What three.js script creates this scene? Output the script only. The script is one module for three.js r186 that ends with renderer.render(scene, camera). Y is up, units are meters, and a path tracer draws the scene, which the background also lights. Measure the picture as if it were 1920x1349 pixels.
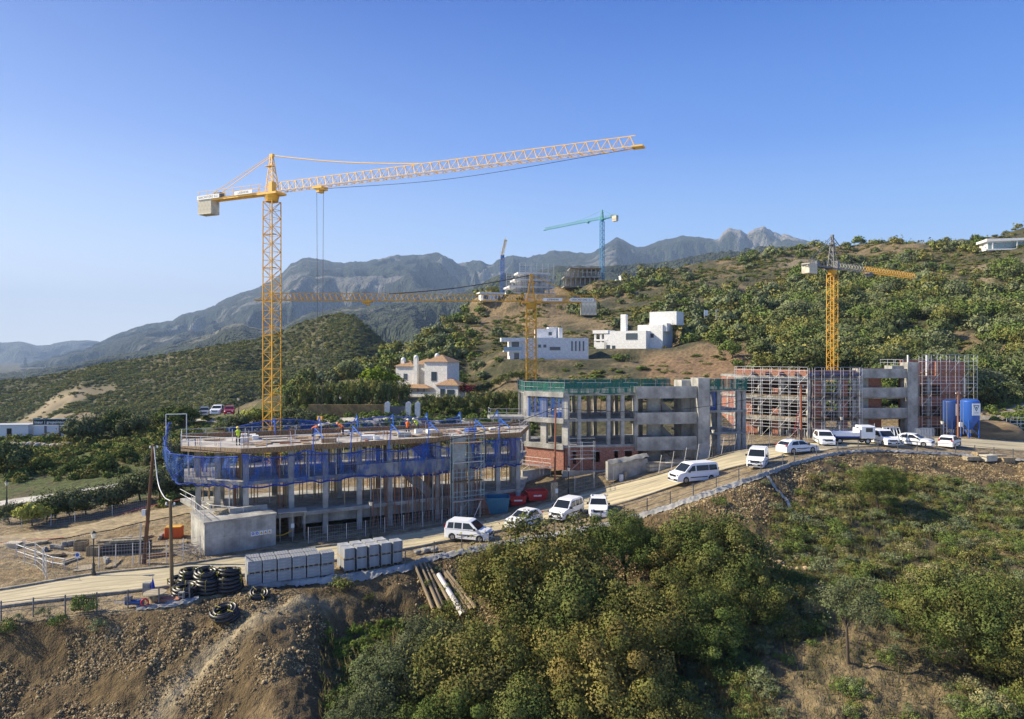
import * as THREE from 'three';
import { mergeGeometries } from 'three/addons/utils/BufferGeometryUtils.js';
import { MarchingCubes } from 'three/addons/objects/MarchingCubes.js';
import { RoundedBoxGeometry } from 'three/addons/geometries/RoundedBoxGeometry.js';

// ---------- camera, sky, sun, exposure ----------
const F = 1321, CX = 960, HV = 660, H = 20;           // focal length and horizon in photo pixels, camera height
const scene = new THREE.Scene();
const camera = new THREE.PerspectiveCamera(2 * Math.atan(674.5 / F) * 180 / Math.PI, 1920 / 1349, 0.5, 40000);
camera.position.set(0, H, 0); camera.lookAt(0, H, -100);
camera.setViewOffset(1920, 1349, 0, 14.5, 1920, 1349);
const SUN = new THREE.Vector3(-0.81, 0.57, -0.03).normalize();
{
  const w = 512, h = 256, a = new Float32Array(w * h * 4), dir = new THREE.Vector3();
  const stops = [[-90, .42, .50, .60], [-3, .50, .62, .78], [0, .62, .74, .92], [4, .47, .65, .94], [9, .25, .48, .90], [16, .09, .27, .76], [26, .022, .135, .55], [45, .025, .11, .42], [90, .02, .08, .32]];
  const sh = new THREE.Vector2(SUN.x, SUN.z).normalize();
  for (let j = 0; j < h; j++) for (let i = 0; i < w; i++) {
    const el = ((j + .5) / h - .5) * 180, az = ((i + .5) / w - .5) * 2 * Math.PI, c = Math.cos(el * Math.PI / 180);
    dir.set(Math.cos(az) * c, Math.sin(el * Math.PI / 180), Math.sin(az) * c);
    let k = 0; while (k < stops.length - 2 && stops[k + 1][0] < el) k++;
    const A = stops[k], B = stops[k + 1], t = Math.min(1, Math.max(0, (el - A[0]) / (B[0] - A[0])));
    const ca = dir.dot(SUN), ha = (dir.x * sh.x + dir.z * sh.y) / Math.max(.05, c);
    const hz = Math.exp(-Math.max(0, el) / 9.5) * Math.pow(Math.max(0, .5 + .5 * ha), 1.9);     // pale air low down towards the sun
    const gl = .17 * Math.exp((ca - 1) * 5);
    const o = (j * w + i) * 4, W = [1.0, .98, .93];
    for (let q = 0; q < 3; q++) { const b = A[q + 1] + (B[q + 1] - A[q + 1]) * t; a[o + q] = .71 * (b + (W[q] * 1.5 - b) * Math.min(.97, hz * .96) + gl * W[q]); }
    a[o + 3] = 1;
  }
  const t = new THREE.DataTexture(a, w, h, THREE.RGBAFormat, THREE.FloatType);
  t.mapping = THREE.EquirectangularReflectionMapping; t.magFilter = THREE.LinearFilter; t.minFilter = THREE.LinearFilter; t.needsUpdate = true;
  scene.background = t; scene.environment = t;
}
const sun = new THREE.DirectionalLight(new THREE.Color(1, .89, .68), 5);
sun.position.copy(SUN).multiplyScalar(300); sun.target.position.set(0, 0, -80);
sun.position.add(sun.target.position); scene.add(sun, sun.target);
sun.castShadow = true; sun.shadow.mapSize.set(4096, 4096);
Object.assign(sun.shadow.camera, { left: -160, right: 160, top: 120, bottom: -120, near: 1, far: 700 });
const renderer = new THREE.WebGLRenderer({ antialias: true });
renderer.toneMapping = THREE.LinearToneMapping; renderer.toneMappingExposure = 1.68;
renderer.shadowMap.enabled = true;
scene.fog = new THREE.FogExp2(new THREE.Color(.52, .72, 1), 0.000088);

// ---------- random, noise, helpers ----------
function rng(s) { return () => { s |= 0; s = s + 0x6D2B79F5 | 0; let t = Math.imul(s ^ s >>> 15, 1 | s); t = t + Math.imul(t ^ t >>> 7, 61 | t) ^ t; return ((t ^ t >>> 14) >>> 0) / 4294967296; }; }
const hash = (x, y) => { let h = Math.imul(x, 374761393) + Math.imul(y, 668265263) | 0; h = Math.imul(h ^ h >>> 13, 1274126177); return ((h ^ h >>> 16) >>> 0) / 4294967296; };
function vn(x, y) { const i = Math.floor(x), j = Math.floor(y); let u = x - i, v = y - j; u = u * u * (3 - 2 * u); v = v * v * (3 - 2 * v); const a = hash(i, j), b = hash(i + 1, j), c = hash(i, j + 1), d = hash(i + 1, j + 1); return a + (b - a) * u + (c - a) * v + (a - b - c + d) * u * v; }
function fbm(x, y, o = 4) { let s = 0, a = .5, n = 0; for (let k = 0; k < o; k++) { s += a * vn(x + k * 17.3, y - k * 9.1); n += a; a *= .5; x *= 2.03; y *= 2.03; } return s / n; }
const clamp = (v, a = 0, b = 1) => Math.min(b, Math.max(a, v)), ss = (a, b, v) => { const t = clamp((v - a) / (b - a)); return t * t * (3 - 2 * t); }, lerp = (a, b, t) => a + (b - a) * t;
const V = (x, y, z) => new THREE.Vector3(x, y, z);
const P = (px, py, d) => V((px - CX) / F * d, H - (py - HV) / F * d, -d);
const X = (px, d) => (px - CX) / F * d;
function knots(a, i, px) { if (px <= a[0][0]) return a[0][i]; const n = a.length; if (px >= a[n - 1][0]) return a[n - 1][i]; let k = 0; while (a[k + 1][0] < px) k++; const p = a[k], q = a[k + 1], t = (px - p[0]) / (q[0] - p[0]); const m0 = k > 0 ? (q[i] - a[k - 1][i]) / (q[0] - a[k - 1][0]) : (q[i] - p[i]) / (q[0] - p[0]), m1 = k < n - 2 ? (a[k + 2][i] - p[i]) / (a[k + 2][0] - p[0]) : (q[i] - p[i]) / (q[0] - p[0]), L = q[0] - p[0], t2 = t * t, t3 = t2 * t; return (2 * t3 - 3 * t2 + 1) * p[i] + (t3 - 2 * t2 + t) * L * m0 + (-2 * t3 + 3 * t2) * q[i] + (t3 - t2) * L * m1; }

const used = {};
function numbered(n) { const k = used[n] = (used[n] ?? -1) + 1; return k ? n + '_' + String(k).padStart(3, '0') : n; }
function shade(o) { o.traverse(m => { if (m.isMesh) { m.castShadow = true; m.receiveShadow = true; } }); return o; }
function tag(o, label, category, group) { o.userData.label = label; o.userData.category = category; if (group) o.userData.group = group; return o; }
function thing(name, label, category, pos, ry = 0, group) { const o = new THREE.Group(); o.name = numbered(name); o.position.copy(pos); o.rotation.y = ry; tag(o, label, category, group); scene.add(o); return o; }
function dup(src, pos, ry, label, group, s = 1) { const o = src.clone(); o.userData = { ...src.userData }; o.name = numbered(src.name.replace(/_\d{3}$/, '')); o.position.copy(pos); o.rotation.y = ry; o.scale.setScalar(s); if (label) o.userData.label = label; if (group) o.userData.group = group; scene.add(o); return o; }
function mesh(name, geo, mat, parent, pos, ry) { const m = new THREE.Mesh(geo, mat); m.castShadow = m.receiveShadow = true; if (parent) { m.name = name; parent.add(m); } else { m.name = numbered(name); scene.add(m); } if (pos) m.position.copy(pos); if (ry) m.rotation.y = ry; return m; }
function structure(name, geo, mat, pos) { const m = mesh(name, geo, mat, null, pos); m.userData.kind = 'structure'; return m; }
const gcache = {};
function bg(w, h, d) {                                   // box with uv in metres
  const key = [w, h, d].map(v => v.toFixed(3)).join(); if (gcache[key]) return gcache[key];
  const g = new THREE.BoxGeometry(w, h, d), uv = g.attributes.uv, s = [[d, h], [d, h], [w, d], [w, d], [w, h], [w, h]];
  for (let f = 0; f < 6; f++) for (let k = 0; k < 4; k++) uv.setXY(f * 4 + k, uv.getX(f * 4 + k) * s[f][0] + f * .37, uv.getY(f * 4 + k) * s[f][1] + f * .21);
  return gcache[key] = g;
}
const box = (parent, name, mat, w, h, d, x, y, z, ry = 0) => { const m = mesh(name, bg(w, h, d), mat, parent, V(x, y, z), ry); return m; };   // centre at x,y,z
const UB = new THREE.BoxGeometry(1, 1, 1), UC = new THREE.CylinderGeometry(1, 1, 1, 7), YUP = V(0, 1, 0);
function bar(parent, name, mat, a, b, r, g = UB, r2 = r) { const m = mesh(name, g, mat, parent), v = b.clone().sub(a), L = v.length(); m.position.copy(a).addScaledVector(v, .5); m.quaternion.setFromUnitVectors(YUP, v.divideScalar(L)); m.scale.set(r, L, r2); return m; }
function barG(a, b, r, r2 = r, g = UB) { const v = b.clone().sub(a), L = v.length(); const q = new THREE.Quaternion().setFromUnitVectors(YUP, v.clone().divideScalar(L)); return g.clone().applyMatrix4(new THREE.Matrix4().compose(a.clone().addScaledVector(v, .5), q, V(r, L, r2))); }
const boxG = (w, h, d, x, y, z, ry = 0) => { const g = bg(w, h, d).clone(); if (ry) g.rotateY(ry); return g.translate(x, y, z); };
function slabG(pts, y0, y1) { const s = new THREE.Shape(pts.map(p => new THREE.Vector2(p[0], p[1]))); return new THREE.ExtrudeGeometry(s, { depth: y1 - y0, bevelEnabled: false }).rotateX(-Math.PI / 2).translate(0, y0, 0); }   // pts: [x, depth]
function tubeG(pts, r, seg = 40, rad = 6) { return new THREE.TubeGeometry(new THREE.CatmullRomCurve3(pts), seg, r, rad, false); }

// ---------- materials ----------
function noiseTex(seed, lo, hi, freq, opt = {}) {        // tileable grey grain
  const n = opt.n || 256, a = new Uint8Array(n * n * 4), r = rng(seed); const G = []; let f = freq, amp = 1, tot = 0; const L = [];
  for (let o = 0; o < (opt.oct || 4); o++) { L.push([f, amp, seed * 7 + o * 31]); tot += amp; f *= 2; amp *= opt.gain || .6; }
  const tv = (x, y, p, s) => { const i = Math.floor(x), j = Math.floor(y); let u = x - i, v = y - j; u = u * u * (3 - 2 * u); v = v * v * (3 - 2 * v); const q = (a, b) => hash(((a % p) + p) % p + s, ((b % p) + p) % p - s); return lerp(lerp(q(i, j), q(i + 1, j), u), lerp(q(i, j + 1), q(i + 1, j + 1), u), v); };
  for (let j = 0; j < n; j++) for (let i = 0; i < n; i++) { let s = 0; for (const [f, am, sd] of L) s += am * tv(i / n * f * (opt.sx || 1), j / n * f, f * (opt.sx || 1), sd); s = clamp((s / tot - .5) * (opt.k || 1.8) + .5); const v = (lo + (hi - lo) * s) * 255, o = (j * n + i) * 4; a[o] = a[o + 1] = a[o + 2] = v; a[o + 3] = 255; if (opt.post) opt.post(a, o, i / n, j / n, s); }
  const t = new THREE.DataTexture(a, n, n); t.wrapS = t.wrapT = THREE.RepeatWrapping; t.magFilter = THREE.LinearFilter; t.minFilter = THREE.LinearMipmapLinearFilter; t.generateMipmaps = true; if (!opt.lin) t.colorSpace = THREE.SRGBColorSpace; if (opt.rep) t.repeat.set(opt.rep, opt.repY || opt.rep); t.needsUpdate = true; return t;
}
const M = (r, g, b, rough = .85, o = {}) => new THREE.MeshStandardMaterial({ color: new THREE.Color().setRGB(r, g, b), roughness: rough, ...o });
const fine = noiseTex(2, .88, 1, 16, { rep: .3 }), grain = noiseTex(3, .72, 1, 8, { rep: .22 }), grainB = noiseTex(4, 0, 1, 16, { lin: true, rep: .4 });
const conTex = noiseTex(5, .66, 1, 4, { rep: .2, oct: 5, post: (a, o, u, v) => { const b = (u * 8 % 1 < .02 || v * 2 % 1 < .006) ? .86 : 1; a[o] *= b; a[o + 1] *= b; a[o + 2] *= b; } });
const woodTex = noiseTex(6, .6, 1, 4, { rep: .8, sx: 6 });
const brickTex = noiseTex(7, .7, 1, 16, { n: 512, rep: .5, post: (a, o, u, v, s) => { const row = Math.floor(v * 25), fu = (u * 8 + (row % 2) * .5) % 1, fv = v * 25 % 1, id = hash(Math.floor(u * 8 + (row % 2) * .5) % 8, row); let c = fu < .06 || fv < .16 ? [150, 140, 128] : [158 + id * 30, 98 + id * 22, 78 + id * 20]; const k = .8 + .25 * s; for (let q = 0; q < 3; q++) a[o + q] = Math.min(255, c[q] * k); } });
const bOpt = { bumpMap: grainB, bumpScale: .02 };
const MT = {
  con: M(.52, .505, .46, .9, { map: conTex, ...bOpt }),
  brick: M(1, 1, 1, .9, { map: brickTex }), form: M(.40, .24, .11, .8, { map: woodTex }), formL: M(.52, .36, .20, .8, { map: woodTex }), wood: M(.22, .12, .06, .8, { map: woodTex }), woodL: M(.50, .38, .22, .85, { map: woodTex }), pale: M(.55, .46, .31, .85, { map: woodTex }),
  galv: M(.45, .46, .47, .45, { metalness: .5 }), galvL: M(.6, .6, .6, .5, { metalness: .3 }), rust: M(.30, .11, .05, .8), steel: M(.16, .16, .17, .5, { metalness: .5 }),
  yellow: M(.80, .42, .03, .5, { map: grain }), yellowP: M(.80, .48, .10, .5), red: M(.52, .03, .03, .5), orange: M(.70, .12, .02, .6), blue: M(.03, .10, .42, .5), blueD: M(.02, .06, .20, .5), teal: M(.05, .30, .30, .5), tealB: M(.04, .22, .42, .5), cyan: M(.03, .19, .32, .55, { map: grain }),
  netB: M(.018, .085, .34, .9, { transparent: true, opacity: 1, alphaMap: noiseTex(33, .06, .74, 4, { lin: true, sx: 6, oct: 5, k: 2.4 }) }), netG: M(.015, .12, .09, .9, { transparent: true, opacity: 1, alphaMap: noiseTex(34, .35, 1, 4, { lin: true, oct: 4, k: 2.2 }) }), rope: M(.05, .05, .06, .8), ropeB: M(.03, .08, .40, .8), white: M(.78, .78, .76, .6), whiteW: M(.84, .83, .80, .85, { map: fine }), cream: M(.70, .64, .50, .8, { map: grain }),
  black: M(.012, .012, .014, .55), dark: M(.03, .03, .03, .8), glass: M(.02, .025, .03, .08, { metalness: .2 }), pane: M(.05, .07, .09, .06), paint: M(.82, .83, .84, .28), tyre: M(.02, .02, .02, .8), rim: M(.45, .45, .46, .35, { metalness: .7 }), lampR: M(.4, .01, .01, .2), lampW: M(.75, .76, .78, .1),
  tile: M(.52, .32, .17, .85, { map: woodTex }), tape: M(.70, .15, .15, .7), geo: M(.44, .43, .40, .95, { map: conTex }), pipeW: M(.68, .62, .58, .5), deck: M(.62, .57, .50, .9, { map: conTex }), plastic: M(.02, .05, .35, .6), aluD: M(.3, .31, .32, .5),
  bark: M(.09, .065, .045, .95), leaf: new THREE.MeshPhysicalMaterial({ color: 0xffffff, vertexColors: true, roughness: .95, specularIntensity: .08, side: THREE.DoubleSide }),
  siloS: M(.02, .05, .13, .5), stone: M(.36, .27, .17, .95), stoneG: M(.42, .40, .36, .95),
};

// ---------- terrain ----------
const Yk = [[-700, -18], [0, -17.75], [200, -17.7], [400, -17.6], [760, -17.6], [880, -17.2], [1000, -16.6], [1120, -15.7], [1250, -14], [1350, -12.6], [1450, -11.6], [1550, -11.25], [1650, -11.45], [1800, -12.2], [1920, -12.8], [2600, -14]];
const Yr = px => knots(Yk, 1, px);
const Ev = [[-700, 1275], [0, 1167], [180, 1149], [330, 1134], [400, 1116], [470, 1101], [620, 1086], [760, 1064], [800, 1049], [920, 1024], [1059, 999], [1140, 983], [1182, 971], [1260, 948], [1360, 913], [1427, 891], [1477, 873], [1507, 864], [1573, 850], [1640, 846], [1700, 848], [1800, 853], [1920, 864], [2600, 890]];
const Nv = [[-700, 1242], [0, 1138], [175, 1117], [320, 1099], [753, 1031], [840, 1015], [920, 1000], [1160, 945], [1260, 914], [1337, 888], [1407, 870], [1500, 851], [1600, 839], [1700, 836], [1800, 838], [1920, 846], [2600, 870]];
const Kv = [[-700, 1205], [0, 1108], [175, 1079], [320, 1064], [450, 1044], [640, 1022], [760, 1002], [840, 989], [960, 965], [1065, 934], [1144, 914], [1232, 892], [1337, 860], [1377, 849], [1477, 836], [1560, 828], [1700, 821], [1800, 823], [1920, 828], [2600, 850]];
const roadD = (tab, px) => -Yr(px) * F / (knots(tab, 1, px) - HV);
const C1 = [[-700, 36, -22], [0, 41.5, -21.7], [300, 41.5, -21.7], [430, 41, -21.4], [520, 40, -20.9], [600, 41, -22], [660, 42.5, -23.2], [800, 42, -23.2], [1000, 41, -22.8], [1200, 39, -21], [1500, 38, -19.8], [1920, 38, -19.8], [2600, 40, -19]];
const C2 = [[-700, 38.5, -20.3], [0, 44, -20], [200, 45, -20], [300, 45.3, -19.8], [420, 46, -19.2], [500, 46.5, -18.9], [570, 47.5, -19.4], [620, 50, -20.3], [660, 51, -20.9], [760, 53, -21], [880, 54, -20.7], [1050, 54, -19.4], [1200, 54, -18.6], [1350, 55, -17.4], [1480, 58, -16.7], [1600, 61, -15.9], [1750, 66, -15.9], [1920, 68, -16.2], [2600, 66, -17]];
const C2b = (px, e) => { const k = Math.exp(-(((px - 510) / 75) ** 2)); const d2 = knots(C2, 1, px), y2 = knots(C2, 2, px), yE = Yr(px); const t = .6; return [lerp(d2, e, t), lerp(lerp(y2, yE, t), lerp(y2, yE, .95), k)]; };
const C6 = [[-700, 60, -17.8], [0, 66, -17.4], [350, 68, -17.5], [500, 67, -17.65], [640, 68.5, -17.7], [760, 71.5, -17.7], [960, 77.5, -17], [1060, 82, -15.6], [1144, 85, -14.7], [1232, 86.5, -14.2], [1337, 89, -13.4], [1477, 92, -12.8], [1600, 101, -12.8], [1800, 106, -12.8], [1920, 108, -12.3], [2600, 110, -12]];
const C7 = [[-700, 82, -19], [0, 84.5, -18.3], [230, 90, -17.3], [350, 90, -17], [500, 91, -17], [760, 95, -16.5], [960, 99, -14.5], [1100, 101, -14], [1330, 105, -13], [1480, 119, -12.8], [1700, 123, -12.5], [1850, 122, -11], [1920, 120, -10.4], [2600, 120, -9]];
const C8 = [[-700, 130, -17], [0, 130, -15.9], [150, 130, -15.6], [300, 128, -13.6], [380, 128, -12], [440, 128, -11.9], [520, 124, -11.5], [650, 118, -11.3], [980, 117, -11.5], [1100, 126, -9], [1250, 129, -8], [1400, 131, -8], [1600, 138, -6], [1800, 138, -7], [1920, 138, -6.5], [2600, 138, -4]];
const C9 = [[-700, 220, -40], [0, 210, -36], [200, 185, -29], [330, 165, -19], [420, 150, -13], [500, 145, -10], [600, 142, -9.2], [800, 152, -9.4], [870, 156, -8.5], [950, 168, -3.8], [1010, 176, -1.8], [1150, 190, .7], [1300, 186, 2.9], [1500, 190, 5.8], [1700, 200, 9], [1920, 200, 15], [2600, 200, 22]];
const C10 = [[-700, 420, -72], [0, 380, -64], [300, 330, -52], [420, 280, -32], [500, 240, -16], [600, 235, -10], [700, 235, -3.5], [800, 245, 6], [880, 280, 14], [950, 310, 19], [1050, 335, 27], [1100, 335, 31], [1250, 335, 39], [1400, 345, 47.5], [1550, 335, 50.5], [1700, 305, 47], [1850, 285, 46], [1920, 285, 50], [2600, 285, 70]];
const C11 = [[-700, 560, -78], [400, 560, -75], [700, 480, -40], [950, 500, -5], [1250, 520, 22], [1600, 520, 40], [1920, 480, 48], [2600, 480, 60]];
function column(px) {
  const e = roadD(Ev, px), b = C2b(px, e), k = roadD(Kv, px), c = [[2, -31], [22, -27.5]];
  for (const T of [C1, C2]) c.push([knots(T, 1, px), knots(T, 2, px)]);
  c.push(b, [e - .25, Yr(px) - .18], [e, Yr(px)], [roadD(Nv, px), Yr(px)], [k, Yr(px)], [k + 1.4, Yr(px) + .05]);
  for (const T of [C6, C7, C8, C9, C10, C11]) c.push([knots(T, 1, px), knots(T, 2, px)]);
  c.push([900, -82], [9300, -130]);
  for (let i = 1; i < c.length; i++) if (c[i][0] < c[i - 1][0] + .05) c[i][0] = c[i - 1][0] + .05;
  return c;
}
function colY(c, d) { if (d <= c[0][0]) return c[0][1]; let k = 0; while (k < c.length - 2 && c[k + 1][0] < d) k++; return lerp(c[k][1], c[k + 1][1], clamp((d - c[k][0]) / (c[k + 1][0] - c[k][0]))); }
const flats = [];                                          // level platforms: [x, d, radius, y]
function roughness(px, x, d, c) {                          // uneven ground, calm on roads and pads
  const e = c[6][0], k = c[8][0], c7 = c[11][0];
  let y = 0;
  const fr = ss(e - .3, e - 1.6, d);
  if (fr > 0) y += fr * ((fbm(x * .3, d * .3, 3) - .5) * 1.2 + (fbm(x * 1.3, d * 1.3, 3) - .5) * .5 + (vn(x * 4.1, d * 4.1) - .5) * .14 * ss(30, 40, d));
  const yard = ss(k, k + 3, d) * ss(c7 + 6, c7, d); y += yard * (fbm(x * .7, d * .7, 3) - .5) * .22;
  const back = ss(c7 + 2, c7 + 16, d); y += back * ((fbm(x * .09, d * .09, 3) - .5) * (1.2 + ss(130, 200, d) * 3.4) + (fbm(x * .5, d * .5, 2) - .5) * .6) * ss(c7, 150, d + 12);
  return y;
}
const pit = (px, d) => .0;
function gyc(c, px, x, d) { let y = colY(c, d) + roughness(px, x, d, c); for (const f of flats) { const q = Math.hypot(x - f[0], d - f[1]); if (q < f[2] * 1.6) y = lerp(f[3] - H, y, ss(f[2], f[2] * 1.6, q)); } return y + H; }
const gy = (x, d) => { const px = CX + x / d * F; return gyc(column(px), px, x, d); };
const G = (px, d, dy = 0) => { const x = X(px, d); return V(x, gy(x, d) + dy, -d); };
function hit(px, v, d0 = 30, d1 = 450) { const c = column(px); let d = d0; for (; d < d1; d += .25) { const x = X(px, d); if (gyc(c, px, x, d) >= H - (v - HV) / F * d) break; } return V(X(px, d), gyc(c, px, X(px, d), d), -d); }
flats.push([X(1090, 322), 322, 20, H + 30.5], [X(985, 305), 305, 20, H + 23.5], [X(800, 150), 150, 11, H - 9.3], [X(1020, 176), 176, 12, H - 1.8], [X(1180, 192), 192, 12, H + .8], [X(560, 141), 141, 6, H - 9], [X(660, 141), 141, 6, H - 9]);

function groundColor(px, x, d, c, out) {
  const n1 = fbm(x * .11, d * .11, 4), n2 = fbm(x * .55 + 9, d * .55, 3), n3 = vn(x * 3.7, d * 3.7), e = c[6][0], k = c[8][0], c7 = c[11][0];
  const earth = [.178, .120, .050], tan = [.46, .355, .205], grass = [.075, .115, .022], dry = [.19, .155, .07], ochre = [.38, .265, .130], dark = [.085, .060, .030], scrub = [.115, .110, .048];
  const mix = (a, b, t) => { t = clamp(t); return [lerp(a[0], b[0], t), lerp(a[1], b[1], t), lerp(a[2], b[2], t)]; };
  let col;
  if (d < e - .2) {
    const right = ss(1380, 1520, px), gully = ss(600, 660, px) * ss(940, 820, px) * ss(e - 4, e - 7, d);
    col = mix(earth, ochre, (n2 - .42) * 1.6); col = mix(col, dark, (n3 - .6) * 1.2);
    const track = Math.exp(-(((px - (285 + (d - 41.5) * 29)) / 34) ** 2)) * ss(40, 42, d) * ss(e - 1, e - 3, d); col = mix(col, [.50, .40, .24], track);
    col = mix(col, [.10, .145, .03], gully * ss(.3, .5, n2) * .9);
    const low = ss(e - 6, e - 13, d) * right; col = mix(col, mix(dry, scrub, ss(.4, .65, n2)), low); col = mix(col, ochre, low * ss(.56, .7, n1) * .8);
    const bare = right * ss(1.25, .75, Math.hypot((px - 1640) / 280, (d - 42) / 5)) * ss(.34, .5, n2); col = mix(col, [.38, .28, .14], bare * .85);
    const mid = ss(900, 1000, px) * (1 - right) * ss(e - 9, e - 12, d); col = mix(col, mix(dry, earth, n2), mid);
  } else if (d < k) { col = mix(tan, [.36, .27, .15], ss(.45, .7, n2)); }
  else if (d < c7 + 2 || (px > 1380 && d < 128)) {
    col = mix(tan, ochre, ss(.4, .7, n2) * .8); col = mix(col, dry, ss(.55, .75, n1) * .6);
    if (px < 420) col = mix(col, mix(dry, grass, ss(.4, .6, n2)), ss(c7 - 12, c7 - 7, d) * ss(.3, .45, n2));
    col = mix(col, [.42, .40, .36], ss(1780, 1850, px) * ss(98, 112, d) * ss(.4, .6, n2));
  } else {
    const left = ss(560, 420, px) * ss(150, 135, d);
    col = mix(mix(dry, scrub, .5), [.095, .095, .040], ss(.35, .6, n2)); col = mix(col, [.36, .26, .135], ss(.47, .62, n1) * .8);
    col = mix(col, mix(dry, [.135, .165, .042], ss(.36, .54, n1 * .5 + n2 * .5 + ss(260, 60, px) * .08)), left);
    const gs = ss(600, 660, px) * ss(1010, 960, px) * ss(126, 112, d); col = mix(col, [.17, .17, .06], gs * .8);
    const cut = ss(1180, 1240, px) * ss(1440, 1380, px) * ss(132, 140, d) * ss(182, 160, d); col = mix(col, [.42, .26, .13], cut * .9);
    const cut2 = ss(860, 900, px) * ss(1080, 1040, px) * ss(225, 255, d); col = mix(col, [.40, .28, .15], cut2 * ss(.3, .5, n2) * .9);
    const cut3 = ss(1800, 1860, px) * ss(205, 220, d) * ss(255, 240, d); col = mix(col, [.42, .34, .22], cut3 * ss(.4, .55, n1));
    const cut4 = ss(1440, 1480, px) * ss(1580, 1540, px) * ss(280, 290, d) * ss(335, 325, d); col = mix(col, [.34, .27, .18], cut4 * .8);
    if (d > 420) col = mix(col, scrub, .7);
  }
  const v = .82 + .36 * n3; out.push(col[0] * v, col[1] * v, col[2] * v);
}
function sheet(cols, rows, pos, colFn, uvS = .25) {        // grid mesh: pos(i,j,out), colFn
  const p = [], cl = [], uv = [], ix = [];
  for (let j = 0; j < rows; j++) for (let i = 0; i < cols; i++) { const q = pos(i, j); p.push(q[0], q[1], q[2]); uv.push(q[0] * uvS, q[2] * uvS); if (colFn) colFn(i, j, q, cl); }
  for (let j = 0; j < rows - 1; j++) for (let i = 0; i < cols - 1; i++) { const a = j * cols + i, b = a + 1, c = a + cols, d = c + 1; ix.push(a, b, d, a, d, c); }
  const g = new THREE.BufferGeometry(); g.setAttribute('position', new THREE.Float32BufferAttribute(p, 3)); g.setAttribute('uv', new THREE.Float32BufferAttribute(uv, 2)); if (colFn) g.setAttribute('color', new THREE.Float32BufferAttribute(cl, 3)); g.setIndex(ix); g.computeVertexNormals(); return g;
}
const soilMap = noiseTex(11, .62, 1, 8, { n: 512, oct: 6, gain: .75 }), soilB = noiseTex(12, 0, 1, 8, { n: 512, lin: true, oct: 6, gain: .8 });
MT.ground = M(1, 1, 1, 1, { vertexColors: true, map: soilMap, bumpMap: soilB, bumpScale: .2 });
MT.mount = M(1, 1, 1, 1, { vertexColors: true, bumpMap: soilB, bumpScale: 60 });
MT.hill = M(1, 1, 1, 1, { vertexColors: true });
{
  const PX = []; for (let p = -1500; p < -40; p += 40) PX.push(p); for (let p = -40; p < 1960; p += 5) PX.push(p); for (let p = 1960; p <= 3400; p += 40) PX.push(p);
  const D = [2, 8, 16, 24, 30, 34, 37]; for (let d = 38.5; d < 70; d += .26) D.push(d); for (let d = 70; d < 135; d += .7) D.push(d); for (let d = 135; d < 360; d += 2.2) D.push(d); for (let d = 360; d < 900; d *= 1.05) D.push(d); for (let d = 900; d < 9200; d *= 1.2) D.push(d);
  const cols = PX.map(column);
  const g = sheet(PX.length, D.length, (i, j) => { const d = D[j], x = X(PX[i], d); let y = gyc(cols[i], PX[i], x, d); const c = cols[i]; if (d > c[6][0] + .1 && d < c[8][0] + .2) y -= .06; return [x, y, -d]; }, (i, j, q, cl) => groundColor(PX[i], q[0], D[j], cols[i], cl));
  structure('ground', g, MT.ground);
}
// ribbons on the ground between two lines of [px, d]
function ribbon(A, B, dy, n = 3, pxs) { return sheet(pxs.length, n, (i, j) => { const px = pxs[i], t = j / (n - 1), d = lerp(A(px), B(px), t); return [X(px, d), H + Yr(px) + dy, -d]; }, null, .3); }
function alongUV(g, n, w) { const q = g.attributes.position, uv = g.attributes.uv, L = [0]; for (let i = 1; i < n; i++) L.push(L[i - 1] + Math.hypot(q.getX(i) - q.getX(i - 1), q.getZ(i) - q.getZ(i - 1))); for (let k = 0; k < q.count; k++) uv.setXY(k, L[k % n] / 24, Math.floor(k / n) / (q.count / n - 1)); return g; }
const pxs = []; for (let p = -700; p <= 2600; p += 12) pxs.push(p);
MT.road = M(.70, .60, .40, .95, { map: (() => { const t = noiseTex(21, .74, 1, 4, { n: 512, oct: 7, gain: .72, post: (a, o, u, v, s) => { const w = .06 * Math.sin(u * 6.28 * 2) ; let k = 1; for (const c of [.2, .38, .62, .82]) k -= .13 * Math.exp(-(((v + w * .5 - c) / .025) ** 2)) * (.5 + s); if (v < .06 || v > .95) k *= .9 + .2 * s; const st = ss(.66, .8, s) * .14; k -= st; a[o] *= k; a[o + 1] *= k; a[o + 2] *= k * .98; } }); return t; })(), bumpMap: soilB, bumpScale: .015 });
structure('road', alongUV(ribbon(px => roadD(Nv, px), px => roadD(Kv, px), .0, 5, pxs), pxs.length), MT.road);
{ // kerbs as real steps
  for (const [nm, tab, s] of [['kerb', Kv, 1], ['kerb', Nv, -1]]) {
    const lim = tab === Nv ? 1480 : 1600, ps = pxs.filter(p => p < lim), prof = [[0, -.05], [0, .13], [.25, .13], [.25, -.05]];
    structure(nm, sheet(ps.length, 4, (i, j) => { const px = ps[i], d = roadD(tab, px) + s * prof[s > 0 ? j : 3 - j][0]; return [X(px, d), H + Yr(px) + prof[s > 0 ? j : 3 - j][1], -d]; }, null, .3), M(.42, .36, .26, .95, { map: soilMap }));
  }
}
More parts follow.
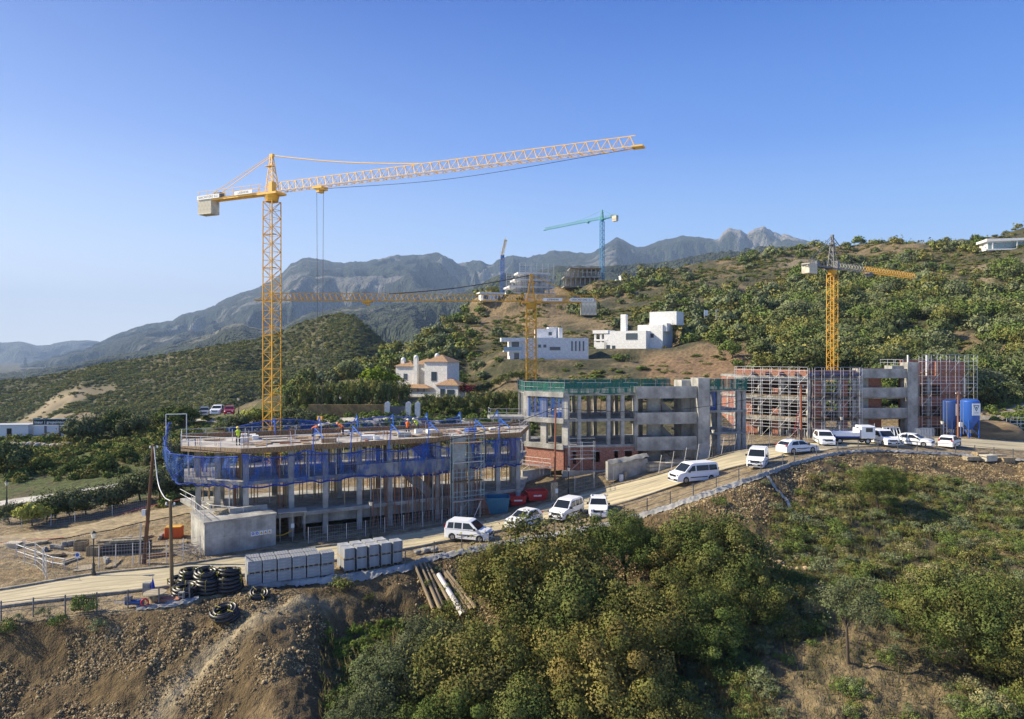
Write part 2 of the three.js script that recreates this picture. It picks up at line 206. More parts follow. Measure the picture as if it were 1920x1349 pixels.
// second lane on the left and the white lane behind the first building
function lane(pts, w, mat, name) { const cv = new THREE.CatmullRomCurve3(pts), n = 160; const g = sheet(n, 7, (i, j) => { const t = i / (n - 1), p = cv.getPointAt(t), tg = cv.getTangentAt(t), s = (j - 3) * w / 6; const x = p.x - tg.z * s, z = p.z + tg.x * s; return [x, gy(x, -z) + .07, z]; }, null, .3); return structure(name, g, mat); }
lane([G(-60, 82, .35), G(20, 85, .35), G(110, 87, .35), G(180, 89, .35), G(240, 91, .35), G(290, 94, .4)], 3.4, M(.62, .58, .50, .95, { map: grain }), 'road');
lane([G(360, 129, .5), G(420, 127, .6), G(500, 121, .6), G(640, 117.5, .55), G(800, 117.5, .55), G(980, 117.5, .5), G(1060, 121, .5)], 4.5, M(.60, .56, .48, .95, { map: grain }), 'road');
lane([G(-20, 64, .3), G(60, 66, .3), G(160, 69, .35), G(250, 73, .35), G(340, 77, .35), G(420, 80, .35)], 4.2, M(.50, .39, .22, .98, { map: soilMap }), 'path');

// ---------- distant hills and mountains ----------
function ridge(name, crest, dc, foot, rows, cols, p0, p1, rough, colFn, backD) {
  const g = sheet(cols, rows, (i, j) => {
    const px = lerp(p0, p1, i / (cols - 1)), t = j / (rows - 1) * 1.12, d1 = knots(dc, 1, px), yc = -(knots(crest, 1, px) - HV + (d1 > 900 ? (fbm(px * .09, d1 * .01, 4) - .5) * 7 * (d1 < 7000 ? 1 + 1.6 * ss(1340, 1356, px) * ss(1480, 1460, px) : .4) : 0)) / F * d1, f = foot(px);
    let d, y; if (t <= 1) { d = lerp(f[0], d1, t); const x = X(px, d); y = lerp(f[1], yc, Math.pow(t, f[2] || 1)); const rg = rough(px, t, x, d), mg = Math.max(0, yc / d1 * d - y); y += rg > 0 ? Math.min(rg * ss(0, .2, t), mg * .8 * rg / (rg + mg * .4 + 1)) : rg * ss(0, .2, t) * (.12 + .88 * ss(1, .8, t)); } else { d = lerp(d1, backD || d1 * 1.3, (t - 1) / .12); y = lerp(yc, f[1] - 20, (t - 1) / .12); }
    return [X(px, d), y + H, -d];
  }, (i, j, q, cl) => colFn(lerp(p0, p1, i / (cols - 1)), j / (rows - 1) * 1.12, q[0], -q[2], cl), .0022);
  return structure(name, g, name === 'hill' ? MT.hill : MT.mount);
}
const H1c = [[-600, 770], [-200, 738], [0, 714], [60, 706], [150, 690], [250, 672], [350, 655], [450, 640], [500, 630], [560, 606], [600, 592], [640, 587], [662, 592], [685, 612], [705, 632], [735, 655], [780, 690], [900, 720], [1100, 730]];
const H1d = [[-600, 640], [0, 600], [400, 560], [640, 530], [800, 500], [1100, 500]];
const h1f = px => [330, -78, .62], h1r = (px, t, x, d) => (fbm(x * .012, d * .012, 3) - .5) * 26 - 9 * Math.abs(Math.sin(x * .03 + d * .012)) + 4;
ridge('hill', H1c, H1d, h1f, 110, 340, -600, 1100, h1r, (px, t, x, d, cl) => {
  const n = fbm(x * .05, d * .05, 4), m = fbm(x * .012 + 4, d * .012, 3); let c = [.058, .064, .028]; const k = ss(.42, .66, m); c = [lerp(c[0], .115, k), lerp(c[1], .10, k), lerp(c[2], .048, k)];
  const q = ss(0, 60, px) * ss(255, 225, px) * ss(.20, .3, t) * ss(.72, .55, t) * ss(.42, .56, fbm(x * .03, d * .02, 3)); c = [lerp(c[0], .27, q), lerp(c[1], .215, q), lerp(c[2], .13, q)];
  const v = .55 + .9 * n; cl.push(c[0] * v, c[1] * v, c[2] * v);
});
const M2c = [[-700, 740], [-200, 715], [100, 688], [200, 668], [300, 652], [380, 630], [440, 606], [480, 616], [520, 612], [580, 588], [640, 577], [700, 573], [780, 566], [850, 552], [900, 530], [940, 512], [985, 510], [1050, 500], [1150, 498], [1250, 486], [1320, 474], [1400, 462], [1480, 462], [1560, 480], [1800, 520], [2400, 560]];
const mcol = (g, r, thr) => (px, t, x, d, cl) => { const n = fbm(x * .012, d * .012, 5), m = fbm(x * .0022 + 3, d * .0022 + px * .002, 4); const k = ss(thr - .02, thr + .08, m * .6 + n * .4) ; const v = .45 + 1.1 * n; cl.push(lerp(g[0], r[0], k) * v, lerp(g[1], r[1], k) * v, lerp(g[2], r[2], k) * v); };
const spur = (x, d, s, a) => { const w = fbm(x * s * .5 + 7, d * s * .3, 3) * 2.2; let h = 0, am = 1, f = s, q = 1; for (let k = 0; k < 5; k++) { const n = 1 - Math.abs(2 * vn(x * f + w + k * 11, d * f * .8 + w * .6 - k * 7) - 1); h += am * n * n * q; q = clamp(.35 + n); am *= .52; f *= 2.1; } return (h - .75) * a; };
ridge('mountain', M2c, [[-700, 2700], [500, 2500], [900, 2100], [1300, 1900], [2400, 1900]], px => [1000, -110, 1.1], 190, 620, -700, 2400, (px, t, x, d) => spur(x, d, .0042, 150), mcol([.048, .062, .032], [.20, .185, .14], .56));
const M1c = [[-600, 745], [-100, 702], [0, 692], [100, 668], [180, 645], [210, 630], [260, 612], [320, 600], [345, 589], [380, 580], [420, 562], [450, 550], [480, 540], [520, 518], [545, 496], [560, 487], [580, 484], [610, 488], [640, 493], [690, 489], [740, 480], [790, 478], [815, 473], [840, 480], [862, 489], [900, 482], [920, 489], [952, 474], [990, 478], [1035, 470], [1075, 473], [1105, 475], [1130, 460], [1150, 447], [1160, 445], [1180, 456], [1200, 463], [1250, 449], [1290, 443], [1335, 449], [1349, 446], [1355, 433], [1370, 429], [1395, 434], [1420, 432], [1438, 427], [1455, 434], [1480, 441], [1500, 448], [1540, 458], [1650, 480], [2400, 540]];
ridge('mountain', M1c, [[-600, 6400], [400, 6000], [1000, 5800], [1300, 5500], [2400, 5500]], px => [2900, -160, 1.05], 260, 800, -600, 2400, (px, t, x, d) => spur(x, d, .0016, 480), (px, t, x, d, cl) => { const rk = ss(1330, 1352, px) * ss(1520, 1480, px) * ss(.86, .95, t); const b = []; mcol([.042, .054, .038], [.19, .185, .165], .56)(px, t, x, d, b); const n = .75 + .5 * fbm(x * .02, d * .02, 4); cl.push(lerp(b[0], .40 * n, rk), lerp(b[1], .37 * n, rk), lerp(b[2], .32 * n, rk)); });
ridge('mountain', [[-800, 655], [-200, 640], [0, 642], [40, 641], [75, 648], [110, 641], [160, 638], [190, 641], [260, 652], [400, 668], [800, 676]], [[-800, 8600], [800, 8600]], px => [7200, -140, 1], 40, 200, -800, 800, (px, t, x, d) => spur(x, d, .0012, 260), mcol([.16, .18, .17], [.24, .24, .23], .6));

// ---------- tower cranes ----------
function textBoard(txt, w, h, fg = '#15151c', bgc = '#e9e8e4', font = 'bold 96px sans-serif') {
  const cv = document.createElement('canvas'); cv.width = 1024; cv.height = Math.max(32, Math.round(1024 * h / w)); const c = cv.getContext('2d'); c.fillStyle = bgc; c.fillRect(0, 0, cv.width, cv.height); c.fillStyle = fg; let s = cv.height * .86; c.font = `bold ${s}px sans-serif`; const tw = c.measureText(txt).width; if (tw > cv.width * .96) { s *= cv.width * .96 / tw; c.font = `bold ${s}px sans-serif`; } c.textAlign = 'center'; c.textBaseline = 'middle'; c.fillText(txt, cv.width / 2, cv.height / 2);
  const t = new THREE.CanvasTexture(cv); t.colorSpace = THREE.SRGBColorSpace; return new THREE.MeshStandardMaterial({ map: t, roughness: .6 });
}
function mastSectionG(w, h, n, r) { const g = [], k = w / 2; for (const sx of [-1, 1]) for (const sz of [-1, 1]) g.push(barG(V(sx * k, 0, sz * k), V(sx * k, h, sz * k), r * 1.9)); const c = [[-k, -k], [k, -k], [k, k], [-k, k]]; for (let i = 0; i < n; i++) for (let f = 0; f < 4; f++) { const a = c[f], b = c[(f + 1) % 4], y0 = h * i / n, y1 = h * (i + 1) / n, fl = (i + f) % 2; g.push(barG(V(a[0], fl ? y0 : y1, a[1]), V(b[0], fl ? y1 : y0, b[1]), r)); g.push(barG(V(a[0], y1, a[1]), V(b[0], y1, b[1]), r * .8)); } g.push(barG(V(.25, 0, .2), V(.25, h, .2), r * .5), barG(V(-.25, 0, .2), V(-.25, h, .2), r * .5)); return mergeGeometries(g); }
function jibSectionG(L, w, h, n, r) { const g = [barG(V(0, h, 0), V(L, h, 0), r * 1.6), barG(V(0, 0, -w / 2), V(L, 0, -w / 2), r * 1.5), barG(V(0, 0, w / 2), V(L, 0, w / 2), r * 1.5)]; for (let i = 0; i < n; i++) { const a = L * i / n, m = L * (i + .5) / n, b = L * (i + 1) / n; for (const s of [-1, 1]) g.push(barG(V(a, 0, s * w / 2), V(m, h, 0), r), barG(V(m, h, 0), V(b, 0, s * w / 2), r)); g.push(barG(V(a, 0, -w / 2), V(a, 0, w / 2), r), barG(V(a, 0, -w / 2), V(b, 0, w / 2), r * .8)); } return mergeGeometries(g); }
function crane(o) {
  const t = thing('tower_crane', o.label, 'tower crane', o.pos, o.ry, 'tower cranes'), w = o.w, hS = o.slew, m = o.mat, mj = o.jibMat || m, r = o.r || .055;
  box(t, 'base_block', MT.con, w * 2.6, .8, w * 2.6, 0, .4, 0);
  const n = Math.max(3, Math.round((hS - .8) / 4.4)), sh = (hS - .8) / n, sg = mastSectionG(w, sh, 4, r);
  for (let i = 0; i < n; i++) { mesh('mast_section', sg, m, t, V(0, .8 + i * sh, 0)); if (i && i % 1 === 0) box(t, 'landing', m, w * .95, .06, w * .5, 0, .8 + i * sh + .1, w * .2); }
  mesh('slewing_ring', new THREE.CylinderGeometry(w * .62, w * .5, .9, 16), m, t, V(0, hS + .45, 0));
  box(t, 'slewing_platform', mj, w * 2.0, .28, w * 1.25, 0, hS + 1.0, 0);
  const y0 = hS + 1.15, ah = o.apex;
  { const g = [], A = V(-.1, y0 + ah, 0); for (const s of [-1, 1]) { g.push(barG(V(.75, y0, s * .6), V(.08, y0 + ah, s * .12), r * 1.8), barG(V(-.6, y0, s * .6), V(-.12, y0 + ah, s * .12), r * 1.8)); } for (let i = 0; i < 6; i++) { const f0 = i / 6, f1 = (i + 1) / 6, q = (f, sx, sz) => V(lerp(sx > 0 ? .75 : -.6, sx * .1, f), y0 + ah * f, lerp(.6, .12, f) * sz); for (const s of [-1, 1]) g.push(barG(q(f0, 1, s), q(f1, -1, s), r), barG(q(f1, 1, s), q(f1, -1, s), r)); g.push(barG(q(f0, 1, -1), q(f1, 1, 1), r), barG(q(f0, -1, 1), q(f1, -1, -1), r)); } g.push(boxG(.55, .4, .4, 0, y0 + ah, 0)); g.push(boxG(1.1, .06, .9, -.35, y0 + ah * .72, 0)); mesh('apex_tower', mergeGeometries(g), mj, t); }
  if (o.cab) { const c = box(t, 'cab', o.cabMat || MT.yellow, .95, 1.5, .9, .55, y0 + .78, 1.05); box(c, 'cab_window', MT.pane, .04, .8, .7, .49, .2, 0); box(c, 'cab_window', MT.pane, .7, .8, .04, 0, .2, .47); }
  else box(t, 'switch_cabinet', mj, .6, 1.35, .8, .55, y0 + .68, .5);
  const nj = Math.round(o.jib / 5), jl = (o.jib - 1) / nj, jg = jibSectionG(jl, 1.15, o.jh || 1.25, o.panels || 4, r * .85);
  for (let i = 0; i < nj; i++) mesh('jib_section', jg, o.jibSplit && i >= o.jibSplit ? m : mj, t, V(1 + i * jl, y0 + .1, 0));
  box(t, 'jib_tip', mj, 1.2, .16, 1.2, o.jib + .3, y0 + .1, 0);
  const cj = o.counter;
  { const g = []; for (const s of [-1, 1]) { g.push(barG(V(-.8, y0, s * .55), V(-cj, y0, s * .55), .26, .2)); for (let x = 1.5; x < cj; x += 1.6) g.push(barG(V(-x, y0 + .1, s * .75), V(-x, y0 + 1.2, s * .75), .05)); g.push(barG(V(-1, y0 + 1.2, s * .75), V(-cj, y0 + 1.2, s * .75), .045), barG(V(-1, y0 + .65, s * .75), V(-cj, y0 + .65, s * .75), .035)); } for (let x = 1; x < cj; x += 1.3) g.push(barG(V(-x, y0, -.55), V(-x - .6, y0, .55), .1)); g.push(boxG(cj - 1, .05, 1.4, -cj / 2 - .5, y0 + .12, 0)); mesh('counter_jib', mergeGeometries(g), mj, t); }
  const cwN = 4; for (let i = 0; i < cwN; i++) box(t, 'counterweight', MT.cream, .62, o.cwh || 2.5, 1.5, -cj + .5 + i * .64, y0 - (o.cwh || 2.5) * .32, 0);
  box(t, 'winch', MT.steel, 1.1, .8, .9, -cj + 3.6, y0 + .55, 0);
  const top = V(0, y0 + ah, 0);
  for (const s of [-1, 1]) bar(t, 'counter_tie', mj, top.clone().setZ(s * .15), V(-cj + 1.2, y0 + .2, s * .5), .07);
  const pt = V(o.pend || o.jib * .48, y0 + .1 + (o.jh || 1.25), 0);
  { const q = []; for (let i = 0; i <= 12; i++) { const f = i / 12, p = top.clone().lerp(pt, f); p.y -= Math.sin(Math.PI * f) * (o.sag ?? .35); q.push(p); } mesh('pendant_tie', tubeG(q, o.pr || .075, 24, 5), o.pendMat || mj, t); }
  if (o.pend2) mesh('pendant_tie', tubeG([top, top.clone().lerp(V(o.pend2, y0 + 1.35, 0), .5).add(V(0, -.5, 0)), V(o.pend2, y0 + 1.35, 0)], .06, 20, 5), o.pendMat || mj, t);
  if (o.trolley) { const x = o.trolley; const tr = mesh('trolley', mergeGeometries([boxG(1.5, .25, 1.3, x, y0 - .1, 0), boxG(.5, .5, 1, x, y0 - .45, 0), boxG(.5, .3, 1, x + .6, y0 - .3, 0)]), mj, t); if (o.drop) { for (const s of [-.55, .55]) bar(t, 'hoist_rope', MT.rope, V(x + s, y0 - .4, 0), V(x + s * .6, y0 - o.drop, 0), .035); const hk = mesh('hook_block', mergeGeometries([boxG(.8, .5, .3, x, y0 - o.drop, 0), new THREE.TorusGeometry(.16, .05, 6, 12, 4.6).translate(x, y0 - o.drop - .45, 0)]), MT.yellow, t); } }
  if (o.lowRope) mesh('trolley_rope', tubeG([V(o.trolley + .6, y0 - .3, .2), V(o.jib * .55, y0 - .95, .2), V(o.jib, y0 - .05, .2)], .03, 24, 4), MT.rope, t);
  if (o.signs) for (const [txt, x, wd, hh] of o.signs) { const b = box(t, 'sign_board', MT.white, wd, hh, .05, x, y0 + .35, .86); mesh('lettering', new THREE.PlaneGeometry(wd, hh), o.txt[txt], b, V(0, 0, .03)); const b2 = box(t, 'sign_board', MT.white, wd, hh, .05, x, y0 + .35, -.86); const l2 = mesh('lettering', new THREE.PlaneGeometry(wd, hh), o.txt[txt], b2, V(0, 0, -.03), Math.PI); }
  return t;
}
const TX = { 'SANCHOTORO SLU': textBoard('SANCHOTORO SLU', 4.2, .5), 'LIEBHERR': textBoard('LIEBHERR', 3.2, .5) };
function craneAt(px, d, vSlew, tipPx, tipD, o) { const b = G(px, d, -.3), y = H - (vSlew - HV) / F * d, tx = X(tipPx, tipD) - b.x, td = tipD - d; o.pos = b; o.slew = y - 1.2 - b.y; o.ry = Math.atan2(td, tx); o.jib = Math.hypot(tx, td); o.txt = TX; return crane(o); }
craneAt(509.5, 95, 362, 1192, 74, { label: 'tall yellow tower crane behind the netted concrete frame, hoist ropes hanging', w: 1.62, mat: MT.yellow, jibMat: MT.yellowP, apex: 5.1, counter: 13.2, cwh: 2.4, pend: 23.5, pend2: 0, trolley: 8.2, drop: 30, lowRope: 1, panels: 4, signs: [['SANCHOTORO SLU', -10.9, 4.2, .55], ['LIEBHERR', -4.3, 3.2, .5]], r: .06 });
craneAt(996, 120, 566, 488, 117, { label: 'yellow tower crane behind the white villa, jib crossing in front of the mountains', w: 1.6, mat: MT.yellow, apex: 4.6, counter: 11.3, cwh: 2.7, pend: 24, sag: .5, pr: .09, pendMat: MT.rope, trolley: 27.5, panels: 5, jh: 1.15, r: .085, signs: [['SANCHOTORO SLU', -8.6, 4.0, .55], ['LIEBHERR', -3.6, 3.2, .5]], cab: 1, cabMat: MT.galvL });
craneAt(1561, 130, 503, 1716, 149, { label: 'yellow mast tower crane with dark apex behind the scaffolded brick block', w: 1.4, mat: MT.yellow, jibMat: MT.steel, jibSplit: 2, apex: 6, counter: 9, cwh: 1.8, pend: 9, panels: 5, jh: 1.2, r: .06, trolley: 13 });
craneAt(1129, 326, 411, 1022, 356, { label: 'teal tower crane on the hilltop beside the dark concrete frame', w: 1.5, mat: MT.tealB, jibMat: MT.teal, apex: 4.2, counter: 9.5, cwh: 2.6, pend: 18, panels: 4, r: .10, pr: .06, trolley: 9 });
craneAt(942, 318, 478, 948, 277, { label: 'blue mast tower crane on the hilltop with a white jib', w: 1.5, mat: M(.02, .16, .55, .5), jibMat: MT.whiteW, apex: 2.2, counter: 8, cwh: 1.6, pend: 15, panels: 4, r: .10, pr: .05 });

// ---------- building kit ----------
function scaffold(t, ox, oz, dx, dz, n, bay, levels, lh, y0, o = {}) {       // scaffold along a direction in the thing's frame, made of single tubes and boards
  const depth = .75, nx = -dz, nz = dx, at = (i, k, y) => V(ox + dx * i * bay + nx * k * depth, y, oz + dz * i * bay + nz * k * depth), m = o.mat || MT.galvL, h = levels * lh + (o.top ?? .9), r = o.r || .055, ang = Math.atan2(-dz, dx);
  for (let i = 0; i <= n; i++) for (let k = 0; k < 2; k++) bar(t, 'standard', m, at(i, k, y0), at(i, k, y0 + h), r);
  for (let l = 0; l <= levels; l++) for (let i = 0; i < n; i++) {
    const y = y0 + l * lh; if (l || o.ground) { const c = at(i + .5, .5, y); box(t, 'scaffold_board', o.board || (l % 2 ? MT.galv : (o.boardB || MT.galv)), bay * .98, .07, depth * .9, c.x, y, c.z, ang); }
    if (l || o.ground) for (const q of [.5, 1]) bar(t, 'ledger', m, at(i, 1, y + q), at(i + 1, 1, y + q), r * .8);
    if (l < levels && (i + l) % 3 === 0) bar(t, 'brace', m, at(i, 1.03, y + .05), at(i + 1, 1.03, y + lh), r * .75);
  }
}
function guard(t, pts, y, m = MT.galvL, h = 1.0, step = 2.2, r = .045) { for (let i = 0; i < pts.length - 1; i++) { const a = V(pts[i][0], y, -pts[i][1]), b = V(pts[i + 1][0], y, -pts[i + 1][1]), n = Math.max(1, Math.round(a.distanceTo(b) / step)); for (let k = 0; k < n; k++) { const p = a.clone().lerp(b, k / n); bar(t, 'guardrail_post', m, p, p.clone().setY(y + h), r); } for (const f of [.5, .97]) bar(t, 'guardrail', m, a.clone().setY(y + h * f), b.clone().setY(y + h * f), r * .8); } }
const pin = (p, poly) => { let c = false; for (let i = 0, j = poly.length - 1; i < poly.length; j = i++) { const a = poly[i], b = poly[j]; if ((a[1] > p[1]) !== (b[1] > p[1]) && p[0] < (b[0] - a[0]) * (p[1] - a[1]) / (b[1] - a[1]) + a[0]) c = !c; } return c; };
const shrink = (poly, k) => { const c = poly.reduce((s, p) => [s[0] + p[0] / poly.length, s[1] + p[1] / poly.length], [0, 0]); return poly.map(p => { const dx = c[0] - p[0], dz = c[1] - p[1], L = Math.hypot(dx, dz); return [p[0] + dx / L * k, p[1] + dz / L * k]; }); };

// ---------- building A: concrete frame with blue nets ----------
{
  const B = V(-16, H - 17.7, -74), t = thing('concrete_frame_building', 'two storey concrete frame on shoring props, wrapped in blue safety nets', 'building', B), r = rng(5);
  const L = (pts) => pts.map(p => [p[0] - B.x, p[1] + B.z]), Y = y => y + H - B.y;
  const deck = [[-25, 65], [-31.4, 66.8], [-34, 72.5], [2, 86], [1, 78.2]], low = [[-24.5, 64.2], [-28, 65.4], [-34.4, 73], [2, 86.5], [1.2, 78.6]];
  const Ld = L(deck), Ll = L(low);
  mesh('roof_slab', slabG(Ld, Y(-9.35), Y(-8.95)), MT.deck, t); mesh('floor_slab', slabG(shrink(Ld, .25), Y(-12.4), Y(-12.05)), MT.con, t); mesh('floor_slab', slabG(Ll, Y(-15.55), Y(-15.2)), MT.con, t);
  for (let i = 0; i < 5; i++) { // formwork boards round the top slab
    const a = Ld[i], b = Ld[(i + 1) % 5], dx = b[0] - a[0], dz = b[1] - a[1], Ln = Math.hypot(dx, dz), n = Math.round(Ln / 2.4), back = i === 2;
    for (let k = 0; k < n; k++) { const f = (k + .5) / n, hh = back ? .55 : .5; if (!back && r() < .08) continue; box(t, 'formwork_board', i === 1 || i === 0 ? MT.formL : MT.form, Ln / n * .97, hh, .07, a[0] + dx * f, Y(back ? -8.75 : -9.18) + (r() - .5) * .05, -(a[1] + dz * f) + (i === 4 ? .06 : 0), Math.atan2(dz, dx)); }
  }
  // columns: front row, left row, inner rows
  const cols = []; const fr = f => [lerp(Ld[0][0], Ld[4][0], f), lerp(Ld[0][1], Ld[4][1], f)], bk = f => [lerp(Ld[2][0] + 2, Ld[3][0], f), lerp(Ld[2][1], Ld[3][1], f)];
  for (const f of [.01, .15, .26, .375, .48, .66, .79, .9, .985]) cols.push([fr(f)[0], fr(f)[1] + .35]); for (const f of [.06, .2, .35, .5, .65, .8, .95]) { const p = bk(f); cols.push([p[0], p[1] - .6]); const q = fr(f); cols.push([(p[0] + q[0]) / 2, (p[1] + q[1]) / 2]); } cols.push([Ld[1][0] + 1.2, Ld[1][1] + 1], [Ld[1][0] + 3.4, Ld[1][1] + .2]);
  for (const c of cols) { box(t, 'column', MT.con, .5, 6, .5, c[0], Y(-12.2), -c[1], .35); box(t, 'column', MT.con, .5, 2.6, .5, c[0], Y(-16.6), -c[1], .35); }
  // shoring props
  const pg = new THREE.CylinderGeometry(.045, .055, 1, 5); let cnt = 0;
  for (let k = 0; k < 1500 && cnt < 264; k++) { const x = lerp(-36, 2, r()) - B.x, d = lerp(64, 84, r()) + B.z; if (!pin([x, d], shrink(Ld, .5))) continue; const up = r() < .55, y0 = up ? -12.05 : -15.2, y1 = up ? -9.35 : -12.4; const m = mesh('shoring_prop', pg, r() < .22 ? MT.rust : r() < .6 ? MT.woodL : MT.galvL, t, V(x, Y((y0 + y1) / 2), -d)); m.scale.y = y1 - y0; cnt++; }
  for (let i = 0; i < 34; i++) { const f = .42 + i * .0125, p = fr(f); const m = mesh('shoring_prop', pg, i % 3 ? MT.rust : MT.galv, t, V(p[0], Y(-15.0), -(p[1] - .3 - (i % 2) * .5))); m.scale.y = 5.2; }
  // front walls, parapet of the middle floor, stair flights, pier
  const wall = (n, m, f0, f1, y0, y1, th = .25, off = 0) => { const a = fr(f0), b = fr(f1), dx = b[0] - a[0], dz = b[1] - a[1]; return box(t, n, m, Math.hypot(dx, dz), y1 - y0, th, (a[0] + b[0]) / 2, Y((y0 + y1) / 2), -(a[1] + b[1]) / 2 - off, Math.atan2(dz, dx)); };
  wall('parapet_wall', MT.con, .37, .71, -12.6, -11.2, .2, -.1); wall('pier', MT.con, .715, .765, -17.7, -9.0, .6, .1); wall('basement_wall', MT.con, .18, .70, -16.6, -15.5, .25, .6); wall('basement_wall', MT.con, .7, 1.0, -17.6, -15.5, .3, 1.2);
  for (const [f, y0] of [[.55, -12.05], [.53, -15.2]]) { const a = fr(f), b = fr(f + .1); bar(t, 'stair_flight', y0 < -13 ? MT.con : MT.form, V(a[0], Y(y0 + 2.9), -(a[1] + 1.2)), V(b[0], Y(y0 + .1), -(b[1] + 1.2)), 1.1, UB, .25); }
  for (const f of [.22, .45, .62, .85]) { const a = fr(f), b = bk(f), dx = b[0] - a[0], dz = b[1] - a[1]; box(t, 'basement_wall', MT.con, .3, 2.1, 5, lerp(a[0], b[0], .6), Y(-16.6), -lerp(a[1], b[1], .6), Math.atan2(dz, dx) + Math.PI / 2); }
  { const p = bk(0), q = bk(1), dx = q[0] - p[0], dz = q[1] - p[1]; box(t, 'basement_wall', MT.con, Math.hypot(dx, dz), 2.3, .3, (p[0] + q[0]) / 2, Y(-16.7), -(p[1] + q[1]) / 2, Math.atan2(dz, dx)); }
  // guardrails on the deck and the lower floor
  guard(t, [Ld[0], Ld[1], Ld[2], Ld[3], Ld[4], Ld[0]], Y(-8.95)); guard(t, [Ll[0], Ll[1], Ll[2]], Y(-15.2)); guard(t, [fr(.3), fr(.7)], Y(-12.05), MT.galv, 1.9);
  for (const [i, c] of cols.entries()) { const g = []; for (const sx of [-.18, .18]) for (const sz of [-.18, .18]) g.push(barG(V(c[0] + sx, Y(-8.95), -c[1] + sz), V(c[0] + sx + (r() - .5) * .1, Y(-8.0) + r() * .3, -c[1] + sz), .03)); mesh('starter_bars', mergeGeometries(g), MT.rust, t); }
  for (let i = 0; i < 84; i++) { const f = r(), w = .12 + r() * .76, a = fr(f), b = bk(f), x = lerp(a[0], b[0], w), d = lerp(a[1], b[1], w), ry = .38 + (r() < .5 ? 0 : 1.57) + (r() - .5) * .2; const k = i % 6; if (k < 2 || i > 60) box(t, 'plywood_sheet', k ? MT.formL : MT.form, 1.2 + r() * 1.3, .03, .6 + r() * .5, x, Y(-8.93) + .0012 * i, -d, ry); else if (k === 2) box(t, 'timber_beam', MT.pale, 2.4, .12, .1, x, Y(-8.88), -d, ry); else if (k === 3) box(t, 'block_pack', MT.whiteW, .8, .35 + r() * .3, .6, x, Y(-8.75), -d, ry); else if (k === 4) { bar(t, 'guard_post', MT.galvL, V(x, Y(-8.95), -d), V(x, Y(-7.7), -d), .05); } else box(t, 'rebar_bundle', MT.rust, 2.8, .08, .3, x, Y(-8.9), -d, ry); }
  for (let i = 0; i < 5; i++) { const p = fr(.25 + i * .13); box(t, 'deck_bundle', [MT.formL, MT.white, MT.con, MT.woodL, MT.blue][i], .9 + r() * .6, .3 + r() * .3, .7, p[0] + .4, Y(-8.72), -(p[1] + 1.2 + r() * 1.5), r()); }
  // scaffold tower at the pier
  { const a = fr(.70), b = fr(.82), dx = b[0] - a[0], dz = b[1] - a[1], n = Math.hypot(dx, dz); scaffold(t, a[0] + .4, -(a[1] - 1.1), dx / n, -dz / n, 2, n / 2, 4, 2, Y(-17.5), { boardB: MT.form, top: 1, r: .06, mat: M(.35, .45, .42, .5) }); }
  // concrete transformer box at the front corner with pictogram signs, and its roof clutter
  { const a = V(X(383, 60.4), 0, -60.4), b = V(X(517, 64), 0, -64), dx = b.x - a.x, dz = -(b.z - a.z), L0 = Math.hypot(dx, dz), ang = Math.atan2(dz, dx);
    const t2 = thing('concrete_box', 'grey board-marked concrete box in front of the netted frame with safety signs', 'concrete box', V(a.x, H - 17.75, a.z), ang);
    box(t2, 'wall_block', MT.con, L0, 2.95, 5.2, L0 / 2, 1.475, -2.6); box(t2, 'roof_edge', MT.con, L0 + .16, .16, 5.36, L0 / 2, 3.03, -2.6);
    const sig = (i, c, g) => { const cv = document.createElement('canvas'); cv.width = cv.height = 64; const x = cv.getContext('2d'); x.fillStyle = '#e8e8e8'; x.fillRect(0, 0, 64, 64); x.fillStyle = c; if (g) { x.beginPath(); x.moveTo(32, 6); x.lineTo(58, 50); x.lineTo(6, 50); x.fill(); x.fillStyle = '#222'; x.fillRect(29, 20, 6, 22); } else { x.beginPath(); x.arc(32, 28, 24, 0, 7); x.fill(); x.fillStyle = '#eee'; x.fillRect(24, 18, 16, 22); } const tx = new THREE.CanvasTexture(cv); tx.colorSpace = THREE.SRGBColorSpace; const s = box(t2, 'safety_sign', MT.white, .33, .38, .02, 4.05 + i * .37, 1.5, .02); mesh('pictogram', new THREE.PlaneGeometry(.31, .36), new THREE.MeshStandardMaterial({ map: tx, roughness: .5 }), s, V(0, 0, .013)); };
    sig(0, '#1c52b8', 0); sig(1, '#1c52b8', 0); sig(2, '#e8b410', 1); sig(3, '#e8b410', 1); sig(4, '#e8b410', 1);
    for (let i = 0; i < 5; i++) box(t2, 'board_pile', MT.pale, 1.4 - i * .08, .07, .7, 2.0 + (i % 2) * .1, 3.15 + i * .075, -2.6, .3 + i * .12);
    for (let i = 0; i < 4; i++) { bar(t2, 'guardrail_post', MT.galvL, V(.1, 3.1, -.6 - i * 1.4), V(.1, 4.2, -.6 - i * 1.4), .045); } for (const y of [3.6, 4.15]) bar(t2, 'guardrail', MT.galvL, V(.1, y, -.6), V(.1, y, -4.8), .04);
    for (let i = 0; i < 1; i++) box(t2, 'roof_upstand', MT.con, L0 * .55, .45, .3, L0 * .7, 3.33, -2.2);
  }
  // entrance canopy beside the box
  { const c = thing('entrance_canopy', 'grey sheet canopy on thin posts over the dark basement entrance', 'canopy', V(X(548, 66), H - 17.7, -66), .35); box(c, 'canopy_sheet', MT.galv, 2.6, .06, 1.8, 0, 2.75, -.4); for (const [x, z] of [[-1.1, .4], [1.1, .4], [-1.1, -1.2], [1.1, -1.2], [0, .4]]) bar(c, 'post', MT.galv, V(x, 0, z), V(x, 2.75, z), .05); box(c, 'notice_board', MT.white, .3, .4, .02, 0, 1.5, .44); mesh('caution_tape', tubeG([V(0, 1.1, .44), V(-.9, .75, .6), V(-1.9, .8, .8)], .06, 12, 5), MT.yellow, c); }
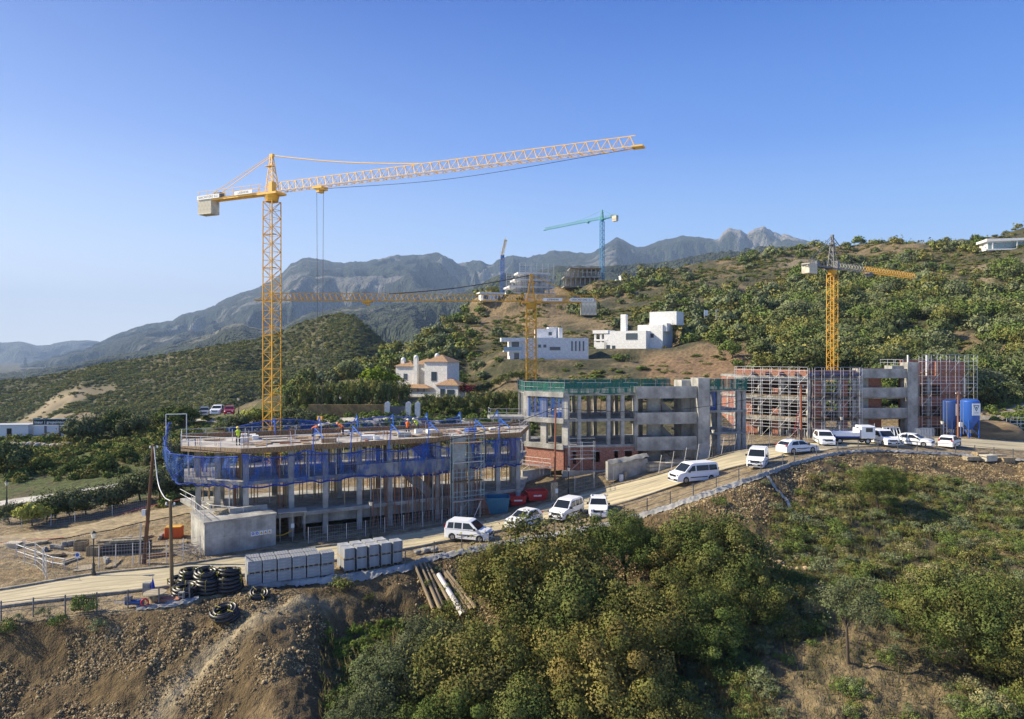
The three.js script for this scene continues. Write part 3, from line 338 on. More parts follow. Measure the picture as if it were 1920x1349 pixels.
  // blue nets
  const hang = (pts, yT, yB, out, sagB, label) => { // pts path in plan (world), sheet from upper line pushed outwards down to lower line
    const cv = new THREE.CatmullRomCurve3(pts.map(p => V(p[0], 0, -p[1])), false, 'catmullrom', .05), n = 70, rows = 14; const ctr = V(-16, 0, -76);
    const g = sheet(n, rows, (i, j) => { const u = i / (n - 1), p = cv.getPointAt(u), tg = cv.getTangentAt(u), nn = V(-tg.z, 0, tg.x); if (nn.dot(p.clone().sub(ctr)) < 0) nn.negate(); const f = j / (rows - 1); const sc = Math.abs(Math.sin(u * pts.length * 3.1)) * .6 + fbm(u * 23 + pts[0][0], 2, 2) * 1.2; const yt = yT(u), yb = yB(u) - sagB * sc, bil = Math.sin(Math.PI * f) * .35 + (fbm(u * 40, f * 3, 2) - .5) * .35; const o = lerp(out(u), .25, Math.pow(f, 1.2)) + bil; return [p.x + nn.x * o, lerp(yt, yb, f) + H, p.z + nn.z * o]; }, null, .4);
    { const uv = g.attributes.uv; for (let k = 0; k < uv.count; k++) uv.setXY(k, (k % n) / n * pts.length * .5, Math.floor(k / n) / rows * .6); } const m = mesh('safety_net', g, MT.netB); tag(m, label, 'safety net'); 
    const rp = [], rb = []; for (let i = 0; i < n; i += 2) { const q = g.attributes.position; rp.push(V(q.getX(i), q.getY(i), q.getZ(i))); const k = (rows - 1) * n + i; rb.push(V(q.getX(k), q.getY(k), q.getZ(k))); } mesh('edge_rope', tubeG(rp, .05, 90, 4), MT.ropeB, m); mesh('gathered_hem', tubeG(rb, .08, 90, 5), M(.015, .045, .25, .9), m); };
  hang([[-25, 65], [-28.2, 65.9], [-31.4, 66.8], [-33.2, 69.5], [-34, 72.5]], u => -9.6 + 2.3 * ss(.6, .95, u) - Math.sin(u * 6) * .2, u => -12.1, u => lerp(.5, 1.0, ss(.2, .8, u)), .35, 'bright blue safety net stretched over the sunlit left end of the concrete frame');
  hang([[-25, 65], [-18, 68.6], [-12, 71.6], [-6.6, 74.3]], u => -9.35 - .55 * Math.abs(Math.sin(u * 11)) - .4 * fbm(u * 9, 5, 2), u => -12.45 + .5 * fbm(u * 7, 1, 2), u => .35, .4, 'long blue safety net hanging along the shaded front of the concrete frame');
  hang([[-4.6, 75.4], [-2, 76.7], [1, 78.2]], u => -9.6, u => -12.2, u => .4, .25, 'short blue safety net right of the scaffold tower');
  hang([[-30, 74.0], [-22, 77], [-12, 80.8], [-6, 83]], u => -8.2 + Math.abs(Math.sin(u * 7)) * .8, u => -9.4, u => .5, .1, 'blue safety net along the rear edge of the roof deck');
  // net davits
  const bl = M(.03, .17, .62, .5), dv = thing('net_davit', 'blue steel davit post holding the safety net on the front deck edge', 'davit', V(0, 0, 0), 0, 'front net davits');
  bar(dv, 'post', bl, V(0, -1.6, 0), V(.35, 2.0, 0), .09); bar(dv, 'arm', bl, V(.35, 2.0, 0), V(1.2, 1.1, .9), .09); bar(dv, 'knee_brace', bl, V(.24, 1.4, 0), V(.7, 1.62, .4), .06); bar(dv, 'guy_rope', MT.rope, V(1.2, 1.1, .9), V(1.0, -2.6, .9), .03);
  let first = 1; for (const f of [.22, .345, .48, .62, .80, .9]) { const p = fr(f); const q = V(p[0] + B.x, H - 9.3, -(p[1] - B.z) + .35); if (first) { dv.position.copy(q); dv.rotation.y = .2; first = 0; } else dup(dv, q, .2); }
  for (const f of [.2, .33, .44, .55, .66, .77, .9]) { const p = bk(f); dup(dv, V(p[0] + B.x, H - 9.1, -(p[1] - B.z) - .3), 2.9, 'blue steel davit post standing on the rear deck edge', 'rear net davits'); }
  const fr1 = thing('portal_frame', 'pale steel frame holding the net at the far left deck corner', 'frame', V(-33.9, H - 9.0, -71.2), .3); bar(fr1, 'post', MT.galvL, V(-1, 0, 0), V(-1, 2.7, 0), .08); bar(fr1, 'post', MT.galvL, V(.9, 0, 0), V(.9, 2.7, 0), .08); bar(fr1, 'crossbar', MT.galvL, V(-1, 2.7, 0), V(.9, 2.7, 0), .08);
}

// ---------- buildings B and C: concrete frames with brick ----------
function openWall(t, L0, h, holes, x, y, z) { const s = new THREE.Shape([[0, 0], [L0, 0], [L0, h], [0, h]].map(p => new THREE.Vector2(...p))); for (const [hx, hy, w, hh] of holes) s.holes.push(new THREE.Path([[hx, hy], [hx, hy + hh], [hx + w, hy + hh], [hx + w, hy]].map(p => new THREE.Vector2(...p)))); mesh('brick_wall', new THREE.ExtrudeGeometry(s, { depth: .24, bevelEnabled: false }), MT.brick, t, V(x, y, z)); for (const [hx, hy, w, hh] of holes) box(t, 'lintel', MT.con, w + .3, .13, .06, x + hx + w / 2, y + hy + hh + .07, z + .26); }
{
  const a = [6.4, 86], e = [23.6, 88.5], dx = e[0] - a[0], dd = e[1] - a[1], ang = Math.atan2(dd, dx), LB = Math.hypot(dx, dd), y0 = H - 14.5, t = thing('concrete_frame_building', 'open concrete frame over a red brick ground floor, green mesh along its roof', 'building', V(a[0], y0, -a[1]), ang);
  const f1 = 3.05, f2 = 6.25, f3 = 9.45, dep = 10;            // local: x along the front, -z inwards
  const poly = (x0, x1, z0, z1, yt, th, n, m) => box(t, n, m, x1 - x0, th, z1 - z0, (x0 + x1) / 2, yt - th / 2, -(z0 + z1) / 2);
  const endc = [[0, 0], [-4.2, 4.2], [-4.2, dep], [9, dep], [9, 0]];
  for (const [yt, m] of [[f1, MT.con], [f2, MT.con], [f3, MT.con]]) { mesh('floor_slab', slabG(endc, yt - .32, yt), m, t); poly(9.004, LB, .5, dep, yt, .32, 'floor_slab', MT.con); }
  for (const y of [f1, f2, f3]) box(t, 'edge_beam', MT.con, 5.9, .62, .22, -2.18, y - .22, -2.02, 2.356);
  mesh('cantilever_slab', slabG([[-4.2, 4.2], [-8.6, 5.2], [-8.6, 7.8], [-4.2, 8.2]], f2 - .34, f2 - .02), MT.con, t); guard(t, [[-8.5, 7.5], [-8.5, 5.3], [-4.4, 4.4]], f2, MT.galvL);
  for (const [x, z] of [[.25, .35], [1.9, .3], [3.2, .3], [5.6, .3], [7.4, .3], [9.1, .3], [-2.0, 2.6], [-3.9, 4.5], [-3.9, 7], [-1.5, 6], [1.6, 6], [4.6, 6], [7.6, 6], [-3.9, 9.6], [.5, 9.6], [3.4, 9.6], [6.4, 9.6], [9.4, 9.6], [12, 9.6], [15, 9.6], [11.5, 5.5], [14.5, 6]]) { if (x === 3.2 ) continue; const lf = (x === .25 || x === -2 || (x === -3.9 && z === 4.5)); for (const y of [f1, f2]) box(t, 'column', MT.con, lf ? .85 : .45, 2.88, .45, x, y + 1.44, -z, lf ? 2.36 : 0); if (x > 9.2 || z > 5) box(t, 'column', MT.con, .45, 2.7, .45, x, 1.36, -z); }
  // ground floor brick
  { const w = (x0, z0, x1, z1, n = 'brick_wall', yy0 = 0, yy1 = f1 - .33) => { const L0 = Math.hypot(x1 - x0, z1 - z0); return box(t, n, MT.brick, L0, yy1 - yy0, .24, (x0 + x1) / 2, (yy0 + yy1) / 2, -(z0 + z1) / 2, Math.atan2(z1 - z0, x1 - x0)); };
    w(0, .2, -4.05, 4.3); openWall(t, 9.2, f1 - .33, [[3.4, .9, 1.0, 1.3], [6.2, .95, .5, 1.3], [7.55, 1.05, .95, 1.2], [.95, .75, .45, 1.5]], .1, 0, -.28); w(.3, 7, 9.2, 7); w(9.3, .2, 9.3, 9); }
  // concrete band façade and stair pier
  for (const [yb, h] of [[2.25, 1.7], [5.5, 1.45], [8.7, 1.5]]) { box(t, 'facade_band', MT.con, LB - 9.6, h, .3, (LB + 9.2) / 2 - .3, yb + h / 2, .15); box(t, 'band_return', MT.con, .3, h, 2, 9.1, yb + h / 2, -.9); }
  box(t, 'pier', MT.con, 1.5, 11.6, 2.4, LB + .35, 5.4, -.7); box(t, 'stair_tower', MT.con, 1.3, 11.2, 2.6, LB - .9, 5.2, -3.4); box(t, 'roof_upstand', MT.con, 2.8, 1.9, 2.6, LB - .2, 9.9, -3.2);
  for (const x of [12.2]) for (const y of [0, f1, f2]) box(t, 'wall_panel', MT.con, 1.8, 2.72, .25, x, y + 1.36, -2.4);
  for (const y of [0, f1, f2]) { bar(t, 'stair_flight', MT.con, V(11.6, y + 2.9, -3.2), V(14.6, y + .15, -3.2), 1.2, UB, .22); }
  for (let i = 0; i < 7; i++) bar(t, 'shoring_prop', i % 2 ? MT.form : MT.rust, V(4 + i * 1.6, f2, -3 - (i % 3)), V(3.6 + i * 1.6 + (i % 3) * .6, f3 - .32, -3 - (i % 3)), .07);
  // roof guardrail with green mesh
  const net = (x0, z0, x1, z1) => { const L0 = Math.hypot(x1 - x0, z1 - z0), n = 24; const g = sheet(n, 4, (i, j) => { const u = i / (n - 1), f = j / 3; const dz = (fbm(u * L0 * .9 + x0, f * 2, 2) - .5) * .3; return [lerp(x0, x1, u), f3 + 1.25 * (1 - f) + (f > .5 ? -Math.abs(Math.sin(u * L0 * .8)) * .25 : 0) + .05, -lerp(z0, z1, u) + dz]; }, null, .5); mesh('mesh_screen', g, MT.netG, t); };
  net(0, 0, -4.2, 4.2); net(0, -.05, 9.3, -.05); net(-4.2, 4.3, -4.2, dep); net(9, dep, LB, dep); net(-4.2, dep, 9, dep); guard(t, [[9.2, -.02], [0, -.02], [-4.25, 4.2], [-4.25, dep], [LB, dep]], f3, MT.galv, 1.3);
  mesh('hung_net', sheet(12, 8, (i, j) => [lerp(-.15, -4.1, i / 11), f3 - .4 - 2.6 * j / 7 - Math.sin(i / 11 * Math.PI) * .3 * (j / 7), -lerp(.1, 4.2, i / 11) + .12], null, .4), MT.netB, t);
  box(t, 'retaining_wall', MT.con, 4.5, 2.4, .3, -3.2, -1.2, -1.6, .5); box(t, 'retaining_wall', MT.con, 9.4, 1.6, .3, 4.4, -.82, .1); 
  // tube scaffold at the left corner
  scaffold(t, .3, .9, .97, 0, 2, 1.6, 2, 1.5, .1, { r: .045, top: .6 });
  scaffold(t, -4.6, -3.4, .69, .72, 3, 1.6, 1, 1.1, -.6, { r: .04, top: .5 });
}
{ // right wing of the same site: bare frame under green mesh
  const t = thing('concrete_frame_wing', 'slim shaded concrete frame with two floors and green mesh between pier and scaffolded block', 'building', V(24.9, H - 13.6, -90.5), .25), hs = [.3, 3.2, 6.05, 8.75];
  for (const [i, y] of hs.entries()) if (i) box(t, 'floor_slab', MT.con, 7.2, .3, 7, 2.4, y - .15, -3.6);
  for (const x of [.4, 2.0, 4.9, 5.7]) for (const z of [-.4, -6.6]) box(t, 'column', MT.con, .5, 8.5, .45, x, 4.2, z);
  mesh('mesh_screen', sheet(20, 4, (i, j) => [lerp(-1.1, 6, i / 19), 8.8 + 1.3 * (1 - j / 3) - (j === 3 ? Math.abs(Math.sin(i)) * .2 : 0), .05 + (vn(i * .7, j) - .5) * .2], null, .5), MT.netG, t); guard(t, [[-1.1, 0], [6, 0]], 8.75, MT.galv, 1.4);
  mesh('hung_net', sheet(8, 8, (i, j) => [lerp(0, 1.8, i / 7), 8.4 - 2.4 * j / 7, -.3 - Math.sin(i) * .1], null, .4), MT.netB, t);
  scaffold(t, 2.6, -1.2, 1, 0, 2, 1.5, 4, 1.9, .1, { r: .05 });
}
{ // building C
  const t = thing('brick_infill_building', 'three storey concrete and brick block under scaffolding at the right end of the site', 'building', V(X(1515, 105), H - 13, -105), .06), f = [0, 3.1, 6.2, 9.3, 10.4], W1 = 7.6;
  const end = [[0, 0], [-8.2, 7.5], [-8.2, 14], [7.6, 14], [7.6, 0]];
  for (const y of [f[1], f[2], f[3]]) { mesh('floor_slab', slabG(end, y - .36, y), MT.con, t); box(t, 'floor_slab', MT.con, 7.6, .3, 12, 11.402, y - .15, -6.6); box(t, 'floor_slab', MT.con, 10, .3, 11, 20.204, y - .15, -6.6); }
  for (const [x, z] of [[.3, .4], [2.6, .4], [5, .4], [7.3, .4], [-2.7, 2.8], [-5.2, 5], [-7.9, 7.6], [-7.9, 11], [0, 8], [4, 8], [7, 12], [-4, 12], [16, .6], [19, .6], [24.8, .8]]) for (const y of [f[0], f[1], f[2]]) box(t, 'column', MT.con, .5, 2.82, .45, x, y + 1.4, -z);
  for (const y of [f[1], f[2], f[3]]) box(t, 'edge_beam', MT.con, 11.0, .75, .25, -4.2, y - .3, -3.66, 2.40);
  // brick infill, staggered
  const seg = (x0, z0, x1, z1, yb, yt) => { const L0 = Math.hypot(x1 - x0, z1 - z0); box(t, 'brick_wall', MT.brick, L0, yt - yb, .24, (x0 + x1) / 2, (yb + yt) / 2, -(z0 + z1) / 2, Math.atan2(z1 - z0, x1 - x0)); };
  for (const y of [f[0], f[1], f[2]]) { seg(1, .6, 2.4, .6, y, y + 2.7); seg(5.2, .6, 6.4, .6, y, y + 2.7); if (y > 1) seg(.8, 5, 4, 5.2, y, y + 2.75); seg(-3.0, 3.3, -3.7, 3.9, y, y + (y ? 1.2 : 2.7)); if (y < 3.2) seg(-6.0, 6, -8, 7.8, y, y + 2.7); }
  seg(-5.2, 5.3, -8, 7.8, 0, 2.7); seg(-8, 8, -8, 13.8, 0, 9); seg(-8, 13.8, 7.2, 13.8, 0, 9);
  seg(-.1, .1, -8.1, 7.45, f[3], f[3] + 1.0); seg(0, .12, 7.4, .12, f[3], f[3] + .95); seg(7.6, .4, 12, .4, f[3], f[3] + 1.25);
  for (const y of [f[1], f[2], f[3]]) for (const [x, z, l, r0] of [[3.8, .35, 7.4, 0]]) box(t, 'beam', MT.con, l, .5, .3, x, y - .25, -z + .2, r0);
  // concrete bands in the middle
  for (const [yb, h] of [[4.1, 1.55], [7.2, 1.5], [10.1, 1.4]]) { box(t, 'facade_band', MT.con, 7.5, h, .3, 11.5, yb - .55 + h / 2 - .5, .15); }
  box(t, 'pier', MT.con, 1.6, 11.6, 1.8, 16, 5.6, -.5); box(t, 'pier', MT.con, .6, 10.6, 1.5, 7.9, 5.2, -.6); for (const y of [f[0], f[1], f[2]]) { box(t, 'wall_panel', MT.con, 2.2, 2.75, .25, 9.1, y + 1.38, -1.6); seg(10.2, 2.2, 12.6, 2.2, y, y + 2.75); seg(12, 9, 15.4, 9, y, y + 2.75); if (y < 6) bar(t, 'stair_flight', MT.con, V(10.6, y + 2.8, -2.9), V(13.6, y + .2, -2.9), 1.0, UB, .2); } box(t, 'roof_upstand', MT.con, 2.4, 1.0, 2, 14.6, 10.4, -1.6);
  // right brick block
  for (const y of [f[1], f[2], f[3]]) { seg(17, .9, 25, .9, y - 1.4, y + .05); seg(21.2, .9, 25, .9, y - 3, y - 1.4); } seg(20.4, .92, 25, .92, f[3], f[3] + 2.2); seg(16.8, 4, 25, 4, f[3], f[3] + 2.4); seg(25, .9, 25, 11, 0, f[3] + 2.2); seg(17.2, 5, 21, 5, 0, 9);
  // scaffolds: left face, front, right block
  scaffold(t, -8.4, -6.5, .74, .67, 8, 1.38, 6, 1.62, 0, { boardB: MT.formL, r: .042, mat: MT.white }); scaffold(t, .2, 1.0, 1, 0, 5, 1.44, 6, 1.62, 0, { boardB: MT.form, r: .045, mat: MT.galvL }); scaffold(t, 17, .3, 1, 0, 6, 1.43, 7, 1.65, 0, { boardB: MT.form, r: .045 });
  for (let i = 0; i < 5; i++) box(t, 'toe_panel', MT.blueD, 2.05, .55, .05, .2 + .75 + i * 1.46, f[3] + .35, .75); for (let i = 0; i < 4; i++) box(t, 'toe_panel', MT.blueD, 2.1, .55, .05, -1.2 - i * 1.62 , f[3] + .35, -(1.6 + i * 1.47) + .9, .73);
  guard(t, [[16, 2], [16, 8], [25, 8]], f[3] + 1.5, MT.galvL); for (const x of [17.4, 20.4]) bar(t, 'vent_pipe', MT.white, V(x, f[3], -3), V(x, f[3] + 3.2, -3), .12, UC);
}

// ---------- vehicles ----------
function polyG(pts, depth, bevel = 0, holes) { const s = new THREE.Shape(pts.map(p => new THREE.Vector2(p[0], p[1]))); return new THREE.ExtrudeGeometry(s, { depth, bevelEnabled: bevel > 0, bevelSize: bevel, bevelThickness: bevel, bevelSegments: 2, curveSegments: 10 }); }
const wheelGeo = {};
function vehicle(o, label, pos, ry, group = 'white vehicles parked along the site road') {
  const t = thing(o.name, label, o.cat, pos, ry, group), W = o.W, hw = W / 2, L = o.L, wr = o.wr || .32, paint = o.paint || MT.paint, x0 = -L / 2, belt = o.belt;
  // lower body with wheel arches
  const s = new THREE.Shape(), ax = [x0 + o.ax[0], x0 + o.ax[1]], fl = .24, lo = o.lower.map(p => [x0 + p[0], p[1]]); s.moveTo(lo[0][0], fl); for (const p of lo) s.lineTo(p[0], p[1]); s.lineTo(lo[lo.length - 1][0], fl); for (const a of [ax[1], ax[0]]) { s.lineTo(a + wr + .06, fl); s.absarc(a, wr, wr + .06, -.25, Math.PI + .25, false); s.lineTo(a - wr - .06, fl); } s.closePath();
  const bev = .07, bG = new THREE.ExtrudeGeometry(s, { depth: W - bev * 2, bevelEnabled: true, bevelSize: bev * .6, bevelThickness: bev, bevelSegments: 3, curveSegments: 10 }).translate(0, 0, -hw + bev);
  { const q = bG.attributes.position; for (let i = 0; i < q.count; i++) { const f = ss(L / 2 - .75, L / 2 + .05, q.getX(i)), b = ss(-L / 2 + .4, -L / 2 - .05, q.getX(i)); q.setZ(i, q.getZ(i) * (1 - .16 * f * f - .06 * b)); } bG.computeVertexNormals(); }
  const body = mesh('body', bG, paint, t);
  // cabin
  const cp = o.cabin.map(p => [x0 + p[0], p[1]]), top = Math.max(...cp.map(p => p[1])), wt = o.wt || .84, cwz = y => hw * .985 * lerp(1, wt, clamp((y - belt) / (top - belt)));
  const cG = polyG(cp, 2, .0).translate(0, 0, -1); { const q = cG.attributes.position; for (let i = 0; i < q.count; i++) q.setZ(i, q.getZ(i) * cwz(q.getY(i)) * .985); cG.computeVertexNormals(); }
  mesh('cabin', cG, paint, t);
  if (o.rail) for (const sz of [-1, 1]) bar(t, 'roof_rail', MT.rim, V(cp[1][0] + .4, top + .05, sz * cwz(top) * .85), V(cp[cp.length - 2][0] - .6, top + .05, sz * cwz(top) * .85), .05);
  for (const wdw of o.side) for (const sz of [-1, 1]) { const g = polyG(wdw.map(p => [x0 + p[0], p[1]]), .02).translate(0, 0, -.01), q = g.attributes.position; for (let i = 0; i < q.count; i++) { const zz = cwz(q.getY(i)) * .985 + q.getZ(i) + .006; q.setZ(i, sz * zz); } if (sz < 0) { const ix = g.index; } g.computeVertexNormals(); mesh('side_window', g, MT.glass, t); }
  const scr = (n, a, b, k0, k1, m) => { const A = [x0 + a[0], a[1]], B = [x0 + b[0], b[1]], dx = B[0] - A[0], dy = B[1] - A[1], l = Math.hypot(dx, dy), nx = -dy / l, ny = dx / l, sg = nx * (n === 'windscreen' ? 1 : -1) > 0 ? 1 : -1, e = .012 * sg; const pt = (f, z) => [A[0] + dx * f + nx * e, A[1] + dy * f + ny * e, z]; const z0 = cwz(pt(k0, 0)[1]) * .9, z1 = cwz(pt(k1, 0)[1]) * .9; const p = [...pt(k0, -z0), ...pt(k0, z0), ...pt(k1, z1), ...pt(k1, -z1)]; const g = new THREE.BufferGeometry(); g.setAttribute('position', new THREE.Float32BufferAttribute(p, 3)); g.setAttribute('uv', new THREE.Float32BufferAttribute([0, 0, 1, 0, 1, 1, 0, 1], 2)); g.setIndex([0, 1, 2, 0, 2, 3]); g.computeVertexNormals(); mesh(n, g, m || MT.glass, t); };
  const cl = o.cabin; scr('windscreen', cl[cl.length - 1], cl[cl.length - 2], .06, .94); if (o.rearGlass) scr('rear_window', cl[0], cl[1], ...o.rearGlass);
  // wheels
  const wk = wr.toFixed(2); if (!wheelGeo[wk]) wheelGeo[wk] = [new THREE.TorusGeometry(wr - .085, .085, 8, 22).scale(1, 1, 1.25), new THREE.CylinderGeometry(wr - .1, wr - .1, .16, 14).rotateX(Math.PI / 2), boxG(.05, (wr - .1) * 1.9, .18, 0, 0, 0)];
  for (const a of ax) for (const sz of [-1, 1]) { const w = mesh('wheel', wheelGeo[wk][0], MT.tyre, t, V(a, wr, sz * (hw - .12))); w.name = 'wheel'; mesh('rim', wheelGeo[wk][1], MT.rim, w); mesh('spoke', wheelGeo[wk][2], MT.steel, w); }
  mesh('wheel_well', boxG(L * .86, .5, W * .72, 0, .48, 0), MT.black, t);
  const fy = o.fy || .72, bx = L / 2;
  for (const sz of [-1, 1]) { box(t, 'headlight', MT.lampW, .22, .17, .34, bx - .13, fy, sz * hw * .64, sz * .35); box(t, 'tail_light', MT.lampR, .06, o.tlh || .3, .16, -bx - .02, o.ty || .95, sz * hw * .82); box(t, 'mirror', o.mirror || MT.black, .14, .18, .2, x0 + o.mx, belt + .1, sz * (hw + .1)); }
  box(t, 'grille', MT.black, .05, .2, W * .5, bx + .035, fy - .06, 0); box(t, 'bumper', o.bumper || MT.black, .14, .2, W * .8, bx - .0, .38, 0); box(t, 'bumper', o.bumper || MT.black, .12, .2, W * .86, -bx + .0, .42, 0); box(t, 'number_plate', MT.white, .02, .11, .5, bx + .085, .42, 0); box(t, 'number_plate', MT.white, .02, .11, .5, -bx - .075, .62, 0);
  for (const sz of [-1, 1]) box(t, 'rubbing_strip', MT.black, L * .42, .09, .02, .0, .58, sz * (hw + .008));
  return t;
}
const VK = {
  van: { name: 'small_van', cat: 'van', L: 4.2, W: 1.82, wr: .32, ax: [.75, 3.42], belt: 1.05, wt: .82, fy: .75, mx: 2.95, lower: [[0, 1.05], [3.2, 1.06], [3.9, .92], [4.14, .72], [4.2, .45]], cabin: [[.02, 1.05], [.16, 1.66], [.34, 1.80], [2.2, 1.82], [2.5, 1.74], [3.28, 1.05]], side: [[[.25, 1.12], [.36, 1.62], [.85, 1.64], [.85, 1.12]], [[.95, 1.12], [.95, 1.64], [1.65, 1.64], [1.65, 1.12]], [[1.78, 1.12], [1.78, 1.64], [2.35, 1.62], [2.92, 1.12]]], rearGlass: [.1, .85], ty: 1.2, tlh: .5 },
  mini: { name: 'minibus', cat: 'minibus', L: 5.0, W: 1.95, wr: .34, ax: [.95, 4.05], belt: 1.12, wt: .86, fy: .85, mx: 3.75, lower: [[0, 1.12], [4.1, 1.13], [4.75, .98], [4.96, .7], [5, .45]], cabin: [[.02, 1.12], [.12, 1.8], [.3, 1.96], [3.0, 1.97], [3.35, 1.88], [4.2, 1.12]], side: [[[.2, 1.2], [.28, 1.72], [1.2, 1.74], [1.2, 1.2]], [[1.26, 1.2], [1.26, 1.74], [2.75, 1.74], [2.75, 1.2]], [[2.9, 1.2], [2.9, 1.74], [3.25, 1.7], [3.8, 1.2]]], rearGlass: [.1, .8], ty: 1.1, tlh: .6, bumper: MT.black },
  panel: { name: 'panel_van', cat: 'van', L: 4.4, W: 1.8, wr: .32, ax: [.8, 3.6], belt: 1.08, wt: .85, fy: .78, mx: 3.1, lower: [[0, 1.08], [3.35, 1.09], [4.1, .95], [4.35, .72], [4.4, .45]], cabin: [[.02, 1.08], [.1, 1.7], [.25, 1.84], [2.35, 1.85], [2.65, 1.76], [3.45, 1.08]], side: [[[1.95, 1.15], [1.95, 1.66], [2.5, 1.64], [3.1, 1.15]]], ty: 1.2, tlh: .5 },
  suv: { name: 'suv', cat: 'car', L: 4.4, W: 1.83, wr: .36, ax: [.82, 3.5], belt: 1.0, wt: .80, fy: .78, mx: 2.75, lower: [[.0, .98], [3.1, 1.02], [4.05, .92], [4.34, .72], [4.4, .45]], cabin: [[.12, .98], [.5, 1.42], [.85, 1.58], [2.0, 1.6], [2.35, 1.53], [3.15, 1.0]], side: [[[.6, 1.06], [.85, 1.44], [1.55, 1.5], [1.55, 1.06]], [[1.65, 1.06], [1.65, 1.5], [2.25, 1.47], [2.85, 1.06]]], rearGlass: [.15, .9], rail: 1, bumper: MT.paint },
  hatch: { name: 'hatchback_car', cat: 'car', L: 4.05, W: 1.75, wr: .31, ax: [.72, 3.25], belt: .92, wt: .78, fy: .68, mx: 2.6, lower: [[0, .9], [2.9, .94], [3.75, .82], [4.0, .62], [4.05, .42]], cabin: [[.08, .9], [.4, 1.34], [.7, 1.47], [1.75, 1.5], [2.1, 1.43], [2.98, .93]], side: [[[.55, .98], [.8, 1.35], [1.4, 1.4], [1.4, .98]], [[1.5, .98], [1.5, 1.4], [2.02, 1.37], [2.65, .98]]], rearGlass: [.15, .9], bumper: MT.paint },
  estate: { name: 'estate_car', cat: 'car', L: 4.7, W: 1.82, wr: .33, ax: [.9, 3.7], belt: .93, wt: .78, fy: .68, mx: 3.0, lower: [[0, .92], [3.3, .95], [4.3, .8], [4.65, .62], [4.7, .42]], cabin: [[.1, .92], [.6, 1.34], [.9, 1.44], [2.1, 1.47], [2.5, 1.41], [3.4, .94]], side: [[[.7, .99], [.95, 1.32], [1.7, 1.38], [1.7, .99]], [[1.8, .99], [1.8, 1.38], [2.42, 1.35], [3.05, .99]]], rearGlass: [.12, .9], bumper: MT.paint, rail: 1 },
};
const onRoad = (px, v) => { const y = Yr(px), d = -y * F / (v - HV); return V(X(px, d), H + y + .02, -d); };
const dirA = (dx, dd) => Math.atan2(dd, dx), dirV = (px, dx, dd) => Math.atan2(dd, dx) - Math.atan((px - CX) / F);      // heading against the line of sight
vehicle(VK.van, 'white five-seat small van parked side on behind the loose stone bags', onRoad(880, 1012), dirA(.95, -.3));
vehicle({ ...VK.hatch, name: 'hatchback_car' }, 'white hatchback half hidden by olive branches below the road edge', onRoad(982, 986), dirA(-.62, -.78));
vehicle(VK.van, 'white small van with windscreen glare parked beside the white four-by-four', onRoad(1062, 970), dirA(-.55, -.83));
vehicle({ ...VK.suv, name: 'suv' }, 'white four-by-four with dark grille facing down the verge', onRoad(1122, 964), dirA(-.12, -1));
vehicle(VK.mini, 'white passenger minibus with dark side windows on the sandy verge', onRoad(1300, 903), dirV(1300, -.8, -.6));
vehicle(VK.panel, 'white windowless panel van facing down the road where the geotextile bends', onRoad(1421, 874), dirV(1421, -.12, -1));
vehicle(VK.estate, 'white estate car seen from behind with dark rear glass', onRoad(1496, 849), dirV(1496, .72, .7));
vehicle({ ...VK.suv, name: 'suv', rail: 0 }, 'white four-by-four parked next to the tipper truck', onRoad(1546, 833), dirV(1546, .22, -1));
vehicle({ ...VK.panel, name: 'pickup_van' }, 'white square-fronted van beside the leaning steel frames', onRoad(1656, 834), dirV(1656, .5, -.85));
vehicle({ ...VK.hatch, name: 'hatchback_car', L: 4.05 }, 'white hatchback parked side on near the wire cages', onRoad(1716, 836), dirV(1716, .95, -.3));
vehicle({ ...VK.hatch, name: 'hatchback_car' }, 'white hatchback seen from behind near the blue silos', onRoad(1782, 838), dirV(1782, .25, 1));
{ // tipper truck
  const t = thing('tipper_truck', 'white flatbed tipper truck with blue-edged load bed', 'truck', onRoad(1595, 832), dirV(1595, .93, .37), 'white vehicles parked along the site road');
  box(t, 'chassis', MT.black, 5, .3, .9, 0, .62, 0); const c = mesh('cab', new RoundedBoxGeometry(1.7, 1.55, 1.9, 3, .12), MT.paint, t, V(1.75, 1.45, 0)); box(c, 'rear_window', MT.glass, .03, .42, .9, -.86, .32, 0); box(c, 'windscreen', MT.glass, .03, .6, 1.6, .86, .25, 0); for (const s of [-1, 1]) box(c, 'side_window', MT.glass, .8, .5, .03, .1, .3, s * .955);
  box(t, 'load_floor', MT.blue, 3.2, .12, 2, -.9, .92, 0); for (const s of [-1, 1]) box(t, 'side_board', MT.paint, 3.2, .42, .06, -.9, 1.2, s * .98); box(t, 'tail_board', MT.paint, .06, .42, 2, -2.5, 1.2, 0); box(t, 'head_board', MT.paint, .06, .9, 2, .7, 1.45, 0);
  for (const x of [-1.6, 1.7]) for (const s of [-1, 1]) { const w = mesh('wheel', new THREE.TorusGeometry(.27, .11, 8, 18), MT.tyre, t, V(x, .38, s * .85)); mesh('rim', new THREE.CylinderGeometry(.2, .2, .14, 10).rotateX(Math.PI / 2), MT.rim, w); }
  for (const s of [-1, 1]) box(t, 'tail_light', MT.lampR, .05, .14, .3, -2.55, .75, s * .8);
}
const pkY = px => G(px, 128, .75);
vehicle({ ...VK.hatch, paint: M(.18, .2, .23, .3) }, 'grey hatchback on the white lane above the site', pkY(383), dirA(.35, -.9), 'cars parked on the upper lane');
vehicle({ ...VK.suv, rail: 0 }, 'white car on the upper lane between a grey and a red car', pkY(407), dirA(.2, -.95), 'cars parked on the upper lane');
vehicle({ ...VK.hatch, paint: M(.35, .01, .025, .3), bumper: M(.35, .01, .025, .3) }, 'red hatchback on the white lane above the site', pkY(430), dirA(.3, -.9), 'cars parked on the upper lane');

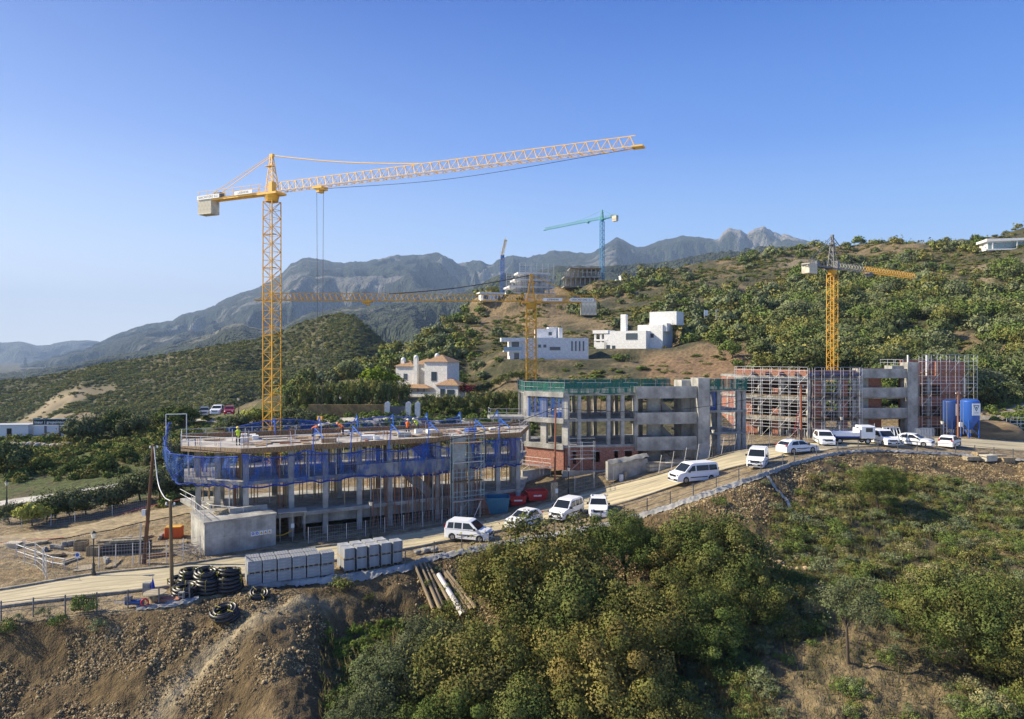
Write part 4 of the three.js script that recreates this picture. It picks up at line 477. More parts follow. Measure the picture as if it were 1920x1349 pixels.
// ---------- poles, lamps, cable ----------
function pole(label, a, b, m, r = .14, ext) { const t = thing('utility_pole', label, 'pole', a, 0), q = b.clone().sub(a); const g = new THREE.CylinderGeometry(r * .72, r, 1, 9); const s = bar(t, 'shaft', m, V(0, -.2, 0), q, 1, g); bar(t, 'crossarm', MT.steel, q.clone().add(V(-.35, -.3, 0)), q.clone().add(V(.35, -.3, 0)), .08); for (const x of [-.3, .3]) mesh('insulator', new THREE.CylinderGeometry(.05, .07, .16, 7), MT.white, t, q.clone().add(V(x, -.18, 0))); if (ext) ext(t, q); return t; }
const pw = M(.20, .095, .045, .9, { map: woodTex }), pb = M(.30, .20, .10, .9, { map: woodTex });
const A1 = G(269, 58.5), B1 = P(288, 834, 58.5), A3 = G(1040, 77.5), B3 = P(1042, 765, 78.5);
pole('leaning dark wooden utility pole with a junction box beside the excavated pit', A1, B1, pw, .17, (t, q) => { box(t, 'junction_box', MT.galvL, .3, .5, .2, .1, 4.3, .16); bar(t, 'conduit', MT.galv, V(-.25, 0, .1), V(-.2, 3.4, .1), .09); });
const A2 = onRoad(322, 1108), B2 = P(319, 940, -A2.z); pole('shorter wooden pole rising behind the black pipe coils', A2, B2, pb, .15);
pole('rusty brown pole with a timber box at its foot beside the red skips', A3, B3, M(.27, .10, .05, .85), .13, (t, q) => { box(t, 'timber_box', MT.pale, .75, 2.0, .6, -.05, 1.0, .1); box(t, 'notice', MT.white, .3, .5, .03, .2, 1.1, .43); });
const A4 = G(1503, 93), B4 = P(1502, 722, 93); pole('rusty brown pole in front of the scaffolded brick block', A4, B4, M(.30, .10, .05, .85), .16);
const A5 = G(1797, 96), B5 = P(1797, 735, 96); pole('brown wooden pole standing between the two blue silos', A5, B5, M(.26, .11, .05, .85), .15, (t, q) => box(t, 'meter_box', MT.white, .4, .6, .3, .2, 2.3, .2));
{ const q = []; const sag = (a, b, s, n = 24) => { const o = []; for (let i = 0; i <= n; i++) { const f = i / n; o.push(a.clone().lerp(b, f).add(V(0, -4 * s * f * (1 - f), 0))); } return o; };
  tag(mesh('overhead_cable', tubeG(sag(B1, B3, 2.6), .035, 60, 5), MT.black), 'black overhead cable sagging across the blue netted frame', 'cable');
  tag(mesh('stay_cable', tubeG([B1, P(296, 905, 57), P(306, 930, 55), B2], .04, 30, 5), MT.galvL), 'pale cable hanging between the two wooden poles', 'cable');
  tag(mesh('overhead_cable', tubeG(sag(B3, B4, 1.6), .03, 50, 5), MT.black), 'black overhead cable between the two rusty brown poles', 'cable'); }
function lamp(label, p, h) { const t = thing('street_lamp', label, 'street lamp', p, 0, 'street lamps'), m = M(.03, .035, .035, .5); mesh('post', new THREE.LatheGeometry([[.16, 0], [.16, .25], [.1, .35], [.1, .9], [.06, 1.0], [.045, h - .65], [.09, h - .6], [0, h - .58]].map(a => new THREE.Vector2(...a)), 10), m, t); const g = mesh('lantern', new THREE.CylinderGeometry(.2, .12, .42, 6), M(.75, .70, .58, .3), t, V(0, h - .36, 0)); mesh('lantern_cap', new THREE.ConeGeometry(.25, .2, 6), m, g, V(0, .3, 0)); return t; }
lamp('black street lamp with glass lantern beside the timber yard', G(175, 55.8), 3.5); lamp('street lamp on the kerb in front of the shaded props', G(695, 66.6), 3.6); lamp('street lamp on the kerb beside the rusty pole', G(1066, 78.3), 3.45); lamp('street lamp on the kerb before the slim concrete wing', G(1337, 85), 3.5); lamp('pale street lamp behind the tipper truck', G(1578, 93), 3.2); lamp('dark street lamp right of the wire cages', G(1767, 90.5), 3.3); lamp('street lamp beside the lower lane', G(12, 84), 2.9); lamp('street lamp at the upper lane near the red car', G(447, 128, .4), 3.4); lamp('thin street lamp in front of the ochre garden wall', G(638, 122), 3.6);

// ---------- fences, geotextile, pipes, blocks ----------
{ // fence on the road edge: posts and two rails
  const fence = (label, a, b, step, off = .35) => { const pts = []; let px = a; while (px < b) { const d = roadD(Ev, px) + off; pts.push(V(X(px, d), H + Yr(px), -d)); const d2 = d; px += step * F / d2 / Math.max(.8, 1.1); } const t = thing('edge_fence', label, 'fence', pts[0]); pts.forEach((p, i) => { const q = p.clone().sub(pts[0]); bar(t, 'post', MT.steel, q.clone().add(V(0, -.15, 0)), q.clone().add(V(0, 1.25, 0)), .05, UC); if (i) { const o = pts[i - 1].clone().sub(pts[0]); for (const h of [.55, 1.15]) bar(t, 'rail', MT.steel, o.clone().add(V(0, h, 0)), q.clone().add(V(0, h, 0)), .022, UC); } }); };
  fence('low post and rail fence along the sandy verge by the standing pallet', -60, 372, 2.35); fence('low post and rail fence behind the paver stacks and small van', 760, 1010, 2.6); fence('thin post and wire fence along the geotextile edge by the minibus', 1040, 1480, 2.3); fence('wire fence on the slope edge before the right hand cars', 1490, 1960, 2.5);
}
{ // geotextile strip: crumpled sheet
  const geo = (label, a, b, w0, w1) => { const n = Math.round((b - a) / 2.2), g = sheet(n, 9, (i, j) => { const px = lerp(a, b, i / (n - 1)), f = j / 8, d0 = roadD(Ev, px), wd = lerp(w0, w1, fbm(px * .05, 3, 2)), d = d0 + .42 - f * (wd + .5) , x = X(px, d); const y = Math.max(gy(x, d), f < .5 ? H + Yr(px) - .02 : -99) + .07 + (fbm(x * 4.6, f * 5 + d * 3, 3) - .5) * .3 + (f < .55 ? .05 : 0); return [x, y, -d]; }, null, .5); tag(mesh('geotextile_sheet', g, MT.geo), label, 'geotextile sheet', 'geotextile sheets'); };
  geo('crumpled pale geotextile strip along the embankment edge below the minibus', 1178, 1580, .2, .6); geo('crumpled pale geotextile strip behind the olive crowns below the parked vans', 795, 1178, .1, .5); geo('pale geotextile strip under the paver stacks', 470, 800, .15, .5); geo('grey geotextile fold beside the cable drum', 255, 372, 0, .12); geo('thin pale geotextile line above the brown slope right of the cars', 1580, 1960, .05, .2);
  const pts = [[1441, 895], [1452, 915], [1466, 930], [1478, 948], [1488, 966]], n = 40; const cv = new THREE.CatmullRomCurve3(pts.map(p => hit(p[0], p[1], 50, 75)));
  tag(mesh('geotextile_sheet', sheet(n, 5, (i, j) => { const p = cv.getPointAt(i / (n - 1)), x = p.x + (j - 2) * .12 + (vn(i * .7, j) - .5) * .2, d = -p.z; return [x, gy(x, d) + .12 + (vn(i, j * 3) - .5) * .14, p.z]; }, null, .5), MT.geo), 'torn pale geotextile tail running down the rubble slope', 'geotextile sheet', 'geotextile sheets');
}
// corrugated pipe coils
function coilG(turns, layers, R0, r) { const g = []; for (let l = 0; l < layers; l++) { const pts = []; for (let i = 0; i <= turns * 16; i++) { const a = i / 16 * Math.PI * 2 + l; const R = R0 + i / 16 * r * 2.02; pts.push(V(Math.cos(a) * R, r + l * r * 1.95, Math.sin(a) * R)); } const cv = new THREE.CatmullRomCurve3(pts), t = new THREE.TubeGeometry(cv, turns * 90, r, 7, false), q = t.attributes.position, nr = t.attributes.normal; for (let i = 0; i < q.count; i++) { const s = Math.floor(i / 8); const k = s % 2 ? -.022 : .012; q.setXYZ(i, q.getX(i) + nr.getX(i) * k, q.getY(i) + nr.getY(i) * k, q.getZ(i) + nr.getZ(i) * k); } g.push(t); } const m = mergeGeometries(g); m.computeVertexNormals(); return m; }
{
  const pl = M(.022, .022, .024, .38), st = M(.55, .45, .06, .6), gs = [coilG(2, 2, .36, .13), coilG(2, 3, .42, .13), coilG(2, 4, .42, .13)];
  const coil = (k, label, p, rx = 0, rz = 0, sc = 1, grp) => { const t = thing('pipe_coil', label, 'pipe coil', p, 0, grp); t.rotation.set(rx, p.x, rz); t.scale.setScalar(sc); mesh('corrugated_pipe', gs[k], pl, t); const hh = [.5, .76, 1.02][k]; for (let i = 0; i < 4; i++) { const a = i * Math.PI / 2 + .4, s = mesh('strap', boxG(.56, hh + .03, .02, .64, hh / 2, 0), st, t); s.rotation.y = a; } return t; };
  const O = (px, v, dy = 0) => onRoad(px, v).add(V(0, dy, 0));
  coil(1, 'black corrugated pipe coil lying in front of the stacked coils', O(347, 1117), .05, .1, .95, 'black pipe coils by the road'); coil(1, 'tilted black pipe coil leaning on the left of the stack', O(356, 1100), -.1, .12, .95, 'black pipe coils by the road'); coil(0, 'top black pipe coil on the left of the stack', O(356, 1100, .78), .12, -.1, .9, 'black pipe coils by the road');
  coil(2, 'tall black pipe coil stack in the middle of the heap', O(391, 1110), .0, .03, 1, 'black pipe coils by the road'); coil(0, 'black pipe coil lying on top of the middle stack', O(387, 1108, 1.02), .1, .08, .95, 'black pipe coils by the road'); coil(2, 'strapped black pipe coil stack beside the grey pavers', O(430, 1105), .0, -.03, 1.05, 'black pipe coils by the road'); coil(0, 'black pipe coil on top of the stack beside the pavers', O(430, 1105, 1.08), -.06, .1, .9, 'black pipe coils by the road'); coil(0, 'loose black pipe coil behind the wooden pole', O(335, 1095), .1, 0, .9, 'black pipe coils by the road');
  const h1 = hit(423, 1166, 40, 56); const c1 = coil(1, 'single black pipe coil with yellow straps lying on the earth slope', h1.add(V(0, .0, 0)), .38, .1, .95, 'loose pipe coils on the slope'); const h2 = hit(484, 1122, 44, 56); coil(0, 'small open black pipe loop fallen below the paver stacks', h2.add(V(0, .02, 0)), .5, -.2, .75, 'loose pipe coils on the slope');
}
{ // paver stacks on pallets
  const grey = M(.40, .41, .42, .9, { map: grain }), rg = rng(8);
  const stack = (kind, label, grp) => { const t = thing('paver_stack', label, 'paver stack', V(0, 0, 0), 0, grp), w = kind ? .88 : 1.02, dp = 1.0; for (const x of [-.4, 0, .4]) box(t, 'pallet_bearer', MT.woodL, .1, .09, dp, x, .045, 0); box(t, 'pallet_deck', MT.woodL, w, .03, dp, 0, .105, 0); if (kind) { for (let l = 0; l < 8; l++) box(t, 'paver_layer', grey, w - .04 - (l % 2) * .015, .098, dp - .03 - (l % 2) * .015, (l % 3 - 1) * .006, .17 + l * .1, 0); } else { for (let l = 0; l < 3; l++) box(t, 'block_layer', grey, w - .02 - (l % 2) * .015, .235, dp - .02, 0, .24 + l * .24, 0); for (let i = 0; i < 5; i++) for (let j = 0; j < 4; j++) box(t, 'top_block', grey, .165, .07, .2, -.4 + i * .2, .88, -.36 + j * .24); } return t; };
  const s0 = stack(0, 'pallet of grey hollow concrete blocks in the long double row by the road', 'pallets of hollow blocks by the road'), s1 = stack(1, 'pallet of flat grey pavers in the shorter row by the road', 'pallets of flat pavers by the road'); let f0 = 1, f1 = 1;
  const put = (s, p, ry, first) => first ? (s.position.copy(p), s.rotation.y = ry) : dup(s, p, ry);
  const a0 = onRoad(476, 1096), a1 = onRoad(612, 1078), b0 = onRoad(652, 1070), b1 = onRoad(742, 1055); const run = (A, B, n, s, rows, fl) => { const u = B.clone().sub(A), ry = Math.atan2(-u.z, u.x), nn = V(u.z, 0, -u.x).normalize(); let first = fl; for (let i = 0; i < n; i++) for (let k = 0; k < rows; k++) for (let l = 0; l < 2; l++) { if (k && l && i === n - 1) continue; const p = A.clone().lerp(B, i / (n - 1)).addScaledVector(nn, k * 1.08 + (rg() - .5) * .06); p.y += l * (s === s0 ? .93 : .94); put(s, p, ry + (rg() - .5) * .05, first); first = 0; } };
  run(a0, a1, 6, s0, 2, 1); run(b0, b1, 5, s1, 2, 1);
}
{ // logs and a wrapped pipe lying on the slope
  const lg = new THREE.CylinderGeometry(.10, .14, 1, 9), lay = (name, label, cat, a, b, m, r, grp) => { const p = hit(...a, 48, 62), q = hit(...b, 44, 60); p.y += .3; q.y += .3; const t = thing(name, label, cat, q, 0, grp); bar(t, 'shaft', m, V(0, 0, 0), p.clone().sub(q), r, lg); const e = new THREE.CylinderGeometry(.137, .137, .03, 9); const cap = bar(t, 'cut_end', MT.pale, V(0, -.02, 0), V(0, .02, 0), r, e); cap.quaternion.setFromUnitVectors(YUP, p.clone().sub(q).normalize()); return t; };
  const w = M(.42, .32, .19, .9, { map: woodTex }); const ends = [[[778, 1068], [812, 1152]], [[787, 1066], [826, 1158]], [[795, 1066], [830, 1148]], [[803, 1067], [842, 1140]], [[832, 1080], [884, 1150]], [[838, 1082], [892, 1152]], [[829, 1078], [876, 1156]]];
  ends.forEach(([a, b], i) => lay('timber_pole', i < 4 ? 'long pale timber pole on the slope left of the white wrapped pipe' : 'long pale timber pole on the slope right of the white wrapped pipe', 'timber pole', a, b, w, 1.1 + (i % 3) * .12, i < 4 ? 'poles left of the wrapped pipe' : 'poles right of the wrapped pipe'));
  lay('wrapped_pipe', 'thick white plastic-wrapped pipe lying on the slope among the timber poles', 'pipe', [822, 1086], [868, 1166], MT.pipeW, 1.9);
}
// ---------- yard things ----------
{
  const r = rng(31);
  const skip = (label, p, ry, m, L, W, Hh, open) => { const t = thing('skip', label, 'skip', p, ry, 'skips on the site'), k = .78, g = (a) => mesh('side_wall', a, m, t); const tp = [[-L / 2, -W / 2], [L / 2, -W / 2], [L / 2, W / 2], [-L / 2, W / 2]], bt = tp.map(q => [q[0] * k, q[1] * .94]); for (let i = 0; i < 4; i++) { const a = tp[i], b = tp[(i + 1) % 4], c = bt[(i + 1) % 4], d = bt[i], off = [(a[0] + b[0]) * -.03, (a[1] + b[1]) * -.03]; const p8 = [[d[0], .1, d[1]], [c[0], .1, c[1]], [b[0], Hh, b[1]], [a[0], Hh, a[1]]], gi = new THREE.BufferGeometry(); const inn = p8.map(q => [q[0] + off[0], q[1], q[2] + off[1]]); gi.setAttribute('position', new THREE.Float32BufferAttribute([...p8, ...inn].flat(), 3)); gi.setIndex([0, 1, 2, 0, 2, 3, 5, 4, 7, 5, 7, 6, 3, 2, 6, 3, 6, 7, 0, 4, 5, 0, 5, 1]); gi.computeVertexNormals(); g(gi.toNonIndexed()); bar(t, 'rim', m, V(a[0], Hh, a[1]), V(b[0], Hh, b[1]), .09); if (i % 2 === 0) for (const f of [.25, .5, .75]) bar(t, 'rib', m, V(lerp(d[0], c[0], f), .1, d[1] * 1.01), V(lerp(a[0], b[0], f), Hh, a[1] * 1.02), .08); } box(t, 'floor', m, L * k, .06, W * .92, 0, .1, 0); box(t, 'rubble', MT.stoneG, L * .8, Hh * .4, W * .8, 0, Hh * .35, 0, 0); return t; };
  skip('large blue steel skip beside the fallen mesh panel', G(933, 74.6), .05, MT.cyan, 2.5, 2.0, 1.7); const s2 = skip('red skip between the blue skip and the other red one', G(970, 77.5), .12, MT.red, 1.9, 1.5, 1.05); const s3 = skip('red open skip with pale lining next to the timber box', G(1005, 78.5), .2, MT.red, 2.4, 1.6, 1.05); for (const s of [s2, s3]) box(s, 'lettering_band', MT.white, .9, .16, .02, 0, .62, .82);
  const ob = thing('orange_container', 'bright orange-red lidded container in the yard left of the concrete box', 'container', G(326, 66.5), .2); mesh('tub', new RoundedBoxGeometry(1.5, 1.0, 1.0, 2, .08), MT.orange, ob, V(0, .5, 0)); box(ob, 'lid', MT.yellow, 1.4, .06, .95, 0, 1.03, 0); for (const x of [-.4, 0, .4]) box(ob, 'rib', MT.orange, .06, .85, .05, x, .5, .51);
  // crates, plank piles
  const crate = (label, p, ry, w, h, d) => { const t = thing('timber_crate', label, 'crate', p, ry, 'crates in the yard'); for (let i = 0; i < 4; i++) for (const s of [-1, 1]) { box(t, 'slat', MT.woodL, w, h / 4 * .85, .03, 0, h * (i + .5) / 4, s * d / 2); box(t, 'slat', MT.woodL, .03, h / 4 * .85, d, s * w / 2, h * (i + .5) / 4, 0); } box(t, 'fill', MT.con, w * .9, h * .7, d * .9, 0, h * .4, 0); return t; };
  crate('timber crate in the yard left of the street lamp', G(152, 62.5), .3, 1.0, .8, .9); crate('timber crate behind the street lamp', G(178, 61), .2, 1.1, .75, 1.0); crate('timber crate next to the dark formwork stack', G(198, 61.5), .1, .9, .7, .9);
  const planks = (label, p, ry, n, L, m, st = 3, cat = 'planks') => { const t = thing('plank_pile', label, cat, p, ry, 'plank piles in the yard'); let k = 0; for (let l = 0; k < n; l++) for (let i = 0; i < st && k < n; i++, k++) box(t, 'plank', m, L * (.85 + r() * .2), .07, .2, (r() - .5) * .3, .04 + l * .075, (i - st / 2) * .22, (r() - .5) * .08); return t; };
  planks('pile of pale planks on top of the dark formwork stack', G(238, 61.6, .95), .22, 14, 2.6, MT.pale, 4); const fs = thing('formwork_stack', 'dark formwork panel stack in the yard under the pale planks', 'formwork stack', G(238, 61.6), .22); for (let i = 0; i < 9; i++) box(fs, 'panel', i % 3 ? MT.dark : MT.steel, 3.6 + (i % 2) * .1, .09, 1.3, 0, .05 + i * .1, 0, (r() - .5) * .04);
  planks('loose planks lying in the yard before the crates', G(122, 61), -.3, 4, 2, MT.pale, 2); planks('short striped boards leaning by the kerb under the blue sign', G(157, 57.3), .5, 7, 1.4, MT.pale, 7); planks('long boards beside the leaning pole', G(290, 63.5), .15, 8, 4, MT.woodL, 4); planks('boards and offcuts in front of the concrete box', G(300, 60.4), .4, 7, 2.4, MT.wood, 3); planks('pale boards lying at the path by the crates', G(210, 64.5), .3, 9, 2.4, MT.pale, 3);
  const tub = thing('mixing_tub', 'white plastic mixing tub at the left of the yard', 'tub', G(25, 63)); mesh('tub', new THREE.CylinderGeometry(.75, .6, .45, 4, 1, false, Math.PI / 4).scale(1.2, 1, .8), MT.cream, tub, V(0, .23, 0));
  { const t = thing('rebar_pile', 'tangled grey rebar pile beside the left face of the concrete box', 'rebar pile', G(357, 60.6)), m = M(.22, .21, .22, .6, { metalness: .4 }); for (let i = 0; i < 60; i++) { const a = r() * 3.1, l = .7 + r() * 1.2, c = V((r() - .5) * 2, .1 + r() * .7, (r() - .5) * 1.2); bar(t, 'rebar', m, c.clone().add(V(-Math.cos(a) * l, -.1 + r() * .2, -Math.sin(a) * l)), c.clone().add(V(Math.cos(a) * l, r() * .3, Math.sin(a) * l)), .02); } }
  for (const [px, d, lb, m] of [[62, 63.5, 'pale offcut boards in the yard by the trench edge', MT.pale], [92, 60.4, 'weathered boards lying in the middle of the yard', MT.woodL], [135, 59.2, 'broken pale boards near the blue round sign', MT.pale], [215, 58.3, 'boards lying at the kerb behind the mesh fence', MT.woodL], [268, 65.8, 'stacked boards behind the leaning pole', MT.pale], [345, 64.4, 'small boards beside the orange container', MT.woodL]]) planks(lb, G(px, d), r() * 2, 5 + Math.floor(r() * 5), 1.2 + r() * 1.4, m, 3);
  for (const [px, d] of [[105, 62.2], [128, 63.4], [80, 61.5], [232, 65], [196, 58.8], [300, 66]]) { const b = thing('block_pile', 'small pile of grey blocks lying in the yard', 'block pile', G(px, d), r() * 3, 'block piles in the yard'); for (let i = 0; i < 6; i++) box(b, 'block', MT.con, .4, .2, .2, (i % 3) * .42 - .4 + r() * .1, .1 + Math.floor(i / 3) * .2, r() * .2, r() * .4); }
  // stair handrails
  const hr = thing('handrail', 'white stepped tube handrail by the left site entrance', 'handrail', G(30, 60)), a = hr.position, q = [[30, 60, 1.1], [65, 58.6, 1.0], [98, 57.4, .9], [120, 57, .9]].map(([px, d, h]) => [G(px, d).sub(a), h]); q.forEach(([p, h], i) => { bar(hr, 'post', MT.galvL, p, p.clone().add(V(0, h, 0)), .05); if (i) for (const f of [.5, 1]) bar(hr, 'rail', MT.white, q[i - 1][0].clone().add(V(0, q[i - 1][1] * f, 0)), p.clone().add(V(0, h * f, 0)), .05); });
  // mesh fences
  const meshFence = (label, pts, h = 1.9, lean = 0) => { const t = thing('mesh_fence', label, 'mesh fence', pts[0]); for (let i = 0; i < pts.length; i++) { const p = pts[i].clone().sub(pts[0]); bar(t, 'post', MT.galvL, p.clone().add(V(0, -.1, 0)), p.clone().add(V(lean, h, 0)), .035, UC); if (!i) continue; const o = pts[i - 1].clone().sub(pts[0]), g = [], n = Math.round(o.distanceTo(p) / .22); for (let k = 1; k < n; k++) { const b = o.clone().lerp(p, k / n); g.push(barG(b.clone().add(V(0, .05, 0)), b.clone().add(V(lean, h - .05, 0)), .009)); } for (const f of [.06, .28, .5, .72, .95]) g.push(barG(o.clone().add(V(lean * f, h * f, 0)), p.clone().add(V(lean * f, h * f, 0)), .012)); mesh('wire_panel', mergeGeometries(g), MT.galv, t); } return t; };
  const along = (a, b, n, off, tab = Kv) => { const o = []; for (let i = 0; i <= n; i++) { const px = lerp(a, b, i / n), d = roadD(tab, px) + off; o.push(G(px, d)); } return o; };
  meshFence('steel mesh fence before the excavated pit left of the box', along(185, 375, 6, 1.2)); meshFence('steel mesh fence along the kerb in front of the rusty props', along(578, 900, 9, 1.6), 1.5); meshFence('steel mesh fence with leaning posts under the concrete band facade', along(1235, 1400, 7, 1.3), 2.1, .35); meshFence('steel mesh fence behind the four-by-four and tipper truck', along(1410, 1640, 7, 2.5), 1.9); meshFence('steel mesh fence between the pole and the covered slab', along(1078, 1150, 2, 1.5), 1.9); meshFence('steel mesh gate panels at the left site entrance', [G(-10, 60), G(45, 58.6), G(66, 57.6), G(80, 56.2), G(86, 54.6)], 2.0); meshFence('low mesh fence along the dirt track behind the yard', [G(-10, 70), G(40, 70), G(95, 71), G(140, 72), G(210, 75), G(280, 78)], 1.1);
  const tape = (label, pts) => tag(mesh('barrier_tape', tubeG(pts, .028, 40, 4), MT.tape), label, 'barrier tape'); tape('red and white barrier tape along the rising dirt track', [P(185, 975, 74), P(240, 960, 76), P(300, 945, 78), P(355, 934, 79)]); tape('red barrier tape at the edge of the yard trench', [P(0, 1018, 63), P(50, 1014, 64), P(120, 1008, 65)]);
  // blue round sign on the fence
  const sg = thing('blue_sign', 'white sign with a blue round mark on the yard fence', 'sign', G(145, 57)); bar(sg, 'post', MT.galv, V(0, 0, 0), V(0, 1.4, 0), .04); box(sg, 'plate', MT.white, .4, .45, .02, 0, 1.2, .03); mesh('mark', new THREE.CircleGeometry(.15, 20), MT.blue, sg, V(0, 1.24, .045));
  // cable drum table, cabinet, parasol, pallet, compressor bits on the verge
  const V0 = (px, v) => onRoad(px, v);
  const dr = thing('cable_drum', 'wooden cable drum standing on end as a table on the verge', 'cable drum', V0(290, 1130)); mesh('drum_core', new THREE.CylinderGeometry(.35, .35, .6, 16), MT.woodL, dr, V(0, .34, 0)); mesh('drum_flange', new THREE.CylinderGeometry(.75, .75, .06, 24), MT.pale, dr, V(0, .67, 0)); mesh('drum_flange', new THREE.CylinderGeometry(.5, .5, .06, 24), MT.woodL, dr, V(0, .03, 0));
  const cb = thing('meter_cabinet', 'grey concrete meter cabinet beside the folded blue parasol', 'cabinet', V0(276, 1115)); box(cb, 'housing', MT.con, .52, .85, .4, 0, .42, 0); box(cb, 'door', MT.con, .38, .6, .02, 0, .45, .21);
  const um = thing('parasol', 'folded blue parasol standing beside the grey meter cabinet', 'parasol', V0(286, 1116)); mesh('folded_canopy', new THREE.ConeGeometry(.2, .95, 9).scale(1, 1, .7), MT.plastic, um, V(0, .82, 0)); bar(um, 'pole', MT.galv, V(0, 0, 0), V(0, 1.35, 0), .03);
  const pa = thing('pallet', 'brown timber pallet standing upright against the edge fence', 'pallet', V0(155, 1147), .25); for (let i = 0; i < 9; i++) box(pa, 'slat', MT.wood, .09, .85, .03, -.6 + i * .15, .45, 0); for (const y of [.1, .45, .8]) box(pa, 'bearer', MT.wood, 1.35, .08, .09, 0, y, -.06); pa.rotation.x = -.12;
  const cm = thing('compressor', 'small blue site compressor with a red wheel lying by the fence', 'compressor', V0(252, 1138), .1); mesh('tank', new THREE.CylinderGeometry(.18, .18, 1.2, 12).rotateZ(Math.PI / 2), MT.blueD, cm, V(0, .28, 0)); mesh('wheel', new THREE.TorusGeometry(.24, .06, 8, 18), MT.red, cm, V(.75, .3, .2)); box(cm, 'motor', MT.steel, .4, .3, .35, -.4, .55, 0); bar(cm, 'handle', MT.galvL, V(-.6, .3, 0), V(-1.3, .35, .1), .05); 
  const mt = thing('brick_pallet', 'low pile of reddish tiles beside the pipe coils', 'tile pile', V0(316, 1128), .1); for (let i = 0; i < 4; i++) for (let k = 0; k < 4; k++) box(mt, 'tile', M(.42, .18, .12, .9), .38, .05, .8, -.6 + k * .4, .03 + i * .055, (r() - .5) * .08); const hb = thing('hollow_block', 'single grey hollow block standing by the geotextile fold', 'block', V0(340, 1127)); for (const x of [-.14, .14]) box(hb, 'block_wall', MT.con, .06, .6, .3, x, .3, 0); for (const y of [.03, .3, .57]) box(hb, 'block_web', MT.con, .22, .06, .3, 0, y, 0);
  for (const [px, v, s] of [[783, 1039, .5], [797, 1036, .6], [806, 1034, .55], [815, 1035, .6]]) { const b = thing('stone_bag', 'small white bag of stones on the verge behind the paver stacks', 'bag', V0(px, v), px, 'bags on the verge'); mesh('bag', new RoundedBoxGeometry(s * 1.2, s * .6, s * .9, 3, .14), MT.geo, b, V(0, s * .3, 0)); }
  // covered slab and pallets by the kerb
  { const p0 = G(1138, 82), p1 = G(1212, 84.5), u = p1.clone().sub(p0), ry = Math.atan2(-u.z, u.x), L0 = Math.hypot(u.x, u.z), t = thing('covered_wall', 'rough concrete retaining slab capped with a white sheet beside the kerb', 'wall', p0, ry); box(t, 'slab', MT.con, L0, 2.2, .5, L0 / 2, 1.0 + .5, 0); mesh('white_sheet', sheet(30, 7, (i, j) => [L0 * i / 29, 2.55 + (fbm(i * .3, j * .6, 2)) * .35 + i / 29 * .5 - Math.abs(j - 3) * .12, (j - 3) * .2], null, .5), MT.geo, t); box(t, 'meter_box', MT.white, .4, .9, .3, 1.6, .6, .6); box(t, 'timber_board', MT.pale, .35, 1.2, .1, 2.3, .7, .5);
    for (const [px, d, n, w, lb] of [[1228, 84.5, 7, 2.2, 'stack of pale panels on pallets right of the covered slab'], [1248, 85.5, 5, 1.6, 'low stack of grey panels behind the leaning fence posts'], [1270, 86.5, 4, 2.6, 'long pale panels lying under the leaning fence posts']]) { const s = thing('panel_stack', lb, 'panel stack', G(px, d), .4); for (let i = 0; i < n; i++) box(s, 'panel', i % 3 ? MT.cream : MT.pale, w, .12, 1.2, (r() - .5) * .15, .07 + i * .14, 0, (r() - .5) * .1); } }
  // fallen mesh panel by the skip
  { const t = thing('leaning_grille', 'rusty mesh panel leaning with a strut against the blue skip', 'mesh panel', G(913, 73.2), .4); for (let i = 0; i < 8; i++) bar(t, 'wire', MT.rust, V(-.4 + i * .1, 0, i * .06), V(-1.1 + i * .1, 2.0, -.2 + i * .06), .03); bar(t, 'strut', MT.galvL, V(-1.6, 0, .4), V(-.7, 1.6, .1), .05); for (const f of [.2, .8]) bar(t, 'cross_wire', MT.rust, V(-.4 - .7 * f, 2 * f, -.2 * f), V(.3 - .7 * f, 2 * f, .4 - .2 * f), .03); }
  // leaning white frames, wire cages
  { const t = thing('steel_frame', 'white steel window frames leaning beside the square-fronted van', 'steel frame', G(1678, 87.5), .35); for (const [x, ty, lw, lh] of [[-1.6, .2, 1.8, 2.2], [0, -.25, 1.5, 2.1]]) { const o = V(x, 0, 0); for (const k of [0, .33, .66, 1]) bar(t, 'upright', MT.white, V(x + k * lw, 0, 0), V(x + k * lw + ty, lh, -.5), .08); for (const k of [.02, .5, .98]) bar(t, 'crossbar', MT.white, V(x + ty * k, lh * k, -.5 * k), V(x + lw + ty * k, lh * k, -.5 * k), .08); } }
  { const t = thing('wire_cage', 'grey stacked wire cage panels behind the side-on hatchback', 'wire cage', G(1738, 90.5), .1); const g = []; for (let k = 0; k < 4; k++) { for (let i = 0; i <= 10; i++) g.push(barG(V(-1.1 + i * .22, .3, -k * .25), V(-.7 + i * .22, 1.9, -k * .25 - .5), .03)); for (const f of [0, .5, 1]) g.push(barG(V(-1.1 + .4 * f, .3 + 1.6 * f, -k * .25 - .5 * f), V(1.1 + .4 * f, .3 + 1.6 * f, -k * .25 - .5 * f), .035)); } mesh('wire_panel', mergeGeometries(g), MT.galv, t); for (const x of [-.9, .9]) box(t, 'support', MT.steel, .1, .9, 1.4, x, .3, -.6); }
  // silos
  const cvs = document.createElement('canvas'); cvs.width = 128; cvs.height = 160; { const c = cvs.getContext('2d'); c.fillStyle = '#dfe3e6'; c.fillRect(0, 0, 128, 160); c.strokeStyle = '#0d4b66'; c.lineWidth = 10; c.beginPath(); c.moveTo(24, 28); c.lineTo(104, 28); c.lineTo(64, 100); c.closePath(); c.stroke(); c.fillStyle = '#0d4b66'; c.beginPath(); c.moveTo(48, 46); c.lineTo(80, 46); c.lineTo(64, 76); c.fill(); c.fillRect(30, 124, 68, 5); } const ct = new THREE.CanvasTexture(cvs); ct.colorSpace = THREE.SRGBColorSpace; const logoM = new THREE.MeshStandardMaterial({ map: ct, roughness: .6 });
